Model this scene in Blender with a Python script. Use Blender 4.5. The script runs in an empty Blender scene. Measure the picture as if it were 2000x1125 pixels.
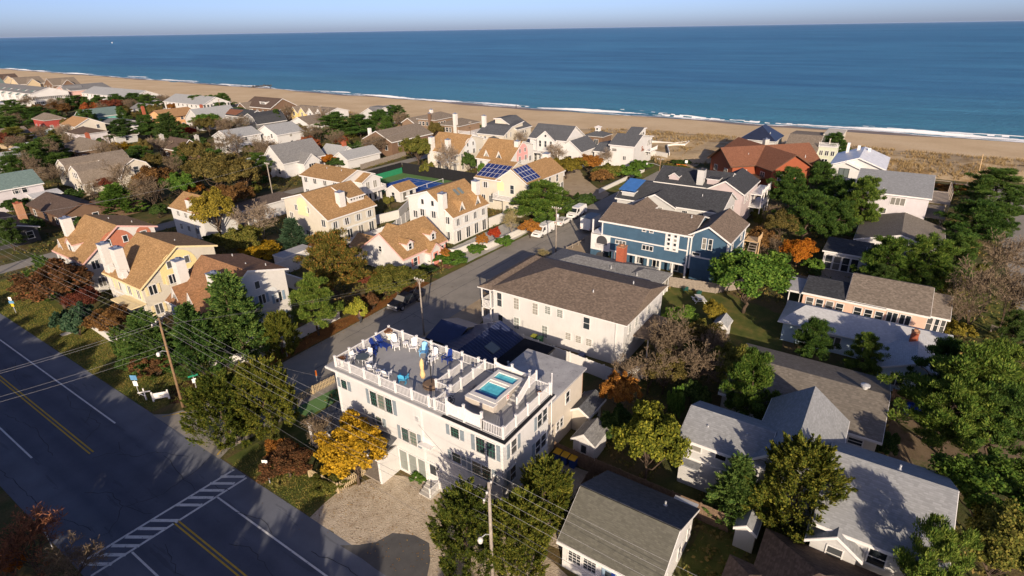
import bpy, math, random
import numpy as np
from mathutils import Matrix, Vector
R = math.radians
scene = bpy.context.scene
C = scene.collection
random.seed(7)
rng = np.random.default_rng(7)

# ------------------------------------------------------------------ camera
# world: +x runs along the side street towards the ocean (east), +y runs north along the highway
HAZE = 0.8e-5
CAM_H, PITCH, ROLL, YAW = 36.0, 24.484, 0.945, 34.3
cam_data = bpy.data.cameras.new('camera')
cam_data.sensor_width = 36.0
cam_data.lens = 20.0
cam_data.clip_start = 0.5
cam_data.clip_end = 90000.0
cam = bpy.data.objects.new('camera', cam_data)
C.objects.link(cam)
cam.matrix_world = (Matrix.Translation((0, 0, CAM_H)) @ Matrix.Rotation(R(YAW - 90), 4, 'Z')
                    @ Matrix.Rotation(R(90 - PITCH), 4, 'X') @ Matrix.Rotation(R(-ROLL), 4, 'Z'))
scene.camera = cam

# ------------------------------------------------------------------ sky and sun
SUN_EL = 18.5
SUN_AZ = 38.5 + 180.0          # direction towards the sun, degrees from +x (shadows fall towards 38.5)
world = bpy.data.worlds.new('World')
scene.world = world
world.use_nodes = True
wn = world.node_tree
wn.nodes.clear()
sky = wn.nodes.new('ShaderNodeTexSky')
sky.sky_type = 'NISHITA'
sky.sun_disc = False
sky.sun_elevation = R(SUN_EL)
sky.sun_rotation = R(90 - SUN_AZ)
sky.altitude = 30
sky.air_density = 0.42
sky.dust_density = 1.1
sky.ozone_density = 3.0
bg = wn.nodes.new('ShaderNodeBackground')
bg.inputs['Strength'].default_value = 0.122
wo = wn.nodes.new('ShaderNodeOutputWorld')
tint = wn.nodes.new('ShaderNodeMix')     # the whole sky a little more lavender
tint.data_type = 'RGBA'; tint.blend_type = 'MULTIPLY'
tint.inputs[0].default_value = 1.0
tint.inputs[7].default_value = (0.97, 0.83, 0.83, 1)
wn.links.new(sky.outputs[0], tint.inputs[6])
wn.links.new(tint.outputs[2], bg.inputs[0])
wn.links.new(bg.outputs[0], wo.inputs[0])
sun_data = bpy.data.lights.new('sun', 'SUN')
sun_data.energy = 4.4
sun_data.angle = R(0.5)
sun_data.color = (1.0, 0.825, 0.62)
sun = bpy.data.objects.new('sun', sun_data)
C.objects.link(sun)
sd = Vector((math.cos(R(SUN_EL)) * math.cos(R(SUN_AZ)), math.cos(R(SUN_EL)) * math.sin(R(SUN_AZ)), math.sin(R(SUN_EL))))
sun.rotation_euler = sd.to_track_quat('Z', 'Y').to_euler()
sun.location = (0, 0, 80)
scene.view_settings.view_transform = 'Standard'
scene.view_settings.look = 'None'
scene.view_settings.gamma = 1.0
scene.view_settings.use_curve_mapping = False
scene.view_settings.exposure = 0.68
scene.cycles.max_bounces = 5
scene.cycles.volume_bounces = 0
scene.cycles.diffuse_bounces = 3
scene.cycles.transparent_max_bounces = 8

# ------------------------------------------------------------------ materials
MATS = {}
def nt(name):
    m = bpy.data.materials.new(name)
    m.use_nodes = True
    n = m.node_tree
    n.nodes.clear()
    o = n.nodes.new('ShaderNodeOutputMaterial')
    b = n.nodes.new('ShaderNodeBsdfPrincipled')
    n.links.new(b.outputs[0], o.inputs[0])
    MATS[name] = m
    return m, n, b, o
def node(n, t, **kw):
    x = n.nodes.new(t)
    for k, v in kw.items():
        if k in x.inputs: x.inputs[k].default_value = v
        else: setattr(x, k, v)
    return x
def coords(n, kind='Object', scale=(1, 1, 1)):
    t = node(n, 'ShaderNodeTexCoord')
    mp = node(n, 'ShaderNodeMapping')
    mp.inputs['Scale'].default_value = scale
    n.links.new(t.outputs[kind], mp.inputs[0])
    return mp.outputs[0]
def ramp(n, fac, stops):
    r = node(n, 'ShaderNodeValToRGB')
    e = r.color_ramp.elements
    while len(e) < len(stops): e.new(0.5)
    for i, (p, c) in enumerate(stops):
        e[i].position = p
        e[i].color = (c[0], c[1], c[2], 1)
    n.links.new(fac, r.inputs[0])
    return r.outputs[0]
def mixc(n, fac, a, b, mode='MIX'):
    x = node(n, 'ShaderNodeMix', data_type='RGBA', blend_type=mode)
    for sock, v in ((x.inputs[0], fac), (x.inputs[6], a), (x.inputs[7], b)):
        if hasattr(v, 'is_output'): n.links.new(v, sock)
        elif isinstance(v, (int, float)): sock.default_value = v
        else: sock.default_value = (v[0], v[1], v[2], 1)
    return x.outputs[2]
def noise(n, vec, scale, detail=4, rough=.6):
    x = node(n, 'ShaderNodeTexNoise', Scale=scale, Detail=detail, Roughness=rough)
    n.links.new(vec, x.inputs['Vector'])
    return x.outputs[0]
def math_(n, op, a, b=None):
    x = node(n, 'ShaderNodeMath', operation=op)
    for s, v in ((x.inputs[0], a), (x.inputs[1], b)):
        if v is None: continue
        if hasattr(v, 'is_output'): n.links.new(v, s)
        else: s.default_value = v
    return x.outputs[0]
def bump(n, b, h, strength=.3, dist=.05):
    x = node(n, 'ShaderNodeBump', Strength=strength, Distance=dist)
    n.links.new(h, x.inputs['Height'])
    n.links.new(x.outputs[0], b.inputs['Normal'])
def sc(c, k): return tuple(min(1, v * k) for v in c[:3])
def plain(name, c, rough=.7, var=.12, scale=3.0, metal=0.0, spec=.3, coord='Object'):
    m, n, b, o = nt(name)
    v = coords(n, coord)
    f = noise(n, v, scale)
    col = ramp(n, f, [(.3, sc(c, 1 - var)), (.7, sc(c, 1 + var))])
    n.links.new(col, b.inputs['Base Color'])
    b.inputs['Roughness'].default_value = rough
    b.inputs['Metallic'].default_value = metal
    b.inputs['Specular IOR Level'].default_value = spec
    return m
def siding(name, c, pitch=.16, var=.07, vertical=False):
    m, n, b, o = nt(name)
    v = coords(n)
    s = node(n, 'ShaderNodeSeparateXYZ')
    n.links.new(v, s.inputs[0])
    if vertical: zz = math_(n, 'ADD', s.outputs[0], s.outputs[1])
    else: zz = s.outputs[2]
    fr = math_(n, 'FRACT', math_(n, 'DIVIDE', zz, pitch))
    f = noise(n, v, .7, 5, .65)
    g = noise(n, coords(n, scale=(2.5, 2.5, .35)), 1.5, 4)
    col = ramp(n, f, [(.3, sc(c, 1 - var)), (.7, sc(c, 1 + var * .5))])
    col = mixc(n, math_(n, 'MULTIPLY', math_(n, 'GREATER_THAN', g, .6), .18), col, sc(c, .78))
    line = math_(n, 'MULTIPLY', math_(n, 'GREATER_THAN', fr, .88), .22)
    col = mixc(n, line, col, sc(c, .55))
    n.links.new(col, b.inputs['Base Color'])
    b.inputs['Roughness'].default_value = .65
    b.inputs['Specular IOR Level'].default_value = .25
    bump(n, b, fr, .35, .03)
    return m
def shingle(name, c, var=.25, pitch=.16, streak=.25, warm=None):
    m, n, b, o = nt(name)
    v = coords(n)
    s = node(n, 'ShaderNodeSeparateXYZ')
    n.links.new(v, s.inputs[0])
    row = math_(n, 'FLOOR', math_(n, 'DIVIDE', s.outputs[2], pitch * .45))
    cx = math_(n, 'FLOOR', math_(n, 'DIVIDE', math_(n, 'ADD', s.outputs[0], math_(n, 'MULTIPLY', row, .37)), .24))
    cy = math_(n, 'FLOOR', math_(n, 'DIVIDE', math_(n, 'ADD', s.outputs[1], math_(n, 'MULTIPLY', row, .53)), .24))
    cb = node(n, 'ShaderNodeCombineXYZ')
    for i, q in enumerate((cx, cy, row)): n.links.new(q, cb.inputs[i])
    wnz = node(n, 'ShaderNodeTexWhiteNoise', noise_dimensions='3D')
    n.links.new(cb.outputs[0], wnz.inputs[0])
    col = ramp(n, wnz.outputs[0], [(0, sc(c, 1 - var)), (.6, c), (1, sc(warm or c, 1 + var))])
    big = noise(n, v, .35, 4)
    col = mixc(n, math_(n, 'MULTIPLY', big, streak), col, sc(c, .6))
    st = noise(n, coords(n, scale=(1.4, 1.4, .25)), 1.2, 5)
    col = mixc(n, math_(n, 'MULTIPLY', math_(n, 'GREATER_THAN', st, .58), streak * .6), col, sc(c, .7))
    fr = math_(n, 'FRACT', math_(n, 'DIVIDE', s.outputs[2], pitch * .45))
    col = mixc(n, math_(n, 'MULTIPLY', math_(n, 'LESS_THAN', fr, .2), .25), col, sc(c, .45))
    n.links.new(col, b.inputs['Base Color'])
    b.inputs['Roughness'].default_value = .9
    b.inputs['Specular IOR Level'].default_value = .15
    bump(n, b, wnz.outputs[0], .25, .02)
    return m
def metal_roof(name, c):
    m, n, b, o = nt(name)
    f = noise(n, coords(n), 1.2)
    n.links.new(ramp(n, f, [(.3, sc(c, .85)), (.7, sc(c, 1.15))]), b.inputs['Base Color'])
    b.inputs['Roughness'].default_value = .38
    b.inputs['Specular IOR Level'].default_value = .5
    return m
def glass(name, c=(.02, .026, .032), rough=.08):
    m, n, b, o = nt(name)
    oi = node(n, 'ShaderNodeObjectInfo')
    col = ramp(n, oi.outputs['Random'], [(0, sc(c, .6)), (.62, sc(c, 1.6)), (.84, (.10, .10, .095)), (1, (.24, .23, .20))])
    n.links.new(col, b.inputs['Base Color'])
    b.inputs['Roughness'].default_value = rough
    b.inputs['Specular IOR Level'].default_value = .6
    return m
def ground_mat(name, stops, scale, detail=6, bumpk=.4, second=None, rough=.95, fine=12.0, finek=.35, bdist=.05):
    m, n, b, o = nt(name)
    v = coords(n)
    f = noise(n, v, scale, detail, .62)
    col = ramp(n, f, stops)
    g = noise(n, v, fine, 3, .7)
    col = mixc(n, finek, col, ramp(n, g, [(.3, (.35, .35, .35)), (.7, (1, 1, 1))]), 'MULTIPLY')
    if second:
        h = noise(n, v, second[0], 5)
        msk = ramp(n, h, [(second[1], (0, 0, 0)), (second[1] + .08, (1, 1, 1))])
        col = mixc(n, msk, col, second[2])
    n.links.new(col, b.inputs['Base Color'])
    b.inputs['Roughness'].default_value = rough
    b.inputs['Specular IOR Level'].default_value = .12
    bump(n, b, g, bumpk, bdist)
    return m
def leaf(name, c1, c2, c3=None, trans=.25, nscale=.9):
    m, n, b, o = nt(name)
    n.nodes.remove(b)
    geo = node(n, 'ShaderNodeNewGeometry')
    oi = node(n, 'ShaderNodeObjectInfo')
    f = noise(n, coords(n), nscale, 3)
    r = math_(n, 'ADD', math_(n, 'MULTIPLY', geo.outputs['Random Per Island'], .55), math_(n, 'MULTIPLY', f, .6))
    r = math_(n, 'ADD', r, math_(n, 'MULTIPLY', math_(n, 'SUBTRACT', oi.outputs['Random'], .5), .22))
    k = 1.2 if max(c2) > .2 else 1.8
    st = [(.25, sc(c1, k)), (.6, sc(c2, k))] + ([(.82, sc(c3, k))] if c3 else [])
    col = ramp(n, r, st)
    d = node(n, 'ShaderNodeBsdfDiffuse')
    t = node(n, 'ShaderNodeBsdfTranslucent')
    mx = node(n, 'ShaderNodeMixShader')
    mx.inputs[0].default_value = trans
    n.links.new(col, d.inputs[0]); n.links.new(col, t.inputs[0])
    n.links.new(d.outputs[0], mx.inputs[1]); n.links.new(t.outputs[0], mx.inputs[2])
    n.links.new(mx.outputs[0], o.inputs[0])
    return m

WHITE = (.72, .70, .67)
siding('wall_white', (.565, .56, .55)); siding('wall_cream', (.55, .51, .43)); plain('stucco_white', (.56, .545, .515), .8, .05)
siding('wall_grey', (.46, .46, .45)); siding('wall_lilac', (.45, .38, .38)); siding('wall_blue', (.052, .105, .165), var=.2)
siding('wall_red', (.27, .075, .035), vertical=True, pitch=.3); siding('wall_beige', (.55, .50, .43)); siding('wall_lavender', (.50, .475, .49))
siding('wall_teal', (.16, .42, .38)); siding('wall_barn_red', (.33, .06, .05)); siding('wall_orange', (.58, .33, .16)); siding('wall_brown', (.16, .10, .065))
siding('wall_dark', (.055, .055, .06)); siding('wall_peach', (.60, .40, .31)); siding('wall_yellow', (.66, .50, .22)); siding('wall_pink', (.56, .36, .31))
siding('wall_pale_blue', (.45, .58, .66)); siding('wall_tan', (.50, .40, .26)); siding('wall_shingle_brown', (.22, .15, .10)); siding('wall_sage', (.50, .53, .42))
siding('wall_gunmetal', (.17, .17, .17))
plain('arch_terracotta', (.40, .15, .09), .8, .08); plain('arch_yellow', (.66, .55, .27), .8, .06); plain('arch_grey', (.46, .47, .48), .8, .06); plain('arch_rose', (.62, .32, .30), .8, .06)
plain('arch_pale', (.58, .60, .60), .8, .05); plain('arch_cream', (.68, .58, .34), .8, .05)
plain('trim_white', (.62, .61, .595), .5, .04); plain('trim_pink', (.60, .37, .33), .6, .06); plain('trim_yellow', (.70, .58, .34), .6, .05); plain('trim_brown', (.10, .055, .035), .7)
plain('trim_green', (.035, .12, .085), .5); plain('trim_black', (.02, .022, .024), .5); plain('vinyl', (.64, .63, .62), .4, .03)
plain('shutter_grey', (.19, .23, .26), .6); plain('shutter_pink', (.62, .26, .21), .6); plain('shutter_yellow', (.66, .56, .33), .6); plain('shutter_blue', (.22, .30, .38), .6); plain('shutter_pale', (.50, .51, .50), .6)
shingle('roof_tan', (.32, .195, .09), .22, warm=(.36, .225, .11)); shingle('roof_rust', (.27, .145, .075), .28); shingle('roof_brown', (.175, .135, .105), .3)
shingle('roof_taupe', (.21, .175, .14), .3); shingle('roof_grey', (.20, .20, .20), .25); shingle('roof_light_grey', (.26, .27, .28), .15); shingle('roof_silver', (.33, .34, .345), .15)
shingle('roof_charcoal', (.055, .058, .065), .3); shingle('roof_slate', (.10, .105, .115), .25); shingle('roof_red_brown', (.20, .09, .055), .22); shingle('roof_dark_brown', (.105, .075, .06), .3)
shingle('roof_teal', (.14, .20, .19), .2); shingle('roof_olive_grey', (.115, .112, .092), .17); shingle('roof_orange', (.38, .225, .11), .22); shingle('roof_white', (.46, .47, .485), .1, streak=.12); shingle('roof_weathered', (.185, .165, .14), .2)
metal_roof('metal_navy', (.022, .032, .085)); metal_roof('metal_seam', (.06, .075, .14)); metal_roof('metal_white', (.62, .63, .65)); metal_roof('metal_blue', (.05, .16, .42)); metal_roof('metal_midnight', (.018, .024, .05))
ground_mat('roof_membrane', [(.3, (.34, .34, .345)), (.7, (.50, .50, .50))], .6, second=(2.0, .58, (.28, .28, .285))); ground_mat('roof_black', [(.3, (.012, .013, .018)), (.7, (.024, .026, .032))], .8)
glass('glass'); glass('glass_pale', (.10, .12, .12), .12); plain('curtain', (.26, .25, .22), .8); plain('blind', (.20, .22, .205), .7)
plain('brick_red', (.30, .085, .045), .85, .25, 8); plain('brick_tan', (.36, .19, .11), .85, .25, 8); plain('concrete', (.40, .385, .355), .9, .12, 2); plain('stone_cap', (.14, .17, .25), .7)
plain('wood_fence', (.17, .115, .075), .9, .3, 4); plain('wood_grey', (.24, .205, .17), .9, .25, 4); plain('wood_pole', (.21, .135, .075), .9, .25, 3); plain('wood_pole_grey', (.27, .235, .20), .9, .25, 3); plain('wood_new', (.50, .35, .19), .8, .15, 4)
plain('picket', (.42, .33, .20), .85, .15, 4); plain('steel', (.42, .42, .43), .4, .1, metal=.8); plain('galvanised', (.50, .51, .52), .45, .1, metal=.3); plain('black_metal', (.015, .015, .017), .45); plain('wire', (.10, .10, .105), .6); plain('wire_bright', (.30, .30, .31), .5)
plain('porcelain', (.55, .54, .52), .3)
# ------------------------------------------------------------------ mesh helpers
class MB:
    def __init__(s): s.v, s.f, s.m = [], [], []
    def add(s, vs, fs, m=0):
        k = len(s.v)
        s.v += [tuple(p) for p in vs]
        for f in fs:
            s.f.append(tuple(i + k for i in f)); s.m.append(m)
        return s
    def box(s, x0, x1, y0, y1, z0, z1, m=0):
        return s.add([(x0, y0, z0), (x1, y0, z0), (x1, y1, z0), (x0, y1, z0), (x0, y0, z1), (x1, y0, z1), (x1, y1, z1), (x0, y1, z1)],
                     [(3, 2, 1, 0), (4, 5, 6, 7), (0, 1, 5, 4), (1, 2, 6, 5), (2, 3, 7, 6), (3, 0, 4, 7)], m)
    def cbox(s, c, d, m=0, M=None):
        x, y, z = (q / 2 for q in d)
        P = [(-x, -y, -z), (x, -y, -z), (x, y, -z), (-x, y, -z), (-x, -y, z), (x, -y, z), (x, y, z), (-x, y, z)]
        if M is not None: P = [M @ Vector(p) for p in P]
        P = [(p[0] + c[0], p[1] + c[1], p[2] + c[2]) for p in P]
        return s.add(P, [(3, 2, 1, 0), (4, 5, 6, 7), (0, 1, 5, 4), (1, 2, 6, 5), (2, 3, 7, 6), (3, 0, 4, 7)], m)
    def beam(s, p, q, w, h=None, m=0):
        p, q = Vector(p), Vector(q)
        d = q - p
        M = d.to_track_quat('X', 'Z').to_matrix()
        return s.cbox((p + q) / 2, (d.length, w, h or w), m, M)
    def tube(s, pts, r, n=6, m=0, cap=True):
        pts = [Vector(p) for p in pts]
        rs = r if isinstance(r, (list, tuple)) else [r] * len(pts)
        k = len(s.v)
        for i, p in enumerate(pts):
            d = (pts[min(i + 1, len(pts) - 1)] - pts[max(i - 1, 0)]).normalized()
            a = d.orthogonal().normalized() if abs(d.z) > .9 else d.cross(Vector((0, 0, 1))).normalized()
            if abs(d.z) > .9: a = (Vector((1, 0, 0)) - d * d.x).normalized()
            b = d.cross(a)
            for j in range(n):
                t = 2 * math.pi * j / n
                q = p + (a * math.cos(t) + b * math.sin(t)) * rs[i]
                s.v.append(tuple(q))
        for i in range(len(pts) - 1):
            for j in range(n):
                s.f.append((k + i * n + j, k + i * n + (j + 1) % n, k + (i + 1) * n + (j + 1) % n, k + (i + 1) * n + j)); s.m.append(m)
        if cap:
            s.f.append(tuple(k + j for j in range(n))[::-1]); s.m.append(m)
            e = k + (len(pts) - 1) * n
            s.f.append(tuple(e + j for j in range(n))); s.m.append(m)
        return s
    def prism(s, pts, d, m=0):
        """closed polygon pts (3d) swept by vector d"""
        n = len(pts)
        P = [tuple(p) for p in pts] + [(p[0] + d[0], p[1] + d[1], p[2] + d[2]) for p in pts]
        return s.add(P, [tuple(range(n))[::-1], tuple(range(n, 2 * n))] + [(i, (i + 1) % n, n + (i + 1) % n, n + i) for i in range(n)], m)
    def lathe(s, prof, n=12, c=(0, 0, 0), m=0):
        k = len(s.v)
        for r, z in prof:
            for j in range(n):
                t = 2 * math.pi * j / n
                s.v.append((c[0] + r * math.cos(t), c[1] + r * math.sin(t), c[2] + z))
        for i in range(len(prof) - 1):
            for j in range(n):
                s.f.append((k + i * n + j, k + i * n + (j + 1) % n, k + (i + 1) * n + (j + 1) % n, k + (i + 1) * n + j)); s.m.append(m)
        return s
    def mesh(s, name, mats, smooth=False):
        me = bpy.data.meshes.new(name)
        me.from_pydata(s.v, [], s.f)
        for q in ([mats] if isinstance(mats, str) else mats): me.materials.append(MATS[q])
        if any(s.m): me.polygons.foreach_set('material_index', s.m)
        if smooth: me.polygons.foreach_set('use_smooth', [True] * len(s.f))
        me.update()
        return me
    def obj(s, name, mats, parent=None, loc=None, rz=0, smooth=False):
        return link(name, s.mesh(name, mats, smooth), parent, loc, rz)
def link(name, data, parent=None, loc=None, rz=0):
    o = bpy.data.objects.new(name, data)
    C.objects.link(o)
    if parent: o.parent = parent
    if loc: o.location = loc
    if rz: o.rotation_euler = (0, 0, rz)
    return o
def empty(name, loc=(0, 0, 0), rz=0):
    o = link(name, None, None, loc, rz)
    o.empty_display_size = .2
    return o
def tag(o, label, cat, group=None, kind=None):
    o['label'] = label; o['category'] = cat
    if group: o['group'] = group
    if kind: o['kind'] = kind
    return o
def struct(o):
    o['kind'] = 'structure'
    return o
def copy_tree(o, parent=None):
    c = o.copy(); C.objects.link(c); c.parent = parent
    for ch in list(o.children): copy_tree(ch, c)
    return c
def sheet(name, pts, z, mats, parent=None):
    """flat polygon sheet"""
    return MB().add([(x, y, z) for x, y in pts], [tuple(range(len(pts)))]).obj(name, mats, parent)
def ribbon(mb, pts, w, z, m=0):
    """flat strip along a polyline; w may be a list"""
    ws = w if isinstance(w, (list, tuple)) else [w] * len(pts)
    k = len(mb.v)
    for i, p in enumerate(pts):
        a, b = pts[max(i - 1, 0)], pts[min(i + 1, len(pts) - 1)]
        d = Vector((b[0] - a[0], b[1] - a[1])).normalized()
        nx, ny = -d.y * ws[i] / 2, d.x * ws[i] / 2
        mb.v += [(p[0] + nx, p[1] + ny, z), (p[0] - nx, p[1] - ny, z)]
    for i in range(len(pts) - 1):
        mb.f.append((k + 2 * i, k + 2 * i + 1, k + 2 * i + 3, k + 2 * i + 2)); mb.m.append(m)

# ------------------------------------------------------------------ windows, doors, houses
FACE = {'W': R(-90), 'S': 0.0, 'E': R(90), 'N': R(180)}   # local -y is outward
WCACHE = {}
def window_mesh(w, h, style, frame):
    key = (round(w, 2), round(h, 2), style, frame)
    if key in WCACHE: return WCACHE[key]
    a = MB()
    mu = 1 if frame == 'trim_green' else 0
    t = .09
    a.box(-w / 2 - t, w / 2 + t, -.06, 0, h / 2, h / 2 + t).box(-w / 2 - t - .03, w / 2 + t + .03, -.10, 0, -h / 2 - t, -h / 2)
    a.box(-w / 2 - t, -w / 2, -.06, 0, -h / 2, h / 2).box(w / 2, w / 2 + t, -.06, 0, -h / 2, h / 2)
    b = .022
    if style in ('sash', 'grid'): a.box(-w / 2, w / 2, -.045, 0, -.025, .025, mu)
    if style == 'grid':
        nx = max(2, round(w / .3))
        for i in range(1, nx): a.box(-w / 2 + w * i / nx - b / 2, -w / 2 + w * i / nx + b / 2, -.04, 0, -h / 2, h / 2, mu)
        for zz in (-h / 4, h / 4): a.box(-w / 2, w / 2, -.042, 0, zz - b / 2, zz + b / 2, mu)
    if style == 'pair': a.box(-.05, .05, -.05, 0, -h / 2, h / 2)
    if style == 'triple':
        for q in (-1, 1): a.box(q * w / 6 - .045, q * w / 6 + .045, -.05, 0, -h / 2, h / 2)
    p = MB().box(-w / 2, w / 2, -.02, 0, -h / 2, h / 2)
    WCACHE[key] = (a.mesh('window', ['trim_white', 'trim_green'] if mu else frame), p.mesh('pane', 'glass'))
    return WCACHE[key]
SCACHE = {}
HOUSES = []
class House:
    def __init__(s, name, label, ox, oy, rot=0, loc=None, cat='house', group=None):
        s.o = (ox, oy)
        lx, ly = loc or (ox, oy)
        s.root = tag(empty(name, (lx, ly, 0), rot), label, cat, group)
        HOUSES.append((name.replace('_', ' '), lx, ly))
    def put(s, mb, name, mats, parent=None, smooth=False):
        ox, oy = s.o
        mb.v = [(x - ox, y - oy, z) for x, y, z in mb.v]
        return mb.obj(name, mats, parent or s.root, smooth=smooth)
    def box(s, name, mats, x0, x1, y0, y1, z0, z1, parent=None):
        return s.put(MB().box(x0, x1, y0, y1, z0, z1), name, mats, parent)
    def body(s, ax, a0, a1, prof, wall, roof, trim='trim_white', z0=0, oa=.3, oe=.4, th=.15, fascia=.22, walls=True, lift=0.0):
        """walls + pitched roof extruded along ax; prof = [(t, z), ...] eave to eave"""
        def P(a, t, z): return (a, t, z) if ax == 'x' else (t, a, z)
        if walls:
            pts = [(prof[0][0], z0)] + list(prof) + [(prof[-1][0], z0)]
            w = MB()
            n = len(pts)
            vs = [P(a0, *p) for p in pts] + [P(a1, *p) for p in pts]
            fs = [tuple(range(n)), tuple(range(n, 2 * n))[::-1]] + [(i, n + i, n + i + 1, i + 1) for i in (0, n - 2)]
            w.add(vs, fs)
            s.put(w, 'wall', wall)
        t0, z_0 = prof[0]; t1, z_1 = prof[1]
        L = math.hypot(t1 - t0, z_1 - z_0)
        q = [(t0 - (t1 - t0) / L * oe, z_0 - (z_1 - z_0) / L * oe)] + list(prof[1:-1])
        t0, z_0 = prof[-1]; t1, z_1 = prof[-2]
        L = math.hypot(t1 - t0, z_1 - z_0)
        q.append((t0 - (t1 - t0) / L * oe, z_0 - (z_1 - z_0) / L * oe))
        b0, b1 = a0 - oa, a1 + oa
        r = MB()
        n = len(q)
        lo = .012 + lift
        vs = ([P(b0, t, z + lo) for t, z in q] + [P(b1, t, z + lo) for t, z in q] + [P(b0, t, z + lo + th) for t, z in q] + [P(b1, t, z + lo + th) for t, z in q])
        r.add(vs, [])
        for i in range(n - 1):
            r.f.append((2 * n + i, 2 * n + i + 1, 3 * n + i + 1, 3 * n + i)); r.m.append(0)
            r.f.append((i, n + i, n + i + 1, i + 1)); r.m.append(1)
            r.f.append((i, i + 1, 2 * n + i + 1, 2 * n + i)); r.m.append(1)
            r.f.append((n + i, 3 * n + i, 3 * n + i + 1, n + i + 1)); r.m.append(1)
        for i in (0, n - 1):
            r.f.append((i, 2 * n + i, 3 * n + i, n + i)); r.m.append(1)
        ro = s.put(r, 'roof', [roof, trim])
        if fascia:   # barge boards and gutters: boards slightly proud of the slab edge
            f = MB()
            dn = fascia
            for a, sg in ((b0, -1), (b1, 1)):
                for i in range(n - 1):
                    (ta, za), (tb, zb) = q[i], q[i + 1]
                    pts = [P(a, ta, za + lo + th * .8), P(a, tb, zb + lo + th * .8), P(a, tb, zb + lo + th * .8 - dn), P(a, ta, za + lo + th * .8 - dn)]
                    f.prism(pts, P(sg * .04, 0, 0))
            for (t, z), sg in ((q[0], -1 if q[0][0] < q[-1][0] else 1), (q[-1], 1 if q[0][0] < q[-1][0] else -1)):
                pts = [P(b0 - .04, t, z + lo + th * .8), P(b1 + .04, t, z + lo + th * .8), P(b1 + .04, t, z + lo + th * .8 - dn), P(b0 - .04, t, z + lo + th * .8 - dn)]
                f.prism(pts, P(0, sg * .05, 0))
            s.put(f, 'fascia', trim, None)
        return ro
    def gable(s, ax, a0, a1, t0, t1, ze, zr, wall, roof, trim='trim_white', ze2=None, rp=.5, **k):
        return s.body(ax, a0, a1, [(t0, ze), (t0 + (t1 - t0) * rp, zr), (t1, ze if ze2 is None else ze2)], wall, roof, trim, **k)
    def hip(s, x0, x1, y0, y1, ze, zr, wall, roof, trim='trim_white', oe=.45, th=.14, ins=None, z0=0, gable=None):
        """hip roof, ridge along the longer side; gable = '+' or '-' leaves that ridge end as a gable"""
        if wall:
            w = MB().box(x0, x1, y0, y1, z0, ze)
            del w.f[:2]; del w.m[:2]
            s.put(w, 'wall', wall)
        X0, X1, Y0, Y1 = x0 - oe, x1 + oe, y0 - oe, y1 + oe
        lx = (X1 - X0) >= (Y1 - Y0)
        hw = (Y1 - Y0) / 2 if lx else (X1 - X0) / 2
        ins = hw if ins is None else ins
        if lx:
            ra = ((X0 + (0 if gable == '-' else ins)), (Y0 + Y1) / 2, zr); rb = ((X1 - (0 if gable == '+' else ins)), (Y0 + Y1) / 2, zr)
        else:
            ra = ((X0 + X1) / 2, Y0 + (0 if gable == '-' else ins), zr); rb = ((X0 + X1) / 2, Y1 - (0 if gable == '+' else ins), zr)
        r = MB()
        e = [(X0, Y0), (X1, Y0), (X1, Y1), (X0, Y1)]
        vs = [(x, y, ze) for x, y in e] + [(x, y, ze + th) for x, y in e] + [ra, rb]
        top = [(4, 5, 9, 8), (5, 6, 9), (6, 7, 8, 9), (7, 4, 8)] if lx else [(4, 5, 8), (5, 6, 9, 8), (6, 7, 9), (7, 4, 8, 9)]
        r.add(vs, top, 0)
        for i in range(4):
            r.f.append((i, (i + 1) % 4, 4 + (i + 1) % 4, 4 + i)); r.m.append(1)
        r.f.append((3, 2, 1, 0)); r.m.append(1)
        return s.put(r, 'roof', [roof, trim])
    def flat(s, x0, x1, y0, y1, z, wall, roof, trim='trim_white', oe=.3, th=.25, z0=0, slope=0):
        if wall: s.box('wall', wall, x0, x1, y0, y1, z0, z)
        r = MB().box(x0 - oe, x1 + oe, y0 - oe, y1 + oe, z + .005, z + th, 1)
        r.m[1] = 0
        r.m[0] = 1
        if slope:
            r.v = [(x, y, zz + slope * (x - x0)) for x, y, zz in r.v]
        return s.put(r, 'roof', [roof, trim])
    def win(s, face, plane, us, z, w=.9, h=1.3, style='sash', frame='trim_white', shut=None, pane=None):
        """us: positions along the wall (y for W/E faces, x for S/N)"""
        fm, pm = window_mesh(w, h, style, frame)
        for u in (us if isinstance(us, (list, tuple)) else [us]):
            if face in 'WE': p = (plane - s.o[0], u - s.o[1], z)
            else: p = (u - s.o[0], plane - s.o[1], z)
            o = link('window', fm, s.root, p, FACE[face])
            g = link('pane', pm, o)
            if pane:
                g.material_slots[0].link = 'OBJECT'; g.material_slots[0].material = MATS[pane]
            if shut:
                key = (round(w, 2), round(h, 2), shut)
                if key not in SCACHE: SCACHE[key] = MB().box(-.19, .19, -.05, 0, -h / 2, h / 2).box(-.14, .14, -.065, -.05, .05 - h / 2, -.04).box(-.14, .14, -.065, -.05, .04, h / 2 - .05).mesh('shutter', shut)
                for q in (-1, 1): link('shutter', SCACHE[key], o, (q * (w / 2 + .30), 0, 0))
    def door(s, face, plane, u, z0=0, w=1.0, h=2.1, col='trim_white', glazed=True):
        p = (plane - s.o[0], u - s.o[1], z0) if face in 'WE' else (u - s.o[0], plane - s.o[1], z0)
        d = MB().box(-w / 2 - .1, -w / 2, -.07, 0, 0, h + .1).box(w / 2, w / 2 + .1, -.07, 0, 0, h + .1).box(-w / 2, w / 2, -.07, 0, h, h + .1).box(-w / 2, w / 2, -.035, 0, .0, h)
        o = d.obj('door', col, s.root, p, FACE[face])
        if glazed: MB().box(-w / 2 + .14, w / 2 - .14, -.045, -.02, h * .42, h - .16).obj('pane', 'glass', o)
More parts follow.
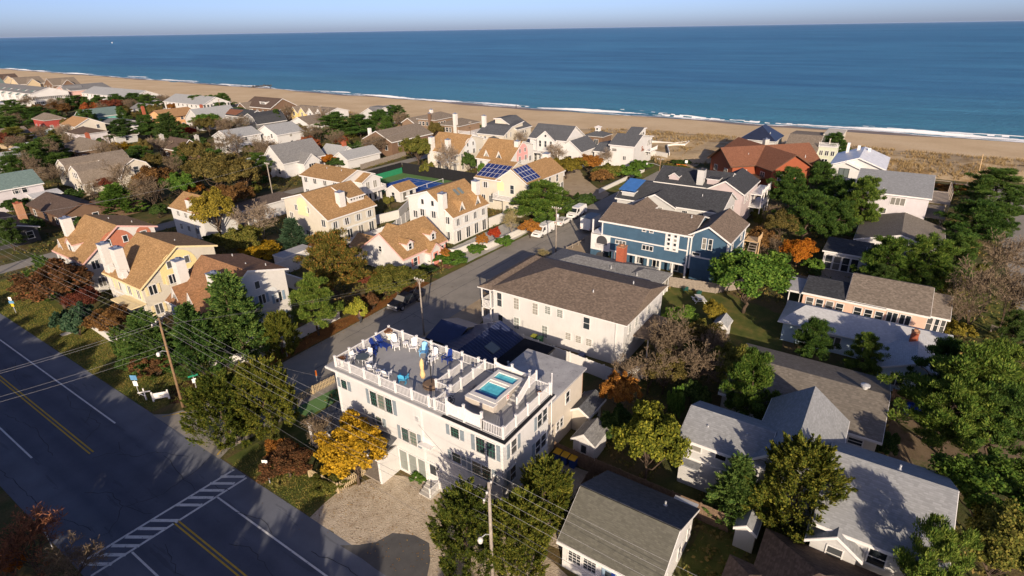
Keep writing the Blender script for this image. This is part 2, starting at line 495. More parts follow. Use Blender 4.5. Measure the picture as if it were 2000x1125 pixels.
        MB().box(w / 2 - .14, w / 2 - .08, -.09, -.03, .95, 1.05).obj('handle', 'steel', o)
        return o
    def arch(s, face, plane, u, z0, w, h, mat, th=.03):
        """flat painted-relief panel with a round top"""
        pts = [(-w / 2, 0), (w / 2, 0)] + [(w / 2 * math.cos(t), h - w / 2 + w / 2 * math.sin(t)) for t in [math.pi * i / 14 for i in range(15)]]
        p = (plane - s.o[0], u - s.o[1], z0) if face in 'WE' else (u - s.o[0], plane - s.o[1], z0)
        return MB().prism([(x, 0, z) for x, z in pts], (0, -th, 0)).obj('arch_panel', mat, s.root, p, FACE[face])
    def chimney(s, x0, x1, y0, y1, z0, z1, mat='stucco_white', cap='stone_cap', flue=True):
        c = s.box('chimney', mat, x0, x1, y0, y1, z0, z1)
        m = MB().box(x0 - .05, x1 + .05, y0 - .05, y1 + .05, z1, z1 + .1)
        if flue: m.box((x0 + x1) / 2 - .18, (x0 + x1) / 2 + .18, (y0 + y1) / 2 - .18, (y0 + y1) / 2 + .18, z1 + .1, z1 + .35)
        s.put(m, 'chimney_cap', cap, c)
        return c
    def vent(s, x, y, z, h=.45):
        s.put(MB().tube([(x, y, z - .3), (x, y, z + h)], .07, 8).tube([(x, y, z - .1), (x, y, z + .02)], .14, 8), 'roof_vent', 'galvanised')
    def dormer(s, face, u, front, back, z0, w, h, wall='stucco_white', roof='roof_tan', trim='trim_white', kind='gable', rise=.6):
        """small dormer; front/back = plane coordinates of its face and its rear end inside the roof"""
        a0, a1 = min(front, back), max(front, back)
        ax = 'x' if face in 'WE' else 'y'
        t0, t1 = u - w / 2, u + w / 2
        if kind == 'gable': prof = [(t0, z0 + h), (u, z0 + h + rise), (t1, z0 + h)]
        elif kind == 'A': prof = [(t0, z0 + .02), (u, z0 + h), (t1, z0 + .02)]
        else: prof = [(t0, z0 + h), (t1, z0 + h)]
        s.body(ax, a0, a1, prof, wall, roof, trim, z0=z0, oa=.12, oe=.12, th=.09, fascia=.12)
    def railing(s, p, q, z, h=1.0, mat='vinyl', post=True):
        s.put(rail_mb(p, q, z, h, post=post), 'railing', mat)
def rail_mb(p, q, z, h=1.0, gap=.13, post=True, pw=.12, picket=.035, topw=.07):
    m = MB()
    p, q = Vector((p[0], p[1], z)), Vector((q[0], q[1], z))
    d = q - p
    L = d.length
    e = d / L
    up = Vector((0, 0, 1))
    n = max(1, int(L / gap))
    m.beam(p + up * (h - .05), q + up * (h - .05), topw, .06)
    m.beam(p + up * .1, q + up * .1, .05, .05)
    ang = math.atan2(e.y, e.x)
    M = Matrix.Rotation(ang, 3, 'Z')
    for i in range(1, n):
        c = p + e * (L * i / n)
        m.cbox((c.x, c.y, z + (h + .03) / 2), (picket, picket, h - .15), 0, M)
    if post:
        for c in (p, q): m.cbox((c.x, c.y, z + (h + .1) / 2), (pw, pw, h + .1), 0, M)
    return m
# ------------------------------------------------------------------ setting: ground, beach, sea, roads
ground_mat('land', [(.30, (.050, .062, .022)), (.46, (.085, .092, .032)), (.58, (.145, .11, .048)), (.75, (.21, .15, .08))], .18, 8, .6, second=(.09, .62, (.14, .09, .045)), fine=5, finek=.5, bdist=.12)
ground_mat('lawn', [(.3, (.065, .092, .022)), (.5, (.11, .125, .032)), (.72, (.21, .165, .055))], .5, 8, .6, fine=14, finek=.45)
ground_mat('leaf_litter', [(.3, (.11, .055, .022)), (.55, (.25, .105, .032)), (.75, (.15, .11, .045))], .8, 8, .6, fine=10, finek=.5)
ground_mat('dirt', [(.3, (.13, .095, .06)), (.6, (.22, .165, .11)), (.78, (.10, .085, .04))], .4, 8, .5, second=(.3, .56, (.075, .085, .03)), fine=9, finek=.4); ground_mat('mulch', [(.3, (.045, .022, .012)), (.7, (.09, .045, .025))], 2, 6, .6)
ground_mat('asphalt', [(.3, (.080, .086, .104)), (.7, (.112, .120, .140))], .35, 6, .25, second=(.5, .60, (.135, .138, .148)), fine=30, finek=.25, bdist=.01)
ground_mat('asphalt_old', [(.3, (.235, .22, .195)), (.55, (.30, .278, .245)), (.75, (.25, .232, .208))], .3, 8, .3, second=(.5, .63, (.20, .18, .15)), fine=24, finek=.3, bdist=.01)
ground_mat('asphalt_dark', [(.3, (.085, .085, .087)), (.7, (.12, .118, .117))], .8, 6, .25, fine=30, finek=.3, bdist=.01)
ground_mat('sandy_ground', [(.3, (.34, .265, .18)), (.6, (.44, .35, .24)), (.78, (.27, .20, .12))], .4, 8, .4, fine=9, finek=.35)
ground_mat('gravel', [(.25, (.40, .32, .225)), (.5, (.55, .46, .345)), (.75, (.66, .57, .445))], 1.1, 8, 1.0, second=(2.6, .68, (.24, .17, .10)), fine=7, finek=.45, bdist=.12)
ground_mat('sand', [(.3, (.55, .405, .24)), (.5, (.63, .475, .29)), (.7, (.68, .53, .34))], .05, 8, .5, fine=1.4, finek=.22, bdist=.12)
ground_mat('wet_sand', [(.3, (.20, .145, .095)), (.7, (.27, .20, .135))], .08, 6, .2, fine=2, finek=.15, rough=.45)
ground_mat('dune', [(.3, (.40, .295, .17)), (.5, (.50, .385, .24)), (.62, (.33, .22, .10)), (.75, (.26, .165, .07))], .12, 9, .8, fine=2.2, finek=.4, bdist=.25)
ground_mat('paint_white', [(.35, (.62, .62, .60)), (.6, (.72, .72, .70))], 2, 6, .1, second=(3.5, .60, (.22, .22, .22)), fine=20, finek=.2, bdist=.005)
ground_mat('paint_yellow', [(.35, (.52, .33, .04)), (.6, (.60, .40, .06))], 2, 6, .1, second=(3.0, .64, (.20, .15, .06)), fine=20, finek=.2, bdist=.005)
ground_mat('tar', [(.3, (.045, .048, .058)), (.7, (.060, .063, .074))], 2, 4, .1, rough=.6)
ground_mat('pavers', [(.3, (.20, .085, .055)), (.7, (.27, .13, .085))], 2, 6, .3); ground_mat('decking', [(.3, (.31, .31, .312)), (.7, (.37, .37, .372))], .8, 6, .2, fine=18, finek=.2)
ground_mat('court_green', [(.3, (.10, .20, .07)), (.7, (.13, .24, .085))], .3, 5, .1); ground_mat('court_blue', [(.3, (.02, .075, .30)), (.7, (.028, .10, .36))], .3, 5, .1)

def sea_mat():
    m, n, b, o = nt('sea_water')
    v = coords(n)
    f = noise(n, coords(n, scale=(.03, .006, 1)), 1.0, 6, .7)
    far = noise(n, coords(n, scale=(.0012, .0005, 1)), 1.0, 4, .6)
    col = ramp(n, math_(n, 'ADD', math_(n, 'MULTIPLY', f, .6), math_(n, 'MULTIPLY', far, .4)), [(.40, (.014, .10, .22)), (.60, (.044, .20, .36))])
    s = node(n, 'ShaderNodeSeparateXYZ'); n.links.new(v, s.inputs[0])
    shal = node(n, 'ShaderNodeMapRange'); n.links.new(s.outputs[0], shal.inputs[0])
    shal.inputs[1].default_value = 250; shal.inputs[2].default_value = 430; shal.inputs[3].default_value = .65; shal.inputs[4].default_value = 0
    col = mixc(n, shal.outputs[0], col, (.05, .21, .27))
    n.links.new(col, b.inputs['Base Color'])
    b.inputs['Roughness'].default_value = .42
    b.inputs['Specular IOR Level'].default_value = .35
    h1 = noise(n, coords(n, scale=(.09, .022, 1)), 1.0, 7, .7)
    h2 = noise(n, coords(n, scale=(.9, .35, 1)), 1.0, 4, .6)
    h = math_(n, 'ADD', h1, math_(n, 'MULTIPLY', h2, .25))
    bump(n, b, h, 1.0, 5.0)
sea_mat()
def foam_mat():
    m, n, b, o = nt('foam')
    f = noise(n, coords(n, scale=(1, .35, 1)), .9, 6, .7)
    n.links.new(ramp(n, f, [(.3, (.66, .70, .72)), (.6, (.86, .86, .85))]), b.inputs['Base Color'])
    b.inputs['Roughness'].default_value = .9
    tr = node(n, 'ShaderNodeBsdfTransparent'); mx = node(n, 'ShaderNodeMixShader')
    a = ramp(n, noise(n, coords(n, scale=(.8, .14, 1)), 1.0, 5, .7), [(.40, (0, 0, 0)), (.50, (1, 1, 1))])
    n.links.new(a, mx.inputs[0]); n.links.new(tr.outputs[0], mx.inputs[1]); n.links.new(b.outputs[0], mx.inputs[2]); n.links.new(mx.outputs[0], o.inputs[0])
foam_mat()
plain('foam_solid', (.82, .83, .83), .9, .08)

def shore_x(y): return np.interp(y, [-400, 170, 400, 937, 3000], [250, 250.5, 261, 278, 345])
def dune_e(y): return np.interp(y, [-400, 75, 134, 216, 400, 700, 3000], [208, 208, 187, 190, 173, 180, 235])
def dune_w(y): return np.interp(y, [-400, -26, 0, 40, 50, 58, 72, 120, 400, 700, 3000], [184, 180, 175, 172, 163, 163, 176, 172, 163, 172, 225])
def vnoise(x, y, s, seed):
    """smooth value noise with numpy"""
    x = np.asarray(x, float) / s; y = np.asarray(y, float) / s
    xi, yi = np.floor(x).astype(int), np.floor(y).astype(int)
    def h(a, b): return np.modf(np.abs(np.sin(a * 127.1 + b * 311.7 + seed * 74.7) * 43758.5453))[0]
    u, w = x - xi, y - yi
    u, w = u * u * (3 - 2 * u), w * w * (3 - 2 * w)
    return (h(xi, yi) * (1 - u) + h(xi + 1, yi) * u) * (1 - w) + (h(xi, yi + 1) * (1 - u) + h(xi + 1, yi + 1) * u) * w
def coast_z(x, y):
    x = np.asarray(x, float); y = np.asarray(y, float)
    w, e, s = dune_w(y), dune_e(y), shore_x(y)
    n1 = vnoise(x, y, 9, 1) * .9 + vnoise(x, y, 3.5, 2) * .45 + vnoise(x, y, 22, 3) * .9
    t = np.clip((x - w) / np.maximum(e - w, 1), 0, 1)
    d = np.sin(np.pi * np.clip(t, 0, 1)) ** .7 * n1 * .9
    b = np.clip((x - e) / np.maximum(s - e, 1), 0, 1.6)
    base = np.where(x < e, .9 * t ** 1.2, .9 - 1.15 * b) + np.where(x > e, (vnoise(x, y, 14, 5) - .5) * .12, 0)
    return np.where(x < w, 0, base + d)
def grid_mesh(name, xs, ys, zf, matf, mats, parent=None):
    X, Y = np.meshgrid(xs, ys, indexing='ij')
    Z = zf(X, Y)
    nx, ny = X.shape
    V = np.stack([X.ravel(), Y.ravel(), Z.ravel()], 1)
    idx = np.arange(nx * ny).reshape(nx, ny)
    F = np.stack([idx[:-1, :-1].ravel(), idx[1:, :-1].ravel(), idx[1:, 1:].ravel(), idx[:-1, 1:].ravel()], 1)
    me = bpy.data.meshes.new(name)
    me.vertices.add(len(V)); me.vertices.foreach_set('co', V.ravel())
    me.loops.add(F.size); me.loops.foreach_set('vertex_index', F.ravel())
    me.polygons.add(len(F)); me.polygons.foreach_set('loop_start', np.arange(0, F.size, 4))
    for q in mats: me.materials.append(MATS[q])
    cx = V[F].mean(1)
    me.polygons.foreach_set('material_index', matf(cx[:, 0], cx[:, 1]).astype(np.int32))
    me.polygons.foreach_set('use_smooth', np.ones(len(F), bool))
    me.update(calc_edges=True)
    return link(name, me, parent)
struct(MB().add([(-6000, -6000, 0), (160, -6000, 0), (160, 9000, 0), (-6000, 9000, 0)], [(0, 1, 2, 3)]).obj('ground', 'land'))
xs = np.concatenate([np.arange(160, 212, 1.0), np.arange(212, 400, 3.5)])
ys = np.concatenate([np.arange(-6000, -140, 240), np.arange(-140, 260, 1.1), np.arange(260, 1000, 5), np.arange(1000, 9000, 160)])
def coast_m(x, y):
    j = (vnoise(x, y, 6, 8) - .5) * 9
    return np.where(x < dune_w(y) + j * .5, 0, np.where(x < dune_e(y) + j, 1, 2))
struct(grid_mesh('beach', xs, ys, coast_z, coast_m, ['land', 'dune', 'sand']))
# wet sand strip
yy = np.concatenate([np.arange(-200, 400, 4), np.arange(400, 3000, 30)])
wl = MB(); k = 0
for i, y in enumerate(yy):
    s = float(shore_x(y)); w = 3.0 + 2.2 * math.sin(y * .045) + 1.2 * math.sin(y * .13 + 1)
    for x in (s - w - 1.5, s - w * .4, s + 3): wl.v.append((x, y, float(coast_z(x, y)) + .035))
    if i:
        for j in range(2): wl.f.append((k - 3 + j, k - 2 + j, k + 1 + j, k + j)); wl.m.append(0)
    k += 3
struct(wl.obj('wet_sand', 'wet_sand', smooth=True))
sea = struct(MB().add([(236, -70000, -.22), (70000, -70000, -.22), (70000, 70000, -.22), (236, 70000, -.22)], [(0, 1, 2, 3)]).obj('sea', 'sea_water'))
def breaker(y0, y1, xc, amp, foam=.6, seed=0):
    """one breaking wave: a low ridge of water with a tumbling white front"""
    rr = random.Random(seed)
    m = MB(); n = max(8, int(abs(y1 - y0) / 2.0)); prof = [(-4.2, 0), (-2.2, .18), (-1.1, .62), (-.35, 1.0), (.5, .92), (2.2, .5), (5.0, 0)]
    for i in range(n + 1):
        t = i / n; y = y0 + (y1 - y0) * t
        e = math.sin(math.pi * t) ** .45
        off = float(shore_x(y)) - 250.5 + 1.6 * math.sin(y * .05 + seed) + rr.uniform(-.35, .35)
        a = amp * e * (.75 + .35 * math.sin(y * .11 + seed * 2) + rr.uniform(-.12, .12))
        for px, pz in prof: m.v.append((xc + off + px * (.6 + .4 * e), y, -.28 + pz * a))
        if i:
            for j in range(6):
                k = (i - 1) * 7 + j
                fo = (j in (0, 1, 2) and e * foam > .25 + rr.uniform(-.2, .35)) or (j == 3 and rr.random() < foam * .4)
                m.f.append((k, k + 1, k + 8, k + 7)); m.m.append(1 if fo else 0)
    m.obj('breaking_wave', ['sea_water', 'foam_solid'], sea, smooth=True)
for a in [(-60, 46, 255.5, .85, 1.0, 1), (44, 100, 257, 1.0, .45, 2), (96, 160, 256, .75, .8, 3), (160, 206, 256.5, .5, .7, 4), (206, 300, 255, .75, 1.0, 5), (300, 345, 258, .5, .6, 6), (395, 460, 256, .6, .9, 7), (500, 560, 258, .6, .9, 8), (600, 640, 262, .6, .9, 9),
          (700, 780, 256, .7, .9, 10), (820, 980, 256, .8, .9, 11), (-50, 20, 263, .5, .35, 12), (60, 130, 266, .4, .1, 13)]: breaker(*a)
def swash(y0, y1, dx, w, seed):
    rr = random.Random(seed); m = MB(); n = max(10, int((y1 - y0) / 1.6)); k = 0
    for i in range(n + 1):
        t = i / n; y = y0 + (y1 - y0) * t; e = math.sin(math.pi * t) ** .4
        c = float(shore_x(y)) + dx + 1.5 * math.sin(y * .09 + seed) + .8 * math.sin(y * .23)
        hw = w * e * (.6 + .3 * math.sin(y * .17 + seed) + rr.uniform(-.15, .15)) / 2
        m.v += [(c - hw, y, max(-.2, float(coast_z(c - hw, y))) + .05), (c + hw, y, -.12)]
        if i: m.f.append((k - 2, k - 1, k + 1, k)); m.m.append(0)
        k += 2
    m.obj('swash_foam', 'foam', sea)
for i, a in enumerate([(-70, 60, .5, 3.2), (40, 130, 0, 2.6), (120, 220, .5, 2.8), (210, 330, .5, 3.5), (330, 470, 0, 4), (470, 700, 1, 5), (700, 1000, 1, 6), (-70, 40, 4, 4), (180, 300, 4, 3.5)]): swash(*a, i)

# highway
def highway_mat():
    m, n, b, o = nt('highway_asphalt'); v = coords(n)
    s = node(n, 'ShaderNodeSeparateXYZ'); n.links.new(v, s.inputs[0])
    wob = math_(n, 'MULTIPLY', math_(n, 'SUBTRACT', noise(n, coords(n, scale=(.4, .05, 1)), 1.0, 4), .5), 1.1)
    x = math_(n, 'ADD', s.outputs[0], wob)
    mr = node(n, 'ShaderNodeMapRange'); n.links.new(x, mr.inputs[0]); mr.inputs[1].default_value = 6.0; mr.inputs[2].default_value = 20.0
    # aged grey shoulders, darker travelled lanes with paler wheel tracks
    col = ramp(n, mr.outputs[0], [(0, (0.134, 0.146, 0.180)), (.20, (0.139, 0.154, 0.192)), (.27, (0.095, 0.108, 0.143)), (.34, (0.111, 0.124, 0.162)), (.42, (0.086, 0.097, 0.132)), (.50, (0.100, 0.112, 0.149)), (.58, (0.086, 0.097, 0.132)), (.66, (0.111, 0.124, 0.162)), (.71, (0.093, 0.105, 0.140)), (.77, (0.142, 0.156, 0.194)), (1, (0.151, 0.163, 0.197))])
    f = noise(n, v, .35, 6); col = mixc(n, .55, col, ramp(n, f, [(.3, (.72, .72, .72)), (.7, (1.15, 1.15, 1.15))]), 'MULTIPLY')
    st = noise(n, coords(n, scale=(1.6, .16, 1)), 1.0, 5); col = mixc(n, math_(n, 'MULTIPLY', math_(n, 'GREATER_THAN', st, .62), .3), col, (.05, .053, .064))
    g = noise(n, v, 30, 3, .7); col = mixc(n, .3, col, ramp(n, g, [(.3, (.5, .5, .5)), (.7, (1.2, 1.2, 1.2))]), 'MULTIPLY')
    n.links.new(col, b.inputs['Base Color']); b.inputs['Roughness'].default_value = .92; b.inputs['Specular IOR Level'].default_value = .15; bump(n, b, g, .25, .01)
highway_mat()
HW0, HW1 = 6.4, 19.1
hw = struct(sheet('highway', [(HW0, -400), (HW1 + .2, -400), (HW1, 30), (HW1, 1500), (HW0, 1500)], .012, 'highway_asphalt'))
def line(parent, x0, y0, x1, y1, w, mat, z=.02, name='lane_line'):
    m = MB(); ribbon(m, [(x0, y0), (x1, y1)], w, z); return m.obj(name, mat, parent)
for x, ya in ((9.4, 61.3), (16.2, 60.3)):
    line(hw, x, ya, x, 1200, .15, 'paint_white'); line(hw, x, -300, x, 42.0, .15, 'paint_white')
for x in (12.68, 12.98):
    line(hw, x, 57.3, x, 1200, .13, 'paint_yellow'); line(hw, x, -300, x, 42.2, .13, 'paint_yellow')
for y in (44.0, 42.1): line(hw, 6.7, y + .2, 18.95, y - .25, .22, 'paint_white', name='crosswalk_line')
for i in range(12):
    x = 6.95 + i * .99
    if i != 6: line(hw, x + 1.1, 42.1, x - .1, 43.95, .30, 'paint_white', .0215, 'crosswalk_bar')
rr = random.Random(3)
def crack(pts, w=.1, parent=hw, z=.0235, jit=.22):
    out = []
    for (a, b) in zip(pts[:-1], pts[1:]):
        n = max(2, int(math.dist(a, b) / .5))
        for i in range(n): out.append((a[0] + (b[0] - a[0]) * i / n + rr.uniform(-jit, jit) * .6, a[1] + (b[1] - a[1]) * i / n + rr.uniform(-jit, jit) * .6))
    out.append(pts[-1])
    m = MB(); ribbon(m, out, [w * rr.uniform(.6, 1.2) for _ in out], z); m.obj('crack_seal', 'tar', parent)
for pts in [[(7.2, 62), (7.4, 52), (8.6, 47)], [(12.6, 56.5), (14.4, 55.2), (15, 56.8)], [(14.2, 55), (15.0, 53), (16.2, 52.4), (17.6, 49)], [(10.2, 52), (11.5, 50), (11.2, 47.5), (13.5, 46.2), (16.5, 46.4), (18.8, 47.2)], [(11.3, 47.6), (9.4, 45.6), (8, 46)],
            [(12.1, 44.6), (11.4, 47.3)], [(16.5, 51.2), (16, 48), (15.6, 44.3)], [(16.8, 43.5), (17.2, 41.6)], [(16.0, 39), (16.9, 36), (16.4, 34.5)], [(13.8, 36.5), (14.6, 34.8), (14, 30)], [(14.5, 63), (15.8, 64.8), (14.8, 67), (15.6, 70)],
            [(13.4, 60), (15.4, 61.5), (15, 64)], [(10.5, 72), (11.4, 66), (10.6, 60)], [(16.9, 30.5), (17.6, 27.5), (17, 24)], [(13.2, 74), (13.9, 80), (15.4, 84)], [(11.2, 40.5), (10.4, 37.5), (11.1, 34)]]: crack(pts, .055)

# side street to the ocean, with its flared mouth
st = struct(sheet('street', [(19.0, 58.6), (19.0, 46.2), (20.2, 46.7), (22, 46.5), (30, 46.0), (60, 46.4), (117, 45.3), (158, 46.6), (158, 53.6), (130, 54.0), (117, 54.4), (90, 55.6), (60, 56.4), (36, 55.9), (27, 55.6), (22, 56.2), (20, 57.2)], .016, 'asphalt_old'))
crack([(34, 51.3), (60, 51.5), (90, 51.0), (120, 50.2)], .07, st, .024, .1); crack([(40, 54), (58, 54.2), (75, 53.8)], .06, st, .024, .15); crack([(50, 47), (50.6, 51), (49.8, 55)], .06, st, .024, .2)
line(st, 19.4, 57.3, 21.4, 55.9, .12, 'paint_yellow', .025, 'kerb_line'); line(st, 19.2, 46.9, 22.0, 48.6, .12, 'paint_yellow', .025, 'kerb_line')
for y0, pts in (('street_north', [(22, 120.2), (160, 121.4), (160, 125.4), (22, 124.8)]), ('street_south', [(19, -22.5), (200, -25.5), (200, -18.6), (120, -18.6), (19, -16.2)])):
    struct(sheet('road', pts, .014, 'asphalt_old'))
# ground sheets
def patch(name, pts, z, mat, jag=.35, seed=0):
    rr = random.Random(seed); out = []
    for a, b in zip(pts, pts[1:] + pts[:1]):
        n = max(1, int(math.dist(a, b) / 1.2))
        for i in range(n): out.append((a[0] + (b[0] - a[0]) * i / n + rr.uniform(-jag, jag) * .5, a[1] + (b[1] - a[1]) * i / n + rr.uniform(-jag, jag) * .5))
    return struct(sheet(name, out, z, mat))
patch('grass_verge', [(19.15, 59), (24.2, 58.6), (24.4, 75), (25, 92), (26, 112), (25.5, 117), (19.0, 117)], .008, 'lawn')
patch('grass_verge', [(19.15, 33.2), (22.4, 33.0), (22.4, 40), (22.2, 45.4), (19.4, 45.8)], .008, 'lawn', seed=1)
patch('planting_bed', [(20.8, 58.8), (23.6, 57.2), (27, 57.4), (27, 61), (23, 62.5)], .010, 'mulch', seed=2)
patch('gravel_yard', [(19.1, 33.3), (19.1, 18), (20, 12), (25.2, 10.4), (27.4, 19.3), (27.6, 28.5), (25.6, 32.4), (22.4, 33.4)], .010, 'gravel', .5, 3)
patch('asphalt_apron', [(18.6, 29.2), (19.4, 28.0), (20.4, 27.0), (21.6, 26.5), (22.4, 25.0), (22.5, 23.5), (21.4, 22.4), (20.3, 21.6), (19.6, 19.6), (18.6, 18.0)], .0135, 'asphalt_dark', .15, 4)
patch('gravel_drive', [(27.4, 12.4), (36.2, 16.2), (36.2, 20.2), (34.3, 20.4), (27.4, 19.3)], .009, 'gravel', .3, 5)
patch('leaf_strip', [(29, 56.0), (60, 56.5), (60, 58.6), (34, 58.8), (28.5, 58.6)], .010, 'leaf_litter', .4, 6)
patch('leaf_strip', [(62, 56.6), (117, 54.6), (117, 56.2), (100, 57), (62, 58.4)], .010, 'lawn', .4, 7)
patch('sandy_shoulder', [(46, 46.2), (60, 46.6), (117, 45.4), (117, 44), (98, 41.5), (82, 41), (80.5, 43.4), (64, 43.2), (52, 41.5)], .010, 'sandy_ground', .5, 8)
patch('sandy_drive', [(117, 54.2), (123, 55.2), (126, 60), (134, 68), (146, 76), (152, 82), (146, 84), (134, 76), (122, 70), (116.5, 62)], .012, 'sandy_ground', .5, 9)
patch('verge_bank', [(124, 54.4), (150, 53.6), (160, 55.0), (150, 56.6), (124, 57.4)], .009, 'lawn', .4, 10)
patch('beach_path', [(150, 46.6), (166, 47), (166, 52.6), (152, 53.6)], .02, 'sandy_ground', .5, 11)
patch('back_lawn', [(64, 6), (77.5, 8), (80.5, 17), (78, 24.6), (69, 23.5), (64, 14)], .008, 'lawn', .5, 12)
patch('front_lawn', [(30, 41), (34, 42), (34.5, 46), (27.6, 46.2), (23, 45), (23, 41.2)], .008, 'lawn', .4, 13)
sheet('putting_green', [(27.4, 46.9), (27.6, 44.6), (32.2, 43.9), (32.4, 46.2)], .02, 'court_green'); struct(bpy.data.objects['putting_green'])
patch('dirt_yard', [(52, -5.2), (66, -5.2), (74, -14), (64, -17.5), (50, -12)], .009, 'dirt', .6, 14)
patch('shade_lawn', [(27.5, 6.4), (36, 6.6), (36, 2.8), (30, 4.2), (24, 4)], .008, 'lawn', .3, 15)
patch('front_drive', [(41, 42), (52.8, 42), (52.8, 46.6), (40, 46.2)], .009, 'concrete', .2, 16)
patch('brick_path', [(44.4, 40.6), (47.4, 41.2), (46.8, 44.2), (44, 43.6)], .013, 'pavers', .1, 17)
patch('brick_path', [(50.2, 40.4), (53, 40.4), (53, 44.6), (50.2, 44.6)], .013, 'pavers', .1, 18)
patch('roadside_lawn', [(84, -17), (104, -17.6), (104, -14), (92, -10), (84, -9.6)], .008, 'lawn', .5, 19)
patch('brown_lawn', [(70, 116), (96, 112), (96, 119.8), (66, 120)], .008, 'lawn', .5, 20)
patch('terrace', [(70, 56.8), (92, 56.2), (92, 63.5), (71, 63.6)], .012, 'concrete', .2, 21)
# ------------------------------------------------------------------ beach townhouses with long tan roofs
def townhouse(label, face, e0, e1, a0, a1, archm, roof='roof_tan', trim='trim_white', shut=None, zs=(5.2, 9.3, 7.8), archpos=None, wall='stucco_white', archw=5.2):
    """face W: long slope faces west, gable ends face N/S. face S: long slope faces the street (south)"""
    ax = 'y' if face == 'W' else 'x'
    h = House('townhouse', label, (e0 + e1) / 2 if face == 'W' else (a0 + a1) / 2, (a0 + a1) / 2 if face == 'W' else (e0 + e1) / 2, group='tan roofed townhouses')
    rp = e0 + (e1 - e0) * .52
    h.body(ax, a0, a1, [(e0, zs[0]), (rp, zs[1]), (e1, zs[2])], wall, roof, trim)
    h.e0, h.e1, h.a0, h.a1, h.rp = e0, e1, a0, a1, rp
    gf, gp = ('S', a0) if face == 'W' else ('W', a0)
    if archm:
        u = archpos or rp - .6
        h.arch(gf, gp - .005, u, 4.6, archw, 4.2, archm)
        h.win(gf, gp - .04, [u - 1.2, u + 1.25], 7.1, .62, .95, 'plain')
        h.win(gf, gp - .04, [u - 1.3, u + 1.5], 5.0, .9, 1.25, 'pair', shut=shut)
    h.win(gf, gp - .01, [e0 + 1.3, e1 - 1.6], 4.4, .95, 1.3, 'pair', shut=shut)
    h.win(gf, gp - .01, [e0 + 1.4, e1 - 1.7, rp], 1.5, .95, 1.4, 'pair', shut=shut)
    L = a1 - a0
    ff, fp = ('W', e0) if face == 'W' else ('S', e0)
    h.win(ff, fp - .01, [a0 + L * q for q in (.13, .37, .62, .87)], 3.9, .8, 1.25, 'pair', shut=shut or 'shutter_pale')
    h.win(ff, fp - .01, [a0 + L * q for q in (.14, .40, .64, .88)], 1.25, 1.1, 2.0, 'pair')
    b = MB()
    if face == 'W': b.box(e0 - .09, e0, a0 + .1, a1 - .1, 2.45, 2.75)
    else: b.box(a0 + .1, a1 - .1, e0 - .09, e0, 2.45, 2.75)
    h.put(b, 'belt_course', 'arch_pale')
    return h
def tri_dormer(h, face, u, front, depth, z0, w=1.6, hh=1.7, roof='roof_tan'):
    s = 1 if face in 'WS' else -1
    h.dormer(face, u, front, front + s * depth, z0, w, hh, roof=roof, kind='A')
    k = .62
    pts = [(-w / 2 * k, .14), (w / 2 * k, .14), (0, .14 + (hh - .1) * k)]
    p = (front - h.o[0], u - h.o[1], z0) if face in 'WE' else (u - h.o[0], front - h.o[1], z0)
    MB().prism([(x, -.02, z) for x, z in pts], (0, -.03, 0)).obj('pane', 'glass', h.root, p, FACE[face])
    MB().box(-.03, .03, -.08, -.04, .14, hh * k).obj('mullion', 'trim_white', h.root, p, FACE[face])

L1 = townhouse('tan roofed white townhouse with terracotta arch panel on its gable', 'W', 29.6, 40.4, 97.5, 108.0, 'arch_terracotta', trim='trim_pink', archpos=34.6)
L1.arch('S', 97.48, 38.6, 6.4, 2.2, 1.9, 'arch_terracotta')
L1.win('S', 97.44, [38.6], 7.1, .8, .9, 'plain')
L1.chimney(31.6, 32.9, 107.3, 108.5, 0, 9.7)
tri_dormer(L1, 'W', 106.2, 30.0, 2.6, 5.5, 1.7, 1.6)
L1.dormer('W', 103.0, 30.2, 34.5, 5.6, 2.2, 1.3, trim='trim_pink', rise=.9); L1.win('W', 30.19, [103.0], 6.25, .8, 1.1, 'sash')
L1.vent(36.8, 104, 8.8); L1.vent(38.6, 100.5, 8.3)
L2 = townhouse('tan roofed cream townhouse with yellow arch panel and two chimneys', 'W', 29.6, 40.4, 80.3, 90.8, 'arch_yellow', trim='trim_yellow', shut='shutter_yellow', archpos=35.0, wall='wall_cream')
L2.chimney(29.5, 30.7, 89.2, 90.4, 0, 9.5); L2.chimney(29.5, 30.7, 85.2, 86.5, 0, 9.6)
L2.vent(37, 84, 8.7)
for y in (89.8, 85.85): L2.put(MB().prism([(30.3, y - 1.15, 5.5), (30.3, y + 1.15, 5.5), (30.3, y, 7.9)], (-.65, 0, 0)), 'chimney_skirt', 'stucco_white')
L2.box('porch_roof', 'trim_yellow', 27.6, 29.6, 80.2, 86, 2.7, 2.85)
L3 = townhouse('rust roofed white townhouse with grey arch panel behind tall conifers', 'W', 29.6, 40.3, 63.6, 73.3, 'arch_grey', 'roof_rust', archpos=34.9, shut='shutter_blue')
L3.chimney(31.2, 32.4, 72.3, 73.5, 0, 10.0); L3.chimney(31.6, 32.8, 65.2, 66.4, 0, 9.6)
tri_dormer(L3, 'W', 71.9, 29.9, 2.4, 5.45, 1.5, 1.7, 'roof_rust'); tri_dormer(L3, 'W', 68.4, 30.0, 2.4, 5.5, 1.5, 1.7, 'roof_rust')
L3.vent(37.2, 67, 8.6); L3.vent(38.4, 72, 8.4); L3.vent(39, 65.5, 8.2)
L3.arch('S', 63.59, 37.9, 4.2, 1.5, 1.9, 'arch_pale')
CH = townhouse('cream townhouse with long shed dormer, chimney on its tan street slope', 'S', 82.6, 94.6, 62.7, 74.0, None, wall='wall_cream', zs=(5.3, 9.1, 7.5))
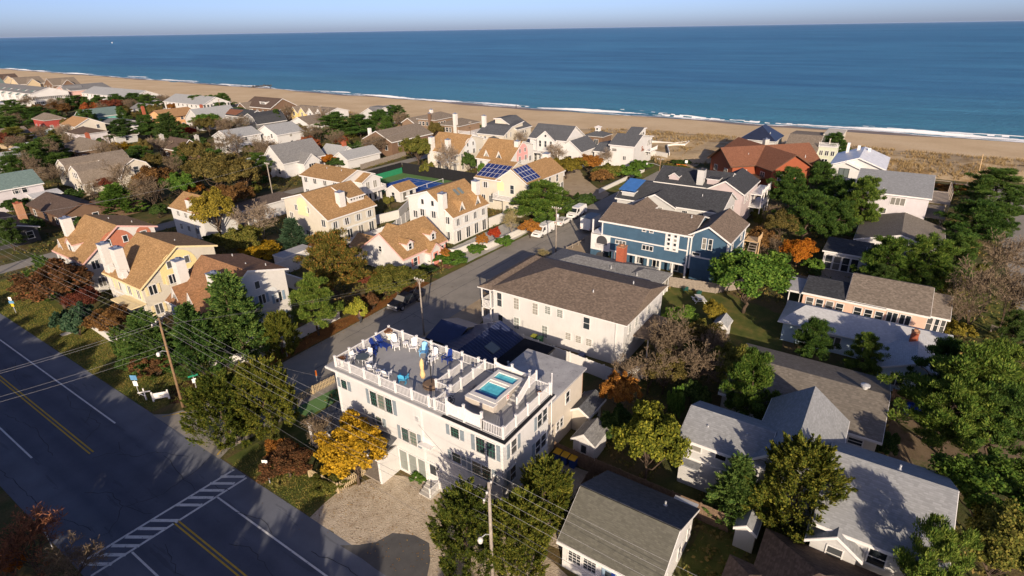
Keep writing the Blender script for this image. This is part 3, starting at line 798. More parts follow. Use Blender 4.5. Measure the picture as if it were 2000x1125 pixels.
CH.chimney(67.0, 68.3, 83.9, 85.1, 0, 9.0); CH.put(MB().prism([(66.4, 84.0, 5.6), (68.9, 84.0, 5.6), (67.65, 84.0, 7.8)], (0, .6, 0)), 'chimney_skirt', 'stucco_white')
CH.body('x', 69.3, 73.0, [(84.2, 7.5), (88.6, 9.0), (89.4, 8.9)], 'stucco_white', 'roof_tan', z0=5.6, oa=.2, oe=.35, th=.12)
CH.win('S', 84.19, [69.9, 70.6, 71.3, 72.0, 72.6], 7.1, .42, .5, 'plain')
CH.win('W', 62.69, [91.2, 87.9], 6.3, .75, 1.05, 'pair'); CH.arch('W', 62.69, 89.4, 5.0, 3.0, 3.4, 'arch_cream')
RH = townhouse('white three storey townhouse with two triangular dormers and skylights', 'S', 64.4, 75.1, 75.8, 86.3, 'arch_pale', shut='shutter_pale', zs=(5.2, 9.2, 7.6), archpos=70.2)
RH.chimney(75.2, 76.4, 66.0, 67.2, 0, 9.3); RH.chimney(85.4, 86.6, 66.2, 67.4, 0, 9.4)
tri_dormer(RH, 'S', 79.0, 64.8, 2.4, 5.5, 1.7, 1.75); tri_dormer(RH, 'S', 83.8, 64.8, 2.4, 5.5, 1.7, 1.75)
for x in (80.9, 82.2): RH.put(MB().prism([(x, 67.2, 7.62), (x + .7, 67.2, 7.62), (x + .7, 68.4, 8.48), (x, 68.4, 8.48)], (0, 0, .16)), 'skylight', 'glass_pale')
Q1 = townhouse('tan roofed cream townhouse behind the tennis court, two white chimneys', 'W', 121.3, 132.5, 99.5, 111.0, 'arch_pale', wall='wall_cream', archpos=126.4)
Q1.chimney(121.0, 122.3, 108.8, 110.0, 0, 8.9); Q1.chimney(121.4, 122.6, 103.2, 104.4, 0, 8.6)
Q2 = townhouse('tan roofed townhouse with pink arch panel and two triangular dormers', 'W', 120.0, 131.4, 82.0, 92.4, 'arch_rose', archpos=126.0)
Q2.chimney(124.0, 125.2, 82.0, 83.2, 0, 9.6)
tri_dormer(Q2, 'W', 89.6, 120.5, 2.4, 5.6, 1.8, 1.75); tri_dormer(Q2, 'W', 85.6, 120.5, 2.4, 5.6, 1.8, 1.75)
# pale house with tan roof left of the birch
h = House('house', 'white house with small tan roof and chimney behind the ginkgo tree', 55, 110)
h.gable('y', 104.6, 115.6, 51.8, 58.5, 5.5, 7.6, 'wall_white', 'roof_tan'); h.win('W', 51.79, [113.1, 110.4, 107.4], 4.6, .8, 1.1, 'pair', shut='shutter_pale'); h.win('W', 51.79, [113.1, 110.4, 107.4], 1.9, .8, 1.1, 'pair', shut='shutter_pale')
h.chimney(51.6, 52.7, 107.8, 109, 0, 7.9, cap='brick_red'); h.flat(58.6, 75, 108.2, 114.5, 3.0, 'wall_white', 'roof_brown'); h.win('W', 58.5, [110], 1.5)
# U: white house north of the tennis court
h = House('house', 'white two storey house with tan roof and balconies by tennis court', 87, 108)
h.gable('y', 101.4, 115.2, 82.0, 91.6, 5.6, 7.3, 'wall_white', 'roof_tan'); h.win('W', 81.99, [113.7, 110.5, 107, 103.6], 4.7, 1.0, 1.15, 'pair', shut='shutter_pale'); h.win('W', 81.99, [113.7, 110.5, 107], 1.8, 1.0, 1.3, 'pair', shut='shutter_pale')
h.gable('y', 99.2, 103, 86.0, 91.6, 5.0, 6.3, 'wall_white', 'roof_tan'); h.win('S', 99.19, [87.6, 89.8], 3.9, 1.0, 1.6, 'pair'); h.box('balcony', 'trim_white', 86, 91.8, 97.6, 99.2, 2.5, 2.65); h.railing((86, 97.6), (91.8, 97.6), 2.65); h.railing((91.8, 97.6), (91.8, 99.2), 2.65); h.win('S', 99.19, [87.6, 89.8], 1.3, 1.3, 2, 'pair')
for x in (86.1, 88.9, 91.7): h.box('post', 'trim_white', x - .08, x + .08, 97.62, 97.78, 0, 2.5)
for y in (105, 110): h.vent(85.5, y, 6.9)
# V: solar house
h = House('house', 'white house with two fields of blue solar panels on tan roof', 105, 69)
h.gable('x', 98.0, 113.4, 62.6, 70.4, 6.6, 9.2, 'wall_cream', 'roof_tan'); h.body('y', 69.5, 76.0, [(98.05, 6.55), (104.6, 9.15), (111.5, 6.55)], 'wall_cream', 'roof_tan')
h.win('S', 62.59, [103.6, 107.2, 110.4], 5.4, .8, 1.5, 'sash'); h.win('S', 62.59, [111.6, 112.4, 113.0], 3.2, .5, 1.4, 'plain'); h.win('S', 62.59, [104, 108], 2.2, .9, 1.3)
h.win('W', 97.99, [73.4], 5.2, .9, 1.2, 'pair', shut='shutter_pale'); h.win('W', 97.99, [66.4], 5.0, .9, 1.8, 'sash'); h.win('W', 97.99, [74, 72], 2.2, .9, 1.4, 'pair'); h.arch('W', 97.99, 69.4, 4.4, 1.8, 2.2, 'arch_cream')
h.box('balcony', 'trim_white', 95.6, 98, 62.4, 70, 3.0, 3.2); h.box('wall', 'wall_cream', 95.8, 98, 62.8, 67.4, 0, 2.98); h.railing((95.7, 62.5), (95.7, 70), 3.2); h.railing((95.7, 62.5), (98, 62.5), 3.2); h.railing((95.7, 70), (98, 70), 3.2); h.win('W', 95.79, [64.2, 66.2], 1.4, .8, 1.4)
h.box('balcony', 'trim_white', 113.4, 114.8, 63, 69.8, 5.0, 5.2); h.railing((114.7, 63), (114.7, 69.7), 5.2); h.railing((113.5, 63), (114.7, 63), 5.2)
h.chimney(112.2, 113.6, 66.2, 67.6, 6, 10.0)
plain('solar', (.018, .03, .13), .18, .2, 1.0, spec=.7); plain('solar_frame', (.55, .56, .58), .4, .05)
def solar(h, o, u, v, nu, nv, wu, wv):
    o, u, v = Vector(o), Vector(u).normalized(), Vector(v).normalized()
    n = u.cross(v).normalized()
    if n.z < 0: n = -n
    M = Matrix((u, v, n)).transposed()
    for i in range(nu):
        for j in range(nv):
            c = o + u * ((i + .5) * wu) + v * ((j + .5) * wv) + n * .10
            p = MB().cbox(c, (wu - .03, wv - .03, .05), 0, M)
            ob = h.put(p, 'solar_panel', 'solar_frame')
            h.put(MB().cbox(c + n * .03, (wu - .11, wv - .11, .012), 0, M), 'solar_cell', 'solar', ob)
sl = (9.15 - 6.55) / 6.55
solar(h, (98.4, 76.2, 6.73), (0, -1, 0), (1, 0, sl), 6, 3, 1.12, 1.65)
sl2 = (9.2 - 6.6) / 3.9
solar(h, (98.0, 66.3, 9.24), (1, 0, 0), (0, -1, -sl2), 5, 3, 1.12, 1.42)
# pink trimmed cottage
P = House('cottage', 'small white cottage with pink trim, door and two gabled dormers', 65.3, 66.8)
P.gable('x', 60.2, 70.6, 62.0, 71.4, 2.95, 6.3, 'wall_white', 'roof_tan', 'trim_pink', rp=.5)
P.body('y', 70.5, 74.5, [(60.6, 2.7), (62.6, 4.2), (64.6, 2.7)], 'wall_white', 'roof_tan', 'trim_pink'); P.body('y', 70.5, 74.0, [(67.2, 2.7), (69, 4.2), (70.8, 2.7)], 'wall_white', 'roof_tan', 'trim_pink')
for x in (62.6, 68.2):
    P.dormer('S', x, 62.6, 66.2, 3.4, 1.5, 1.25, 'wall_white', 'roof_tan', 'trim_pink', rise=.55); P.win('S', 62.59, [x], 4.15, .65, .95, 'sash')
P.body('y', 60.9, 63.8, [(65.4, 2.55), (66.7, 3.7), (68.0, 2.55)], 'wall_white', 'roof_tan', 'trim_pink')
P.door('S', 60.89, 66.7, 0, 1.0, 2.1, 'shutter_pink'); P.win('S', 61.99, [62.9, 69.6], 1.5, .85, 1.35, 'sash', shut='shutter_pink')
for x in (65.5, 67.9): P.box('pilaster', 'trim_pink', x - .09, x + .09, 60.84, 60.9, 0, 2.5)
P.win('W', 60.19, [67], 3.6, .6, .9); P.box('air_conditioner', 'galvanised', 59.9, 60.2, 66.8, 67.3, 2.75, 3.0)
patch('brick_path', [(66.0, 60.9), (67.4, 60.9), (67.4, 57.6), (66.0, 57.6)], .013, 'pavers', .05, 30)
# pool hut by the tennis court
h = House('pool_hut', 'little white hut with tan roof beside the blue tennis court', 94, 95, cat='hut')
h.gable('x', 91.2, 96.4, 92.8, 97.0, 2.5, 3.7, 'wall_white', 'roof_tan'); h.win('S', 92.79, [92.6, 94.8], 1.3, 1.1, 1.9, 'plain'); h.win('W', 91.19, [95], 1.4)

# ------------------------------------------------------------------ white house with brown hip roof
B = House('house', 'white two storey house with wide brown shingled hip roof', 59.8, 30.5)
B.hip(53.7, 65.8, 21.4, 39.6, 5.6, 7.7, 'wall_white', 'roof_brown', ins=6.2, gable='-', oe=.5)
B.put(MB().prism([(53.7, 21.4, 5.6), (65.8, 21.4, 5.6), (59.75, 21.4, 7.55)], (0, -.02, 0)), 'gable_end', 'wall_white')
B.win('W', 53.69, [36.0, 33.2], 4.4, .75, 1.5, 'grid', pane='curtain'); B.win('W', 53.69, [31.4, 29.7], 4.7, .75, 1.0, 'grid', pane='blind'); B.win('W', 53.69, [26.1], 4.4, .8, 1.5, 'sash')
B.win('W', 53.69, [36.0, 31.8], 1.6, .75, 1.6, 'grid', pane='blind'); B.win('W', 53.69, [28.5, 27.1, 25.7], 1.95, .7, .9, 'grid', pane='curtain')
B.win('S', 21.37, [55.3, 57.2, 61], 4.5, .7, 1.3, 'grid', pane='blind'); B.win('S', 21.37, [57.5, 59.8], 6.2, .5, .5, 'plain')
B.box('porch_roof', 'roof_brown', 56.6, 63, 19.4, 21.4, 2.7, 2.85)
for x in (56.8, 59.8, 62.8): B.box('post', 'trim_white', x - .07, x + .07, 19.5, 19.64, 0, 2.7)
# balcony recess on the street end, drawn as projecting porch
B.box('balcony', 'trim_white', 53.2, 56.0, 39.6, 41.2, 2.75, 2.95); B.box('wall', 'trim_white', 53.3, 55.9, 39.65, 41.1, 0, 1.2)
B.railing((53.25, 39.7), (53.25, 41.15), 2.95); B.railing((53.25, 41.15), (56, 41.15), 2.95)
cr = MB()
for t in (0, 1):
    y = 39.75 + t * .7
    cr.beam((53.2, y, 3.05), (53.2, y + .68, 3.95), .05).beam((53.2, y + .68, 3.05), (53.2, y, 3.95), .05)
B.put(cr, 'cross_bracing', 'vinyl')
for y in (39.75, 41.1): B.box('post', 'trim_white', 53.2, 53.36, y - .08, y + .08, 1.2, 5.6)
B.hip(53.3, 65.8, 39.5, 41.3, 5.56, 6.2, None, 'roof_brown', oe=.3, ins=.6)
B.vent(57.0, 27, 6.75); B.vent(60.6, 23.4, 7.4)
B.win('W', 53.69, [38.6], 4.3, .7, 1.9, 'sash'); B.win('W', 53.69, [38.5], 1.2, .7, 1.8, 'sash')
B.box('downpipe', 'trim_white', 53.58, 53.66, 22.3, 22.4, 0, 5.5)

# ------------------------------------------------------------------ low grey hip house
h = House('house', 'single storey house under a low grey hip roof with screened porch', 72.5, 33)
h.hip(67.4, 77.4, 26.8, 42.4, 2.7, 4.6, 'wall_grey', 'roof_grey', ins=5.4); h.hip(70.6, 76.8, 24.3, 30, 2.65, 4.0, 'wall_grey', 'roof_grey')
h.chimney(75.3, 76.6, 31.0, 32.2, 0, 5.9, 'brick_red', 'brick_tan'); h.vent(71, 31, 4.3, .35); h.vent(72, 27.4, 3.6, .35)
for i in range(5):
    x = 70.8 + i * 1.45; h.box('porch_post', 'trim_white', x - .06, x + .06, 24.18, 24.3, 0, 2.65)
h.box('screen', 'glass_pale', 70.9, 76.6, 24.22, 24.27, .8, 2.5); h.box('porch_rail', 'trim_white', 70.7, 76.8, 24.16, 24.3, .7, .82)

# ------------------------------------------------------------------ dark blue house on piers
h = House('blue_house', 'dark blue house with white trim, brown roof and open ground floor', 87, 28)
ZF = 2.35
h.body('y', 23.3, 37.8, [(82.0, 7.4), (86.9, 9.0), (91.5, 7.4)], 'wall_blue', 'roof_brown', z0=ZF, oa=.45, oe=.5); h.body('x', 82.2, 92.4, [(17.7, 7.3), (20.7, 9.1), (23.7, 7.3)], 'wall_blue', 'roof_brown', z0=ZF - .3, oa=.45, oe=.45)
h.body('x', 89, 95.5, [(33.8, 7.0), (35.6, 8.2), (37.4, 7.0)], 'wall_blue', 'roof_brown', z0=ZF, oa=.2)
t = MB()
for y in (23.5, 37.75): t.box(81.93, 82.0, y - .1, y + .1, ZF, 7.3)
for y in (17.8, 23.1): t.box(82.12, 82.2, y - .1, y + .1, ZF - .3, 7.2)
t.box(82.2, 82.4, 17.6, 17.7, ZF - .3, 7.2).box(92.2, 92.4, 17.6, 17.7, ZF - .3, 7.2).box(82.2, 92.4, 17.6, 17.7, 4.55, 4.75)
t.box(81.92, 82.0, 23.6, 37.6, 4.75, 4.95).box(81.92, 82.0, 23.6, 37.8, ZF - .02, ZF + .22).box(82.1, 82.2, 17.9, 23.0, 4.0, 4.2)
h.put(t, 'corner_trim', 'trim_white')
h.win('W', 81.98, [30.6, 29.4], 7.0, .5, .5, 'plain'); h.win('W', 81.98, [34.4], 4.15, 1.7, .5, 'triple'); h.win('W', 81.98, [29.8], 4.1, 1.7, .7, 'triple')
h.box('window_surround', 'trim_white', 81.94, 82.0, 24.9, 27.1, 4.3, 7.3)
for y in (25.5, 26.5):
    for z in (4.75, 5.45, 6.15, 6.85): h.win('W', 81.94, [y], z, .42, .42, 'plain')
h.win('W', 82.18, [20.3, 21.2], 6.4, .5, 1.6, 'sash'); h.win('W', 82.18, [22.2], 4.55, 1.1, .4, 'plain'); h.win('S', 17.69, [84.6, 90], 6, .8, 1.2)
for i in range(8):
    y = 23.6 + i * 2.0; h.box('pier', 'trim_white', 82.05, 82.35, y - .12, y + .12, 0, ZF - .02)
h.box('ground_floor_wall', 'wall_blue', 84.5, 91, 24, 37, 0, ZF - .02); h.win('W', 84.48, [26, 29, 32, 35], 1.1, 1.2, 1.7, 'pair', pane='glass')
h.box('ground_floor_wall', 'wall_blue', 82.6, 92, 18, 23, 0, ZF - .32)
# arched balcony at the street end
h.box('porch_wall', 'trim_white', 81.7, 81.95, 36.2, 39.6, 2.2, 5.0); h.arch('W', 81.69, 37.6, 3.2, 1.9, 1.6, 'wall_dark'); h.arch('W', 81.69, 37.6, .2, 1.9, 1.8, 'wall_dark'); h.railing((81.6, 36.6), (81.6, 38.8), 2.5, .9, post=False)
h.box('porch_wall', 'wall_blue', 81.7, 91, 37.9, 39.6, 0, 2.2); h.box('porch_floor', 'trim_white', 81.7, 91, 37.8, 39.6, 4.9, 5.05); h.box('post', 'trim_white', 81.8, 82.0, 39.3, 39.5, 5.05, 7.3)
h.vent(86.0, 24.6, 8.9, .4)
# rear deck and stairs, half rebuilt
dk = MB().box(92.4, 95.6, 17.8, 24, 4.6, 4.8)
for x in (92.7, 95.4):
    for y in (18, 21, 23.8): dk.box(x - .08, x + .08, y - .08, y + .08, 0, 4.6)
h.put(dk, 'rear_deck', 'wood_new'); stp = MB()
for i in range(12): stp.box(92.6 - i * .32, 92.95 - i * .32, 15.6, 16.8, 4.2 - i * .36, 4.26 - i * .36)
stp.beam((93, 15.6, 4.2), (88.8, 15.6, 0), .06, .3).beam((93, 16.8, 4.2), (88.8, 16.8, 0), .06, .3)
h.put(stp, 'stairs', 'wood_grey'); h.box('landing', 'wood_new', 92.9, 95.4, 15.6, 17.7, 4.2, 4.35); h.railing((92.9, 15.6), (95.4, 15.6), 4.35, .9, 'wood_new')
for x in (93.1, 95.2): h.box('post', 'wood_new', x - .07, x + .07, 15.65, 15.79, 0, 4.2)

# ------------------------------------------------------------------ grey house with charcoal roof
h = House('house', 'pale grey house with charcoal roof behind the dark blue house', 103, 31)
h.body('y', 23.2, 42.4, [(98.0, 6.7), (103.2, 9.0), (107.4, 6.9)], 'wall_grey', 'roof_charcoal'); h.body('x', 97.5, 104, [(31.2, 6.6), (34.9, 8.4), (38.6, 6.6)], 'wall_grey', 'roof_charcoal')
h.win('W', 97.48, [33.8, 35.2], 5.4, .8, 1.6, 'grid'); h.win('W', 97.99, [29.4, 26.5], 5.4, .9, 1.4, 'grid'); h.win('W', 97.48, [33.5, 36], 2.2, .9, 1.5, 'grid'); h.win('W', 97.99, [29, 25.5], 2.2, .9, 1.5, 'grid'); h.win('S', 23.19, [100, 103.2, 106], 5.2, .8, 1.4)
h.dormer('W', 40.6, 98.6, 103, 6.8, 2.4, 1.0, 'wall_grey', 'metal_blue', kind='flat'); h.put(MB().prism([(98.0, 39.0, 8.3), (98.0, 42.2, 8.3), (103.2, 42.2, 9.3), (103.2, 39.0, 9.3)], (0, 0, .08)), 'tarp', 'metal_blue')
h.vent(101.2, 27.5, 8.2)
# lilac house
h = House('lilac_house', 'lilac clapboard house with charcoal roof and stacked rear porches', 119, 30)
h.body('y', 26.5, 40.5, [(112.6, 7.0), (117.4, 9.2), (122.4, 7.0)], 'wall_lilac', 'roof_charcoal'); h.body('x', 111.9, 124.5, [(22.9, 6.8), (26.4, 8.8), (29.9, 6.8)], 'wall_lilac', 'roof_charcoal')
h.chimney(112.8, 114.4, 30.9, 32.2, 5.5, 10.2, 'wall_grey', 'wall_dark'); h.win('W', 111.88, [25.6], 5.6, .9, 1.4, 'grid'); h.win('S', 22.89, [114.4, 116.6], 5.2, .8, 1.4); h.win('W', 111.88, [27], 2.5, .9, 1.5, 'grid')
h.dormer('W', 37.0, 113.4, 117, 7.2, 2.0, 1.0, 'wall_lilac', 'roof_charcoal', rise=.7); h.dormer('W', 29.2, 113.4, 117, 7.2, 2.2, 1.3, 'wall_lilac', 'roof_charcoal', kind='flat')
for z in (2.6, 5.2):
    h.box('porch_floor', 'trim_white', 118.5, 126.8, 20.6, 22.9, z, z + .18); h.railing((118.6, 20.7), (126.7, 20.7), z + .18, .95)
for x in (118.7, 121.3, 124, 126.6): h.box('post', 'trim_white', x - .09, x + .09, 20.65, 20.83, 0, 6.4)
h.win('S', 22.89, [119.6, 122, 124], 3.9, 1.0, 1.9, 'pair'); h.win('S', 22.89, [119.6, 122, 124], 1.2, 1.0, 1.9, 'pair'); h.vent(117, 27, 8.4)
# rust red house: cross plan turned 45 degrees
h = House('red_house', 'rust red board house with broad brown cross gabled roof', 0, 0, R(-45), (156.5, 28.5))
for ax in 'xy': h.gable(ax, -11.5, 11.5, -5.2, 5.2, 5.0, 8.2 if ax == 'x' else 8.15, 'wall_red', 'roof_red_brown', 'trim_brown', oa=.9, oe=.7)
h.win('W', -11.52, [-2.4, 2.4], 2.9, 1.3, 1.3, 'pair', 'trim_white'); h.win('S', -11.52, [-2.6, 2.2], 2.9, 1.4, 1.4, 'pair'); h.win('W', -5.22, [-8.2], 2.9, 1.5, 1.4, 'pair'); h.win('S', -5.22, [-8.4], 2.9, 1.5, 1.4, 'pair')
h.chimney(3.5, 4.7, 5.4, 6.6, 0, 8.6, 'concrete'); h.vent(-6, -2.5, 6.7); h.vent(5, -9, 6.9); h.box('carport_slab', 'trim_brown', -10, -5.4, -10, -5.4, 2.4, 2.6)
# ------------------------------------------------------------------ main white house with roof deck
DZ = 8.6
M = House('main_house', 'big white three storey house with railed roof deck and plunge pool', 30.5, 29)
WX, EX, SY, NY = 27.2, 33.8, 19.6, 38.1
M.box('wall', 'wall_white', WX, EX, SY, NY, 0, 8.3)
M.box('roof_slab', 'trim_white', 26.75, 34.2, 19.1, 38.9, 8.3, 8.5)
M.box('roof_edge', 'decking', 26.82, 34.13, 25.2, 38.83, 8.5, 8.53); M.box('roof_edge', 'roof_black', 26.80, 34.15, 19.15, 25.2, 8.5, 8.535)
M.box('deck_floor', 'decking', 27.12, 33.85, 19.45, 37.85, 8.53, DZ)
G = dict(frame='trim_green', shut='shutter_grey')
M.win('W', WX - .01, [37.1], 6.95, .75, .95, 'grid', **G)
def bank(u, z, n, w, hh):
    for i in range(n): M.win('W', WX - .01, [u + (n - 1) / 2 * (w + .13) - i * (w + .13)], z, w, hh, 'grid', 'trim_green')
    for q in (-1, 1):
        key = ('b', hh)
        M.put(MB().box(WX - .06, WX, u + q * (n * (w + .13) / 2 + .22) - .19, u + q * (n * (w + .13) / 2 + .22) + .19, z - hh / 2, z + hh / 2), 'shutter', 'shutter_grey')
bank(32.4, 6.85, 3, .8, 1.5); bank(29.4, 4.45, 2, .8, 1.4); bank(21.2, 7.0, 2, .85, 1.45); bank(21.7, 4.45, 2, .85, 1.4); bank(24.2, 7.15, 1, .85, .95); bank(24.2, 4.6, 1, .85, .95); bank(33.0, 4.6, 1, .7, .9)
M.win('W', WX - .01, [30.4, 29.3, 28.2], 1.45, .9, 2.1, 'plain', pane='blind')
M.win('S', SY - .01, [28.6, 32.4, 33.2], 6.9, .75, 1.3, 'sash', shut=None); M.win('S', SY - .01, [28.4, 32.1, 33.0], 4.4, .75, 1.3, 'sash'); M.win('S', SY - .01, [29.6, 32.8], 1.6, .75, 1.3, 'sash')
for u, z in ((27.85, 6.9), (29.3, 6.9), (31.75, 6.9), (27.75, 4.4), (31.45, 4.4)): M.put(MB().box(u - .18, u + .18, SY - .06, SY, z - .65, z + .65), 'shutter', 'shutter_grey')
for y in (25.0, 22.1):
    g = MB().box(WX - .05, WX, y - 1.25, y + 1.25, 0, 2.25)
    for k in range(1, 4): g.box(WX - .07, WX - .05, y - 1.2, y + 1.2, k * .56 - .02, k * .56 + .02)
    M.put(g, 'garage_door', 'wall_grey')
M.door('W', WX - .01, 26.95, .6, .95, 2.1)
s5 = MB()
for i in range(4): s5.box(WX - .4 - i * .3, WX - .1 - i * .3 if i else WX, 26.3, 27.6, 0, .6 - i * .15)
M.put(s5, 'entry_steps', 'concrete'); M.railing((WX - 1.3, 26.3), (WX - .1, 26.3), .3, .9)
for y in (38.0, 27.75, 19.75): M.box('downpipe', 'trim_white', WX - .09, WX, y - .05, y + .05, 0, 8.3)
M.box('meter_box', 'galvanised', WX - .16, WX, 23.4, 23.75, 1.1, 1.6)
for y in (26.4, 23.55): M.box('wall_lamp', 'black_metal', WX - .14, WX, y - .07, y + .07, 2.35, 2.6)
M.box('wall_vent', 'galvanised', WX - .12, WX, 28.1, 28.4, 6.6, 6.95); M.put(MB().box(WX - .5, WX, 26.6, 28.0, 4.5, 4.62).box(WX - .03, WX, 26.8, 27.9, 4.62, 5.2), 'awning_shelf', 'trim_white')
# side porch with dark roof
pr = MB().prism([(24.9, 31.0, 2.75), (24.9, 38.6, 2.75), (27.2, 38.6, 3.5), (27.2, 31.0, 3.5)], (0, 0, .12)); M.put(pr, 'porch_roof', 'roof_slate')
M.put(MB().prism([(24.9, 38.6, 2.75), (24.9, 40.6, 2.75), (30.5, 40.6, 2.75), (30.5, 38.15, 3.5), (27.2, 38.15, 3.5)], (0, 0, .11)), 'porch_roof', 'roof_slate')
for y in (31.2, 33.4, 35.6, 38.0, 40.4): M.box('porch_post', 'trim_white', 24.95, 25.1, y - .08, y + .08, 0, 2.78)
M.box('porch_beam', 'trim_white', 24.92, 25.1, 31.0, 40.5, 2.5, 2.72); M.box('porch_wall', 'wall_white', 25.0, 27.2, 31.05, 31.2, 0, 2.7); M.box('porch_deck', 'wood_grey', 24.9, 27.2, 31.2, 40.5, .1, .25)
# railings of the roof deck
POSTS = set()
def deck_post(c, ht):
    k = (round(c[0], 1), round(c[1], 1))
    if k in POSTS: return
    POSTS.add(k)
    o = M.put(MB().cbox((c[0], c[1], DZ + (ht + .1) / 2), (.15, .15, ht + .1)), 'railing_post', 'vinyl')
    M.put(MB().cbox((c[0], c[1], DZ + ht + .13), (.19, .19, .06)), 'post_cap', 'vinyl', o)
def rails(pts, z, h=1.0):
    for a, b in zip(pts[:-1], pts[1:]):
        n = max(1, round(math.dist(a, b) / 1.85))
        for i in range(n):
            p = (a[0] + (b[0] - a[0]) * i / n, a[1] + (b[1] - a[1]) * i / n); q = (a[0] + (b[0] - a[0]) * (i + 1) / n, a[1] + (b[1] - a[1]) * (i + 1) / n)
            M.put(rail_mb(p, q, z, h, gap=.15, picket=.04, topw=.08, post=False), 'deck_railing', 'vinyl')
            deck_post(p, h); deck_post(q, h)
# scalloped privacy panels
def privacy(p, q, ht=1.35):
    p, q = Vector((*p, DZ)), Vector((*q, DZ)); d = q - p; L = d.length; e = d / L
    pts = []
    for i in range(13):
        t = i / 12; z = ht - .16 * math.sin(math.pi * t) ** 1.0
        pts.append((p.x + e.x * L * t, p.y + e.y * L * t, DZ + z))
    base = [(q.x, q.y, DZ + .12), (p.x, p.y, DZ + .12)]
    n = Vector((-e.y, e.x, 0)) * .06
    o = M.put(MB().prism(pts + base, n), 'privacy_panel', 'vinyl')
    pl = MB()
    for i in range(int(L / .15)):
        c = p + e * (.1 + i * .15); pl.cbox((c.x - n.x * .4, c.y - n.y * .4, DZ + .6), (.02, .02, .95), 0)
    M.put(pl, 'panel_groove', 'trim_white', o)
    for c in (p, q): deck_post((c.x, c.y), ht + .15)
privacy((27.15, 24.85), (27.15, 23.15)); privacy((27.15, 23.15), (27.15, 21.45)); privacy((33.85, 24.95), (33.85, 23.2)); privacy((33.85, 23.2), (33.85, 21.45))
rails([(27.15, 24.85), (27.15, 37.8), (33.85, 37.8), (33.85, 24.95)], DZ); rails([(33.85, 21.45), (33.85, 19.5), (27.15, 19.5), (27.15, 21.45)], DZ)
rails([(27.15, 26.1), (33.85, 26.1)], DZ); rails([(29.2, 27.7), (32.6, 27.7)], DZ); rails([(29.2, 26.15), (29.2, 27.7)], DZ)
# stairwell hatch, swim spa, spa stairs
M.box('stair_hatch', 'decking', 29.5, 33.6, 26.25, 27.55, DZ, DZ + .02)
plain('spa_shell', (.62, .60, .56), .3, .05); plain('spa_cabinet', (.34, .31, .28), .6, .1, 6); plain('pool_water', (.10, .50, .60), .06, .25, 2.5, spec=.6); plain('pool_floor', (.10, .45, .55), .5, .1); plain('cover_navy', (.012, .03, .12), .6); plain('spa_cover', (.46, .41, .35), .6, .1)
S = tag(empty('swim_spa', (31.05, 22.95, DZ)), 'long swim spa with turquoise water sunk among grey deck boards', 'swim spa')
def spa(name, mat, x0, x1, y0, y1, z0, z1, parent=S): return MB().box(x0 - 31.05, x1 - 31.05, y0 - 22.95, y1 - 22.95, z0, z1).obj(name, mat, parent)
cab = MB()
for a in ((29.3, 33.2, 21.72, 21.8), (29.3, 33.2, 24.1, 24.18), (29.3, 29.38, 21.8, 24.1), (33.12, 33.2, 21.8, 24.1)): cab.box(a[0] - 31.05, a[1] - 31.05, a[2] - 22.95, a[3] - 22.95, 0, 1.0)
cab.obj('cabinet', 'spa_cabinet', S)
rim = MB()
for a in ((29.2, 33.3, 21.65, 21.95), (29.2, 33.3, 23.95, 24.25), (29.2, 29.6, 21.95, 23.95), (33.0, 33.3, 21.95, 23.95), (31.75, 32.05, 21.95, 23.95)): rim.box(a[0] - 31.05, a[1] - 31.05, a[2] - 22.95, a[3] - 22.95, .95, 1.08)
rim.obj('rim', 'spa_shell', S); spa('water', 'pool_water', 29.55, 31.8, 21.9, 24.0, .85, .9); spa('water', 'pool_water', 32.0, 33.05, 21.9, 24.0, .87, .92)
spa('bench', 'spa_shell', 31.5, 31.75, 22.0, 23.9, .90, .98); spa('cover_roll', 'cover_navy', 29.6, 29.85, 21.9, 24.0, .92, 1.1)
MB().box(-2.25, -1.75, -1.4, 1.4, .45, .95).obj('cover_box', 'spa_cover', S); MB().box(-2.28, -1.72, -1.42, 1.42, .95, 1.02).obj('cover_lid', 'spa_shell', S)
plain('sign_white', (.78, .78, .76), .5, .03); plain('sign_red', (.55, .05, .04), .5, .05)
sg = MB().box(-.25, .05, -1.265, -1.25, .35, .85).obj('notice', 'sign_white', S); MB().box(-.22, .02, -1.275, -1.266, .68, .8).obj('notice_band', 'sign_red', sg); MB().box(-.2, 0, -1.275, -1.266, .45, .6).obj('notice_band', 'sign_red', sg)
stt = tag(empty('spa_stairs', (32.4, 21.2, DZ)), 'grey deck stairs with white handrails beside the swim spa', 'stairs')
for i in range(5): MB().box(-1.6 + i * .36, -1.24 + i * .36, -.45, .45, 0, .2 * (i + 1)).obj('tread', 'decking', stt)
MB().box(.2, 1.3, -.5, .5, 0, 1.0).obj('landing', 'decking', stt)
hr = MB()
a, b = Vector((-1.6, -.5, .05)), Vector((.2, -.5, 1.0))
hr.beam(a + Vector((0, 0, .95)), b + Vector((0, 0, .95)), .07).beam(a + Vector((0, 0, .15)), b + Vector((0, 0, .15)), .05)
for i in range(1, 14): c = a + (b - a) * i / 14; hr.cbox((c.x, c.y, c.z + .5), (.04, .04, .9))
for c in (a, b): hr.cbox((c.x, c.y, c.z + .5), (.14, .14, 1.1))
hr.obj('handrail', 'vinyl', stt)
rail_mb((.2, -.5), (1.3, -.5), 1.0, .9).obj('handrail', 'vinyl', stt)

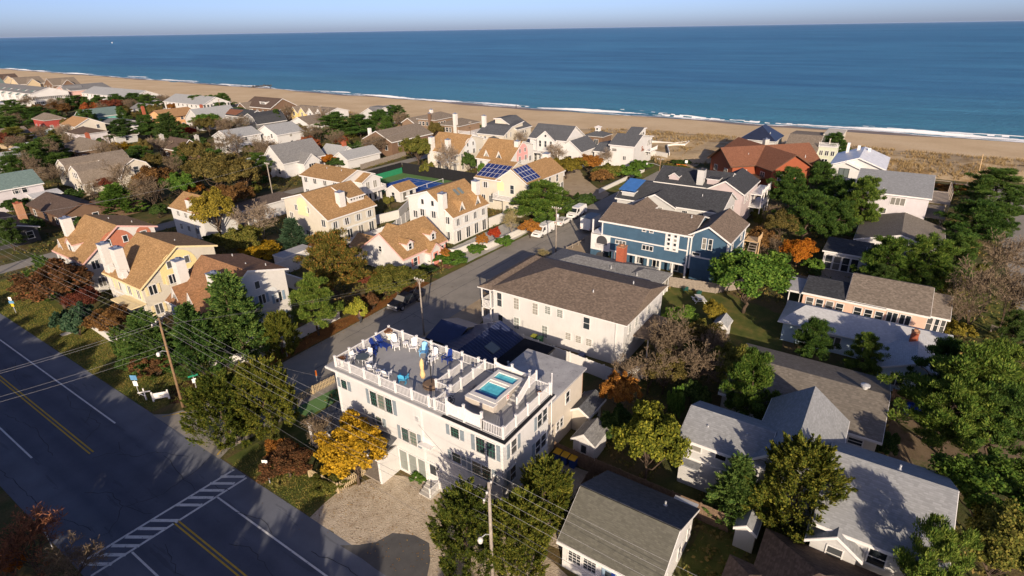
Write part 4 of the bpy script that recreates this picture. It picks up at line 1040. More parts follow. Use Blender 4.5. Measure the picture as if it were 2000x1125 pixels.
# ------------------------------------------------------------------ deck furniture
for nm, c in (('chair_white', (.80, .79, .77)), ('chair_royal', (.012, .035, .20)), ('chair_sky', (.20, .50, .78)), ('chair_aqua', (.08, .42, .66))): plain(nm, c, .45, .04)
def adirondack(label, x, y, rz, mat, z=DZ, foot=False):
    t = tag(empty('adirondack_chair', (x, y, z), R(rz)), label, 'chair', 'chairs on the roof deck')   # faces -y
    seat = MB()
    for i in range(5): seat.cbox((0, -.28 + i * .12, .36 - i * .03), (.52, .10, .025))
    seat.obj('seat', mat, t)
    Mr = Matrix.Rotation(R(-22), 3, 'X')
    for i in range(5):
        u = (i - 2) * .105; hh = .82 - .1 * (abs(i - 2) / 2) ** 2
        MB().cbox((u, .30 + hh * .19, .26 + hh / 2), (.095, .022, hh), 0, Mr).obj('back_slat', mat, t)
    for q in (-1, 1):
        MB().cbox((q * .36, -.05, .56), (.12, .72, .025)).obj('armrest', mat, t)
        MB().cbox((q * .33, -.33, .275), (.03, .10, .55)).obj('leg', mat, t)
        MB().beam((q * .29, -.34, .30), (q * .29, .50, .06), .03, .12).cbox((q * .33, .26, .28), (.03, .09, .56)).obj('leg', mat, t)
    if foot:
        f = MB()
        for i in range(4): f.cbox((0, -.48 - i * .13, .36), (.50, .11, .025))
        for q in (-1, 1): f.cbox((q * .22, -.9, .18), (.05, .05, .34)).cbox((q * .22, -.62, .34), (.03, .6, .05))
        f.obj('footrest', mat, t)
    return t
adirondack('white reclining deck chair with footrest next to corner urn planter', 32.7, 35.9, -35, 'chair_white', foot=True)
adirondack('white adirondack chair beside small white side table', 33.1, 33.9, -60, 'chair_white')
adirondack('light blue adirondack chair against the far deck rail', 33.0, 32.5, -60, 'chair_sky')
adirondack('white reclining chair whose footrest meets the umbrella shadow', 32.7, 31.1, -75, 'chair_white', foot=True)
adirondack('royal blue adirondack chair by the stairwell rail', 33.2, 29.9, -90, 'chair_royal')
adirondack('white adirondack chair in shadow beside the round glass table', 28.4, 34.6, 120, 'chair_white'); adirondack('white adirondack chair near the road rail, between table and aqua chair', 28.4, 32.7, 110, 'chair_white')
adirondack('bright aqua adirondack chair in shadow near the road rail', 28.7, 31.0, 115, 'chair_aqua')
adirondack('royal blue upright adirondack chair between two blue loungers', 31.3, 37.0, 10, 'chair_royal')
def lounger(label, x, y, rz, mat):
    t = tag(empty('chaise_lounge', (x, y, DZ), R(rz)), label, 'lounger', 'loungers on the roof deck')
    for i in range(9): MB().cbox((0, -.95 + i * .13, .36), (.6, .11, .025)).obj('slat', mat, t)
    Mr = Matrix.Rotation(R(35), 3, 'X')
    b = MB()
    for i in range(6): b.cbox((0, .26 + i * .075, .40 + i * .105), (.6, .03, .11), 0, Matrix.Rotation(R(-35), 3, 'X'))
    b.obj('backrest', mat, t)
    for q in (-1, 1):
        MB().cbox((q * .29, -.35, .30), (.04, 1.4, .09)).obj('side_rail', mat, t); MB().cbox((q * .34, .1, .56), (.1, .6, .025)).obj('armrest', mat, t)
        for yy in (-.95, .0, .55): MB().cbox((q * .29, yy, .17), (.06, .06, .34)).obj('leg', mat, t)
lounger('royal blue chaise lounge nearest the road side planter', 29.8, 36.9, 50, 'chair_royal'); lounger('royal blue chaise lounge against the street side rail', 32.0, 36.9, -5, 'chair_royal')
def small_table(label, x, y, r, h, mat, top=None):
    t = tag(empty('side_table', (x, y, DZ)), label, 'table'); MB().lathe([(0, h - .05), (r, h - .05), (r, h), (0, h)], 16).obj('table_top', top or mat, t)
    for i in range(4): a = math.pi / 4 + i * math.pi / 2; MB().cbox((r * .65 * math.cos(a), r * .65 * math.sin(a), (h - .05) / 2), (.05, .05, h - .05)).obj('leg', mat, t)
small_table('small round white side table between two white chairs', 33.1, 34.9, .28, .5, 'chair_white'); small_table('low white side table in shade between adirondack chairs', 28.3, 33.6, .25, .45, 'chair_white')
small_table('round glass dining table in the shaded deck corner', 28.9, 36.2, .62, .72, 'chair_white', 'glass_pale')
def dining_chair(label, x, y, rz):
    t = tag(empty('dining_chair', (x, y, DZ), R(rz)), label, 'chair', 'chairs round the glass table'); MB().cbox((0, 0, .45), (.5, .5, .04)).obj('seat', 'chair_white', t); MB().cbox((0, .25, .75), (.5, .03, .5), 0, Matrix.Rotation(R(-10), 3, 'X')).obj('backrest', 'chair_white', t)
    for q in (-1, 1):
        MB().cbox((q * .26, 0, .66), (.05, .5, .04)).obj('armrest', 'chair_white', t)
        for yy in (-.22, .22): MB().cbox((q * .24, yy, .22), (.04, .04, .44)).obj('leg', 'chair_white', t)
dining_chair('white dining chair on the planter side of the glass table', 28.7, 37.1, 5); dining_chair('white dining chair on the pool side of the glass table', 28.8, 35.3, 185); dining_chair('white dining chair tucked on the inner side of glass table', 29.75, 36.3, -80)
plain('canvas_tan', (.60, .42, .20), .85, .12, 5); plain('wicker', (.17, .115, .075), .8, .3, 12); plain('urn', (.66, .62, .54), .7); plain('dry_plant', (.20, .085, .035), .9, .4, 8); plain('cushion_orange', (.55, .20, .04), .8)
um = tag(empty('cantilever_umbrella', (29.5, 28.5, DZ)), 'closed tan cantilever umbrella on black pole over wicker base', 'umbrella')
MB().lathe([(0, 0), (.75, 0), (.78, .25), (.6, .34), (0, .34)], 18).obj('base', 'wicker', um); MB().tube([(0, 0, .3), (0, 0, 2.6)], .045, 8).obj('pole', 'black_metal', um); MB().tube([(0, 0, 2.45), (-.35, .35, 2.75), (-.45, .45, 2.7)], .035, 8).obj('arm', 'black_metal', um)
cn = MB(); cn.lathe([(.02, 2.85), (.14, 2.6), (.2, 2.2), (.13, 1.75), (.24, 1.3), (.18, .95), (.02, .9)], 10, (-.5, .45, 0)); cn.v = [(x + .03 * math.sin(9 * z + x * 20), y + .03 * math.cos(8 * z), z) for x, y, z in cn.v]; cn.obj('canopy', 'canvas_tan', um, smooth=True)
def planter(label, x, y, z, s=1.0):
    t = tag(empty('urn_planter', (x, y, z)), label, 'planter'); MB().lathe([(0, 0), (.18 * s, 0), (.2 * s, .05), (.1 * s, .15), (.2 * s, .35 * s), (.27 * s, .6 * s), (.24 * s, .6 * s), (0, .55 * s)], 14).obj('urn', 'urn', t, smooth=True)
    m = MB(); rr = random.Random(int(x * 10))
    for i in range(90):
        a = rr.uniform(0, 6.3); r = rr.uniform(.02, .34) * s; hh = rr.uniform(.15, .5) * s * (1.2 - r); c = Vector((r * math.cos(a), r * math.sin(a), .55 * s + hh * .6)); w = .06 * s
        m.add([c + Vector((-w, 0, -w)), c + Vector((w, w * .5, -w)), c + Vector((0, rr.uniform(-w, w), w * 1.6))], [(0, 1, 2)])
    m.obj('plant', 'dry_plant', t)
planter('white urn planter with dry plant in the far deck corner', 33.4, 37.4, DZ, 1.25); planter('urn planter with rusty plant in the shaded road side corner', 27.6, 37.4, DZ, 1.1)
t = tag(empty('folding_bicycle', (28.3, 25.4, DZ)), 'small dark exercise bike by the pool deck partition', 'bicycle')
for x in (-.25, .25): MB().tube([(x + .22 * math.cos(a), 0, .25 + .22 * math.sin(a)) for a in [i * math.pi / 8 for i in range(17)]], .025, 5).obj('wheel', 'black_metal', t)
MB().beam((-.25, 0, .25), (.1, 0, .6), .05).beam((.25, 0, .25), (-.1, 0, .75), .05).obj('frame', 'black_metal', t); MB().cbox((-.12, 0, .8), (.22, .12, .06)).obj('saddle', 'black_metal', t); MB().beam((.1, -.2, .85), (.1, .2, .85), .04).obj('handlebar', 'black_metal', t)
o = tag(MB().tube([(33.9, 19.35, 4.5), (33.9, 19.35, 10.6)], .03, 6).lathe([(0, 0), (.08, .04), (0, .1)], 8, (33.9, 19.35, 10.6)).obj('flagpole', 'chair_white'), 'thin bare white flagpole at the deck corner', 'flagpole')
t = tag(MB().lathe([(0, 0), (.17, 0), (.2, .35), (.17, .35), (0, .3)], 10, (33.2, 20.1, DZ)).obj('flower_pot', 'cushion_orange'), 'small orange pot at the far end of the pool deck', 'pot')
t = tag(MB().box(31.0, 31.5, 25.3, 25.65, DZ, DZ + .14).box(31.05, 31.45, 25.35, 25.6, DZ + .14, DZ + .18).obj('step_stool', 'spa_cabinet'), 'low brown step by the partition rail of the pool deck', 'stool')

# ------------------------------------------------------------------ annex with pale flat roof, navy metal roof house
h = House('annex_house', 'beige house with pale flat membrane roof behind the roof deck', 40, 24)
h.box('wall', 'wall_beige', 35.2, 42.6, 20.9, 27.2, 0, 5.75); r = MB().prism([(34.9, 20.6, 5.76), (42.9, 20.6, 5.76), (42.9, 27.4, 5.76), (34.9, 27.4, 5.76)], (0, 0, .18)); h.put(r, 'roof', 'roof_membrane')
h.win('S', 20.89, [39.6], 4.4, .7, 1.2); h.win('S', 20.89, [37.8, 38.5], 2.2, .5, .9); h.gable('x', 40.6, 43.6, 19.2, 20.85, 2.4, 2.9, 'wall_beige', 'roof_slate'); h.win('S', 19.19, [41.4, 42.6], 1.4, .7, 1.0); h.box('chimney', 'brick_tan', 42.75, 43.3, 21.2, 21.9, 0, 5.6)
h = House('navy_roof_house', 'low house with navy standing seam metal roof and skylight', 44.5, 35.5)
h.gable('x', 38.5, 48.6, 31.4, 38.8, 2.6, 4.2, 'wall_white', 'metal_navy', 'trim_black', oe=.35)
rb = MB()
for sgn in (-1, 1):
    for i in range(23):
        x = 38.3 + i * .46; rb.beam((x, 35.1, 4.40), (x, 35.1 + sgn * 4.0, 4.40 - 1.6 * 4.0 / 3.7), .05, .07)
h.put(rb, 'roof_seam', 'metal_seam'); h.put(MB().prism([(43.6, 32.4, 3.25), (45.0, 32.4, 3.25), (45.0, 33.6, 3.75), (43.6, 33.6, 3.75)], (0, 0, .12)), 'skylight', 'glass_pale')
h.flat(39.0, 48.4, 27.6, 31.3, 2.95, 'wall_white', 'roof_black', 'trim_black', .2); h.gable('y', 38.7, 42.2, 44.0, 49.4, 2.3, 3.3, 'wall_white', 'metal_navy', 'trim_black'); h.put(MB().tube([(43, 30, 3.2), (43, 30, 3.45)], .12, 8), 'roof_vent', 'galvanised')
# ------------------------------------------------------------------ near right: dark roofed bungalow
D = House('bungalow', 'white bungalow with two tone grey gable roof beside highway', 30, 10.3)
D.body('y', 6.9, 13.9, [(26.3, 2.85), (29.3, 5.0), (34.0, 2.75)], 'wall_white', 'roof_olive_grey', oa=.25, oe=.45)
D.win('W', 26.29, [12.9, 11.7], 1.6, .95, 1.1, 'grid'); D.door('W', 26.29, 10.2, 0, .9, 2.05, 'shutter_blue'); D.win('W', 26.29, [9.2], 1.6, .7, 1.4, 'grid', shut='chair_royal'); D.win('S', 6.89, [28, 31], 1.5, .7, 1.1); D.win('S', 6.89, [33], 1.5, .6, 1.0)
D.put(MB().prism([(29.35, 6.6, 5.2), (29.35, 14.2, 5.2), (34.36, 14.2, 2.78), (34.36, 6.6, 2.78)], (0, 0, .03)), 'roof_sheet', 'roof_slate'); D.vent(32.2, 8.6, 3.9, .35); D.box('gutter_guard', 'galvanised', 34.2, 34.7, 6.8, 8.6, 2.7, 2.85)
# ------------------------------------------------------------------ near right: light grey complex
E = House('grey_house', 'grey two storey house with light shingled cross gabled roofs', 41, 2)
E.body('y', 3.6, 9.8, [(39.3, 4.9), (42.0, 6.1), (44.6, 4.9)], 'wall_grey', 'roof_light_grey', oa=.3); E.box('skirt_roof', 'roof_light_grey', 38.4, 39.3, 8.0, 9.9, 2.6, 2.75)
E.body('x', 39.5, 48.6, [(-1.2, 5.0), (1.6, 7.2), (4.4, 5.0)], 'wall_grey', 'roof_light_grey', oa=.3); E.body('y', -8.0, -1.0, [(35.9, 4.6), (40.9, 7.0), (45.4, 4.8)], 'wall_grey', 'roof_light_grey', oa=.35)
E.body('x', 35.2, 40, [(-3.6, 3.6), (-2.2, 4.6), (-.8, 3.6)], 'wall_grey', 'roof_light_grey', oa=.3); E.win('W', 39.29, [8.6, 6.6], 4.2, .8, .6, 'plain'); E.win('W', 39.29, [8.9], 2.2, .8, .5, 'plain'); E.win('W', 35.89, [-4.7, -6.9], 3.4, 1.0, 1.3, 'sash')
E.win('W', 35.19, [-2.3], 2.9, .9, 1.2, 'sash'); E.vent(41, 5.2, 5.6, .4); E.vent(41.5, -5, 6.9, .4); E.vent(40.6, 8.2, 5.5, .3); E.box('trim_band', 'trim_white', 39.24, 39.3, 3.6, 9.8, 2.9, 3.05)
# brown roofed house at the bottom edge
h = House('brown_roof_house', 'low house with dark brown hip roof at bottom right edge', 32, -1)
h.hip(28.4, 34.9, -5.2, 1.6, 2.5, 4.3, 'wall_beige', 'roof_dark_brown'); h.hip(27.4, 31.2, 1.0, 3.2, 2.45, 3.2, 'wall_beige', 'roof_dark_brown')
h = House('shed', 'small grey-walled shed under the cedar near the board fence', 36.2, 3.2, cat='shed'); h.gable('x', 35.0, 36.6, 2.6, 4.0, 1.9, 2.4, 'wall_grey', 'roof_light_grey', oa=.12, oe=.12)
# K: big weathered grey roof
h = House('low_house', 'low house with big weathered grey roof and cream wall end', 56, 4)
h.body('y', -4.0, 9.4, [(50.8, 2.7), (56.2, 4.1), (61.6, 2.7)], 'wall_cream', 'roof_weathered', oa=.3); h.win('W', 50.79, [-2.4], 1.8, 1.1, .6); h.win('W', 50.79, [1, 5], 1.7, 1.1, 1.1)
kv = MB().lathe([(0, 0), (.25, 0), (.25, .3), (.42, .35), (.42, .5), (.1, .62), (0, .62)], 12, (56.3, -2.2, 4.15)); h.put(kv, 'roof_turbine', 'galvanised')
# white roofed ranch
h = House('white_roof_house', 'long low house with pale white roof and brick chimney', 70, -1)
h.hip(70.2, 76.0, -9.3, 7.3, 2.6, 4.1, 'wall_pale_blue', 'roof_white', ins=2.4, oe=.6); h.gable('x', 64.8, 73, -9.2, -3.4, 2.58, 3.9, 'wall_pale_blue', 'roof_white', oe=.5); h.chimney(70.0, 70.7, -6.2, -5.5, 3, 4.9, 'brick_red', 'brick_tan'); h.win('W', 70.19, [5, 1.5, -1.5], 1.5, 1.2, 1.2, 'pair'); h.win('W', 64.79, [-5, -7.4], 1.5, 1.2, 1.4, 'pair')
# peach house
h = House('peach_house', 'peach walled cottage with dark roofs and white sash windows', 84, -1)
h.body('y', -2.8, 6.6, [(80.0, 2.85), (84.6, 3.5), (85.2, 3.3)], 'wall_peach', 'roof_charcoal', oe=.3, oa=.2); h.body('y', -7.4, 1.4, [(80.3, 2.75), (85.6, 4.4), (90, 2.9)], 'wall_peach', 'roof_taupe', lift=.25, oa=.2); h.body('y', -9.4, -7.2, [(81.4, 2.7), (85.4, 4.1), (88.4, 2.9)], 'wall_white', 'roof_taupe')
h.win('W', 79.99, [5.7, 4.5, 3.3, 2.1], 1.7, .8, 1.2, 'sash'); h.win('W', 79.99, [-.0, -1.2, -2.4], 1.7, .8, 1.2, 'sash'); h.win('W', 80.29, [-3.8, -5.2], 1.5, 1.1, 1.9, 'pair'); h.win('W', 81.39, [-7.8, -8.6, -9.1], 1.5, .55, 2.0, 'sash'); h.win('S', -9.41, [82.3, 83.6], 1.5, .8, 1.9); h.flat(80.4, 85, 6.7, 8.6, 2.5, None, 'roof_membrane')
for y in (7.0, 8.4): h.box('post', 'trim_white', 80.5, 80.62, y - .06, y + .06, 0, 2.5)
# screened white house
h = House('porch_house', 'pale house with screened porch, deck and dark flat roof', 99, 3)
h.flat(97.4, 104.5, .4, 6.4, 3.2, 'wall_white', 'roof_charcoal'); h.body('y', -4.5, .6, [(96.6, 2.7), (100.5, 3.8), (104.4, 2.7)], 'wall_pale_blue', 'roof_charcoal'); h.win('W', 97.39, [5.6, 4.4, 3.2, 2.0], 1.6, .95, 2.2, 'sash'); h.box('deck', 'wood_grey', 91.5, 97.4, .8, 6.6, .3, .42); h.win('W', 96.59, [-.6, -2.4], 1.5, .8, 1.1)
h = House('brown_roof_house', 'low beach house with weathered brown roof behind screened porch', 113, -3)
h.body('x', 107.5, 121.5, [(-9.2, 2.8), (-3.2, 4.6), (2.8, 2.9)], 'wall_white', 'roof_weathered'); h.win('W', 107.49, [1.4, .2, -1.0], 1.5, .95, 1.9, 'sash'); h.win('W', 107.49, [-3.5, -6], 1.5, .9, 1.2)
# three storey with grey shingles
h = House('tall_house', 'tall lavender-white house with light grey shed roof near dunes', 131, -.5)
h.body('y', -6.3, 5.4, [(123.2, 7.4), (132.4, 9.6), (136, 8.4)], 'wall_lavender', 'roof_light_grey', z0=0); h.box('plinth', 'concrete', 123.1, 136.1, -6.4, 5.5, 0, 1.2); h.win('W', 123.19, [-1.7], 6.2, 2.2, 1.3, 'triple'); h.win('W', 123.19, [.2], 4.2, .9, .9, 'pair'); h.win('W', 123.19, [-3.4], 3.9, .6, .9); h.win('W', 123.19, [2.6], 1.8, 1.0, .9); h.win('W', 123.19, [3.6], 6.2, .8, 1.2); h.vent(125, 1, 7.8, .3)
pc = MB()
for z in (3.2, 6.0): pc.box(126, 136, -9.6, -6.4, z, z + .12)
for x in (126.1, 129.4, 132.7, 135.9):
    for y in (-9.5,): pc.box(x - .07, x + .07, y - .07, y + .07, 0, 8.2)
pc.box(126, 136, -9.6, -9.5, 8.1, 8.2)
for x in (126.1, 135.9): pc.box(x - .05, x + .05, -9.5, -6.4, 8.1, 8.2)
h.put(pc, 'screen_porch', 'wood_grey')
# white metal roof house
h = House('white_house', 'white beach house with pale metal gable roof and dark windows', 152, 7)
h.body('x', 145.6, 159.6, [(1.9, 7.3), (7.0, 9.2), (12.1, 7.3)], 'wall_white', 'metal_white', oa=.5); h.body('x', 144.7, 150, [(6.4, 7.1), (9.2, 8.2), (12.0, 7.1)], 'wall_white', 'metal_white', oa=.4); h.win('W', 144.68, [9.3], 5.9, 1.9, 1.8, 'pair', 'trim_black', pane='glass_pale'); h.win('W', 145.58, [4.0], 5.9, 1.1, 1.3, 'sash', 'trim_black', pane='glass_pale'); h.win('W', 144.68, [10.6], 2.0, 1.2, 2, 'sash', 'trim_black'); h.win('W', 145.58, [4], 2.4, 1.1, 1.5, 'sash', 'trim_black')
for i in range(3): h.box('chimney', 'trim_white', 157 - i * .2, 157.7 - i * .2, 10 - i * 2.2, 10.6 - i * 2.2, 8, 10.4 - i * .4)
# cream beach house with roof terrace
h = House('terrace_house', 'sage and cream beach house with brown roof and sundeck', 184, 20)
h.body('y', 18.6, 26.5, [(173, 4.6), (180, 7.8), (190, 7.2)], 'wall_sage', 'roof_taupe'); h.box('wall', 'wall_sage', 175, 192, 14.0, 18.5, 0, 5.9); h.box('sundeck_floor', 'trim_white', 174.8, 181.4, 13.9, 18.5, 5.9, 6.1); h.railing((174.9, 14), (174.9, 18.4), 6.1); h.box('wall', 'wall_cream', 181.6, 192, 14.0, 18.5, 5.9, 7.9); h.box('parapet', 'wall_cream', 181.4, 192.2, 13.8, 18.58, 7.9, 8.3); h.box('divider', 'wall_cream', 178, 181.4, 16.2, 16.4, 6.1, 7.6); h.win('W', 181.58, [15.2, 17.4], 6.9, .9, 1.2, 'pair'); h.win('W', 174.98, [17.6, 16.2, 14.8], 4.3, .8, 1.2, 'pair'); h.win('W', 174.98, [16.4], 1.8, 1.4, 1.8, 'pair'); h.win('W', 172.98, [24, 21], 2.6, 1.0, 1.4, 'pair'); h.win('S', 13.99, [178, 182, 186], 4, 1, 1.6)
# navy pyramid roof
h = House('pyramid_house', 'grey beach house with navy pyramid hip roof on the sand', 180, 34)
h.hip(174.6, 185.4, 29.6, 38.6, 6.2, 9.8, 'wall_grey', 'metal_midnight', ins=4.0); h.win('W', 174.59, [36, 31.6], 4.8, .8, 1.2); h.win('S', 29.59, [177, 180.4, 183], 4.6, .8, 1.3); h.vent(177, 31.5, 8, .4)
# ------------------------------------------------------------------ beachfront houses, centre
h = House('beach_house', 'cream beach house with clerestory tower and dark lean-to roofs', 158, 109)
h.body('y', 104.2, 114.4, [(149.5, 5.6), (154, 7.6), (160.5, 8.4)], 'wall_cream', 'roof_slate'); h.body('x', 156, 164.5, [(103.6, 6.6), (109.5, 9.6), (112, 9.4)], 'wall_cream', 'roof_slate', z0=0); h.body('x', 146.6, 150, [(104.6, 4.0), (108, 5.0), (110.4, 4.0)], 'wall_cream', 'roof_slate')
h.chimney(152.4, 153.4, 113.6, 114.8, 0, 10.6); h.win('W', 149.49, [113, 111.4, 106.4], 4.2, .7, 1.3, 'pair'); h.win('S', 104.19, [151, 153.4], 5.4, .7, 1.4, 'pair'); h.win('S', 103.59, [158, 159, 160, 161], 5.4, .6, .9, 'plain'); h.win('W', 149.49, [112, 108], 1.6, .9, 1.5)
h = House('beach_house', 'tall grey-roofed beach house with pedimented centre gable and porch', 150, 85)
h.body('y', 79.4, 91.2, [(144.4, 6.9), (149.8, 10.1), (155.4, 6.9)], 'wall_white', 'roof_slate', oa=.5); h.body('x', 143.6, 149, [(82.4, 6.8), (85.4, 9.2), (88.4, 6.8)], 'wall_white', 'roof_slate', oa=.3); h.body('x', 143, 153, [(73.5, 4.6), (77, 7.2), (80.5, 4.6)], 'wall_white', 'roof_slate')
h.win('W', 143.58, [87.2, 85.4, 83.6], 5.6, .7, 1.7, 'sash'); h.put(MB().tube([(143.56, 85.4, 7.9), (143.45, 85.4, 7.9)], .3, 12), 'round_window', 'glass'); h.box('porch_roof', 'trim_white', 141.4, 144.4, 80, 91, 3.2, 3.45); h.railing((141.5, 80.2), (141.5, 90.8), 3.45, .9)
for y in (80.2, 82.9, 85.6, 88.2, 90.8): h.box('post', 'trim_white', 141.45, 141.7, y - .12, y + .12, 0, 3.2)
h.box('porch_wall', 'wall_brown', 144.2, 144.39, 80, 91, 0, 3.1); h.win('W', 144.18, [89, 86.8, 84, 81.6], 1.5, .9, 1.8); h.win('W', 142.99, [77], 2.4, 1.0, 1.5); h.win('S', 79.39, [148, 151], 5.8, .8, 1.4)
h = House('pavilion', 'square pavilion with slate hip roof and white cupola', 176, 84.5, cat='pavilion')
h.hip(172.6, 179.4, 81.2, 87.8, 3.5, 5.0, 'wall_brown', 'roof_slate', ins=3.4); cu = MB().box(175.3, 176.7, 83.8, 85.2, 4.8, 6.0); h.put(cu, 'cupola', 'trim_white'); h.hip(175.2, 176.8, 83.7, 85.3, 6.0, 6.6, None, 'trim_white', oe=.2); h.win('W', 175.29, [84.5], 5.5, .7, .6, 'plain'); h.win('W', 172.59, [86, 83.4], 1.9, 1.4, 1.5, 'pair')
h = House('beach_house', 'white stepped beach house with dark roofs beside blue pool', 158, 66)
h.body('y', 61.0, 68.2, [(150.2, 6.0), (155.5, 8.2), (163.6, 6.8)], 'wall_white', 'roof_slate'); h.body('y', 62.2, 65.8, [(155.2, 8.0), (159.4, 9.6), (161, 9.4)], 'wall_white', 'roof_slate', z0=6, oa=.2); h.body('y', 68.1, 72.4, [(149, 4.0), (153, 5.6), (160, 5.0)], 'wall_white', 'roof_slate')
h.win('S', 62.19, [157, 158.2, 159.4], 8.2, .8, .7, 'plain'); h.win('W', 150.19, [63.6], 2.6, .8, 1.0, 'pair'); h.win('S', 60.99, [160.4, 161.6, 162.8], 5.4, .7, 1.5); h.win('S', 60.99, [160.4, 162.4], 2.6, .9, 1.5); h.win('W', 150.19, [66.8], 4.6, 1.4, .7)
h.box('balcony', 'trim_white', 158.5, 163.8, 59.2, 61, 3.2, 3.4); h.railing((158.6, 59.3), (163.7, 59.3), 3.4, .9)
pool = tag(MB().box(171.0, 176.5, 61.5, 66.5, .03, .12).obj('swimming_pool', 'pool_water'), 'bright blue ground pool beside the white beach house', 'pool')
plain('pool_deck', (.55, .52, .47), .8); MB().box(170.2, 177.3, 60.7, 67.3, .0, .06).obj('coping', 'pool_deck', pool)
def wall_run(label, pts, h, mat='stucco_white', w=.2, name='garden_wall', cat='wall', z=0):
    t = tag(empty(name, (pts[0][0], pts[0][1], z)), label, cat)
    for a, b in zip(pts[:-1], pts[1:]):
        m = MB().beam((a[0], a[1], z + h / 2), (b[0], b[1], z + h / 2), w, h); m.v = [(x - pts[0][0], y - pts[0][1], q - z) for x, y, q in m.v]
        o = m.obj('wall_panel', mat, t)
        m = MB().beam((a[0], a[1], z + h + .04), (b[0], b[1], z + h + .04), w + .1, .08); m.v = [(x - pts[0][0], y - pts[0][1], q - z) for x, y, q in m.v]
        m.obj('coping', mat, o)
    return t
wall_run('white walls enclosing the bright blue pool near the dunes', [(166.5, 57), (168, 61), (168, 69), (184, 69.4), (184, 61), (190, 58), (184, 57.6), (180, 62), (168.2, 57)], 1.7)
# shingled brown houses by the dune
h = House('long_house', 'long brown roofed house with porch behind the bare trees', 137, 143)
h.body('x', 127.8, 146.5, [(131.5, 4.6), (137.8, 7.4), (144, 4.6)], 'wall_brown', 'roof_taupe'); h.win('S', 131.49, [131, 134.6, 138], 3.8, 1.0, 1.5); h.box('porch_floor', 'trim_white', 134, 144, 129.4, 131.5, 2.4, 2.6); h.railing((134, 129.5), (144, 129.5), 2.6); h.win('W', 127.79, [134, 140], 2.6, 1, 1.4); h.box('chimney', 'trim_white', 129, 129.9, 142.2, 143, 4, 7.8)
for x in (134.2, 137.4, 140.6, 143.8): h.box('post', 'trim_white', x - .1, x + .1, 129.45, 129.65, 0, 2.4)
h = House('shingle_house', 'brown shingled beach house with white chimneys and long sundeck', 163, 141)
h.hip(156.5, 168.5, 138.4, 146.5, 7.0, 9.0, 'wall_shingle_brown', 'roof_taupe'); h.body('x', 154, 166, [(146, 5.8), (149, 7.4), (152, 5.8)], 'wall_shingle_brown', 'roof_taupe'); h.hip(158, 170, 129, 138.3, 5.4, 7.2, 'wall_shingle_brown', 'roof_taupe'); h.box('sundeck', 'trim_white', 158, 172, 121.5, 129.4, 2.9, 3.15); h.box('deck_wall', 'wall_pale_blue', 158.4, 171.8, 122, 129, 0, 2.9)
h.railing((157.9, 121.6), (157.9, 129.4), 3.15); h.railing((157.9, 121.6), (172, 121.6), 3.15); h.chimney(157.6, 158.8, 130, 131.2, 0, 9.6); h.chimney(160, 161, 143, 144, 6, 10); h.chimney(155.6, 156.4, 140, 140.9, 0, 9.4, 'wall_brown'); h.win('W', 156.49, [145.6, 144, 142.2], 5.6, 1.0, 1.2, 'sash'); h.win('W', 157.99, [135.8, 134.4, 133], 4, 1.0, 1.4); h.win('S', 138.39, [158.5, 160, 161.5], 5.6, .9, 1.2); h.win('W', 156.49, [145, 142.4], 2.2, .9, 1.3); h.win('W', 153.99, [149], 3.8, 1.6, 1.3, 'triple')
# ------------------------------------------------------------------ background houses, north
def simple(name, label, ax, a0, a1, t0, t1, ze, zr, wall, roof, trim='trim_white', wins=2, rp=.5, chim=None, hipr=False, storeys=None, oe=.4):
    h = House(name, label, *(((a0 + a1) / 2, (t0 + t1) / 2) if ax == 'x' else ((t0 + t1) / 2, (a0 + a1) / 2)))
    x0, x1, y0, y1 = (a0, a1, t0, t1) if ax == 'x' else (t0, t1, a0, a1)
    if hipr: h.hip(x0, x1, y0, y1, ze, zr, wall, roof, trim, ins=min(x1 - x0, y1 - y0) * .42)
    else: h.gable(ax, a0, a1, t0, t1, ze, zr, wall, roof, trim, rp=rp, oe=oe)
    n = storeys or (2 if ze > 4.4 else 1)
    for k in range(n):
        z = 1.55 + k * 2.7
        h.win('W', x0 - .02, [y0 + (y1 - y0) * (i + .5) / wins for i in range(wins)], z, 1.0, 1.3, 'sash'); m = max(1, wins - 1)
        h.win('S', y0 - .02, [x0 + (x1 - x0) * (i + .5) / m for i in range(m)], z, 1.0, 1.3, 'sash')
    if chim:
        for cx, cy, top, mt in chim: h.chimney(cx - .5, cx + .5, cy - .5, cy + .5, 0, top, mt, mt)
    h.x0, h.x1, h.y0, h.y1 = x0, x1, y0, y1
    return h
# lavender house, brown ranch, brick chimney house at the left edge
h = simple('lavender_house', 'lavender two storey house with teal-grey roof at left edge', 'x', 26, 47.2, 164.5, 172.5, 5.0, 7.6, 'wall_lavender', 'roof_teal', wins=3)
h.win('S', 164.47, [42.2, 43.6], 4.3, .9, 1.5); h.body('x', 44, 49.5, [(162, 2.4), (163.2, 2.7), (164.4, 2.9)], 'wall_white', 'roof_white')
h = simple('ranch_house', 'dark brown ranch house with long low grey-brown roof', 'y', 137.6, 154.6, 40.6, 48.6, 2.9, 4.6, 'wall_brown', 'roof_dark_brown', 'trim_brown', 3); h.body('x', 48, 56, [(137.8, 2.6), (141, 3.8), (144, 2.6)], 'wall_brown', 'roof_dark_brown', 'trim_brown'); h.vent(42.5, 147, 3.6, .3); h.vent(42.8, 144, 3.7, .3)
h = simple('brick_chimney_house', 'low dark house with tall brick chimney at left edge', 'y', 134.5, 152, 27, 35.4, 2.8, 4.3, 'wall_dark', 'roof_dark_brown', wins=4); h.chimney(35.2, 36.4, 141.6, 142.8, 0, 6.2, 'brick_tan', 'brick_red')
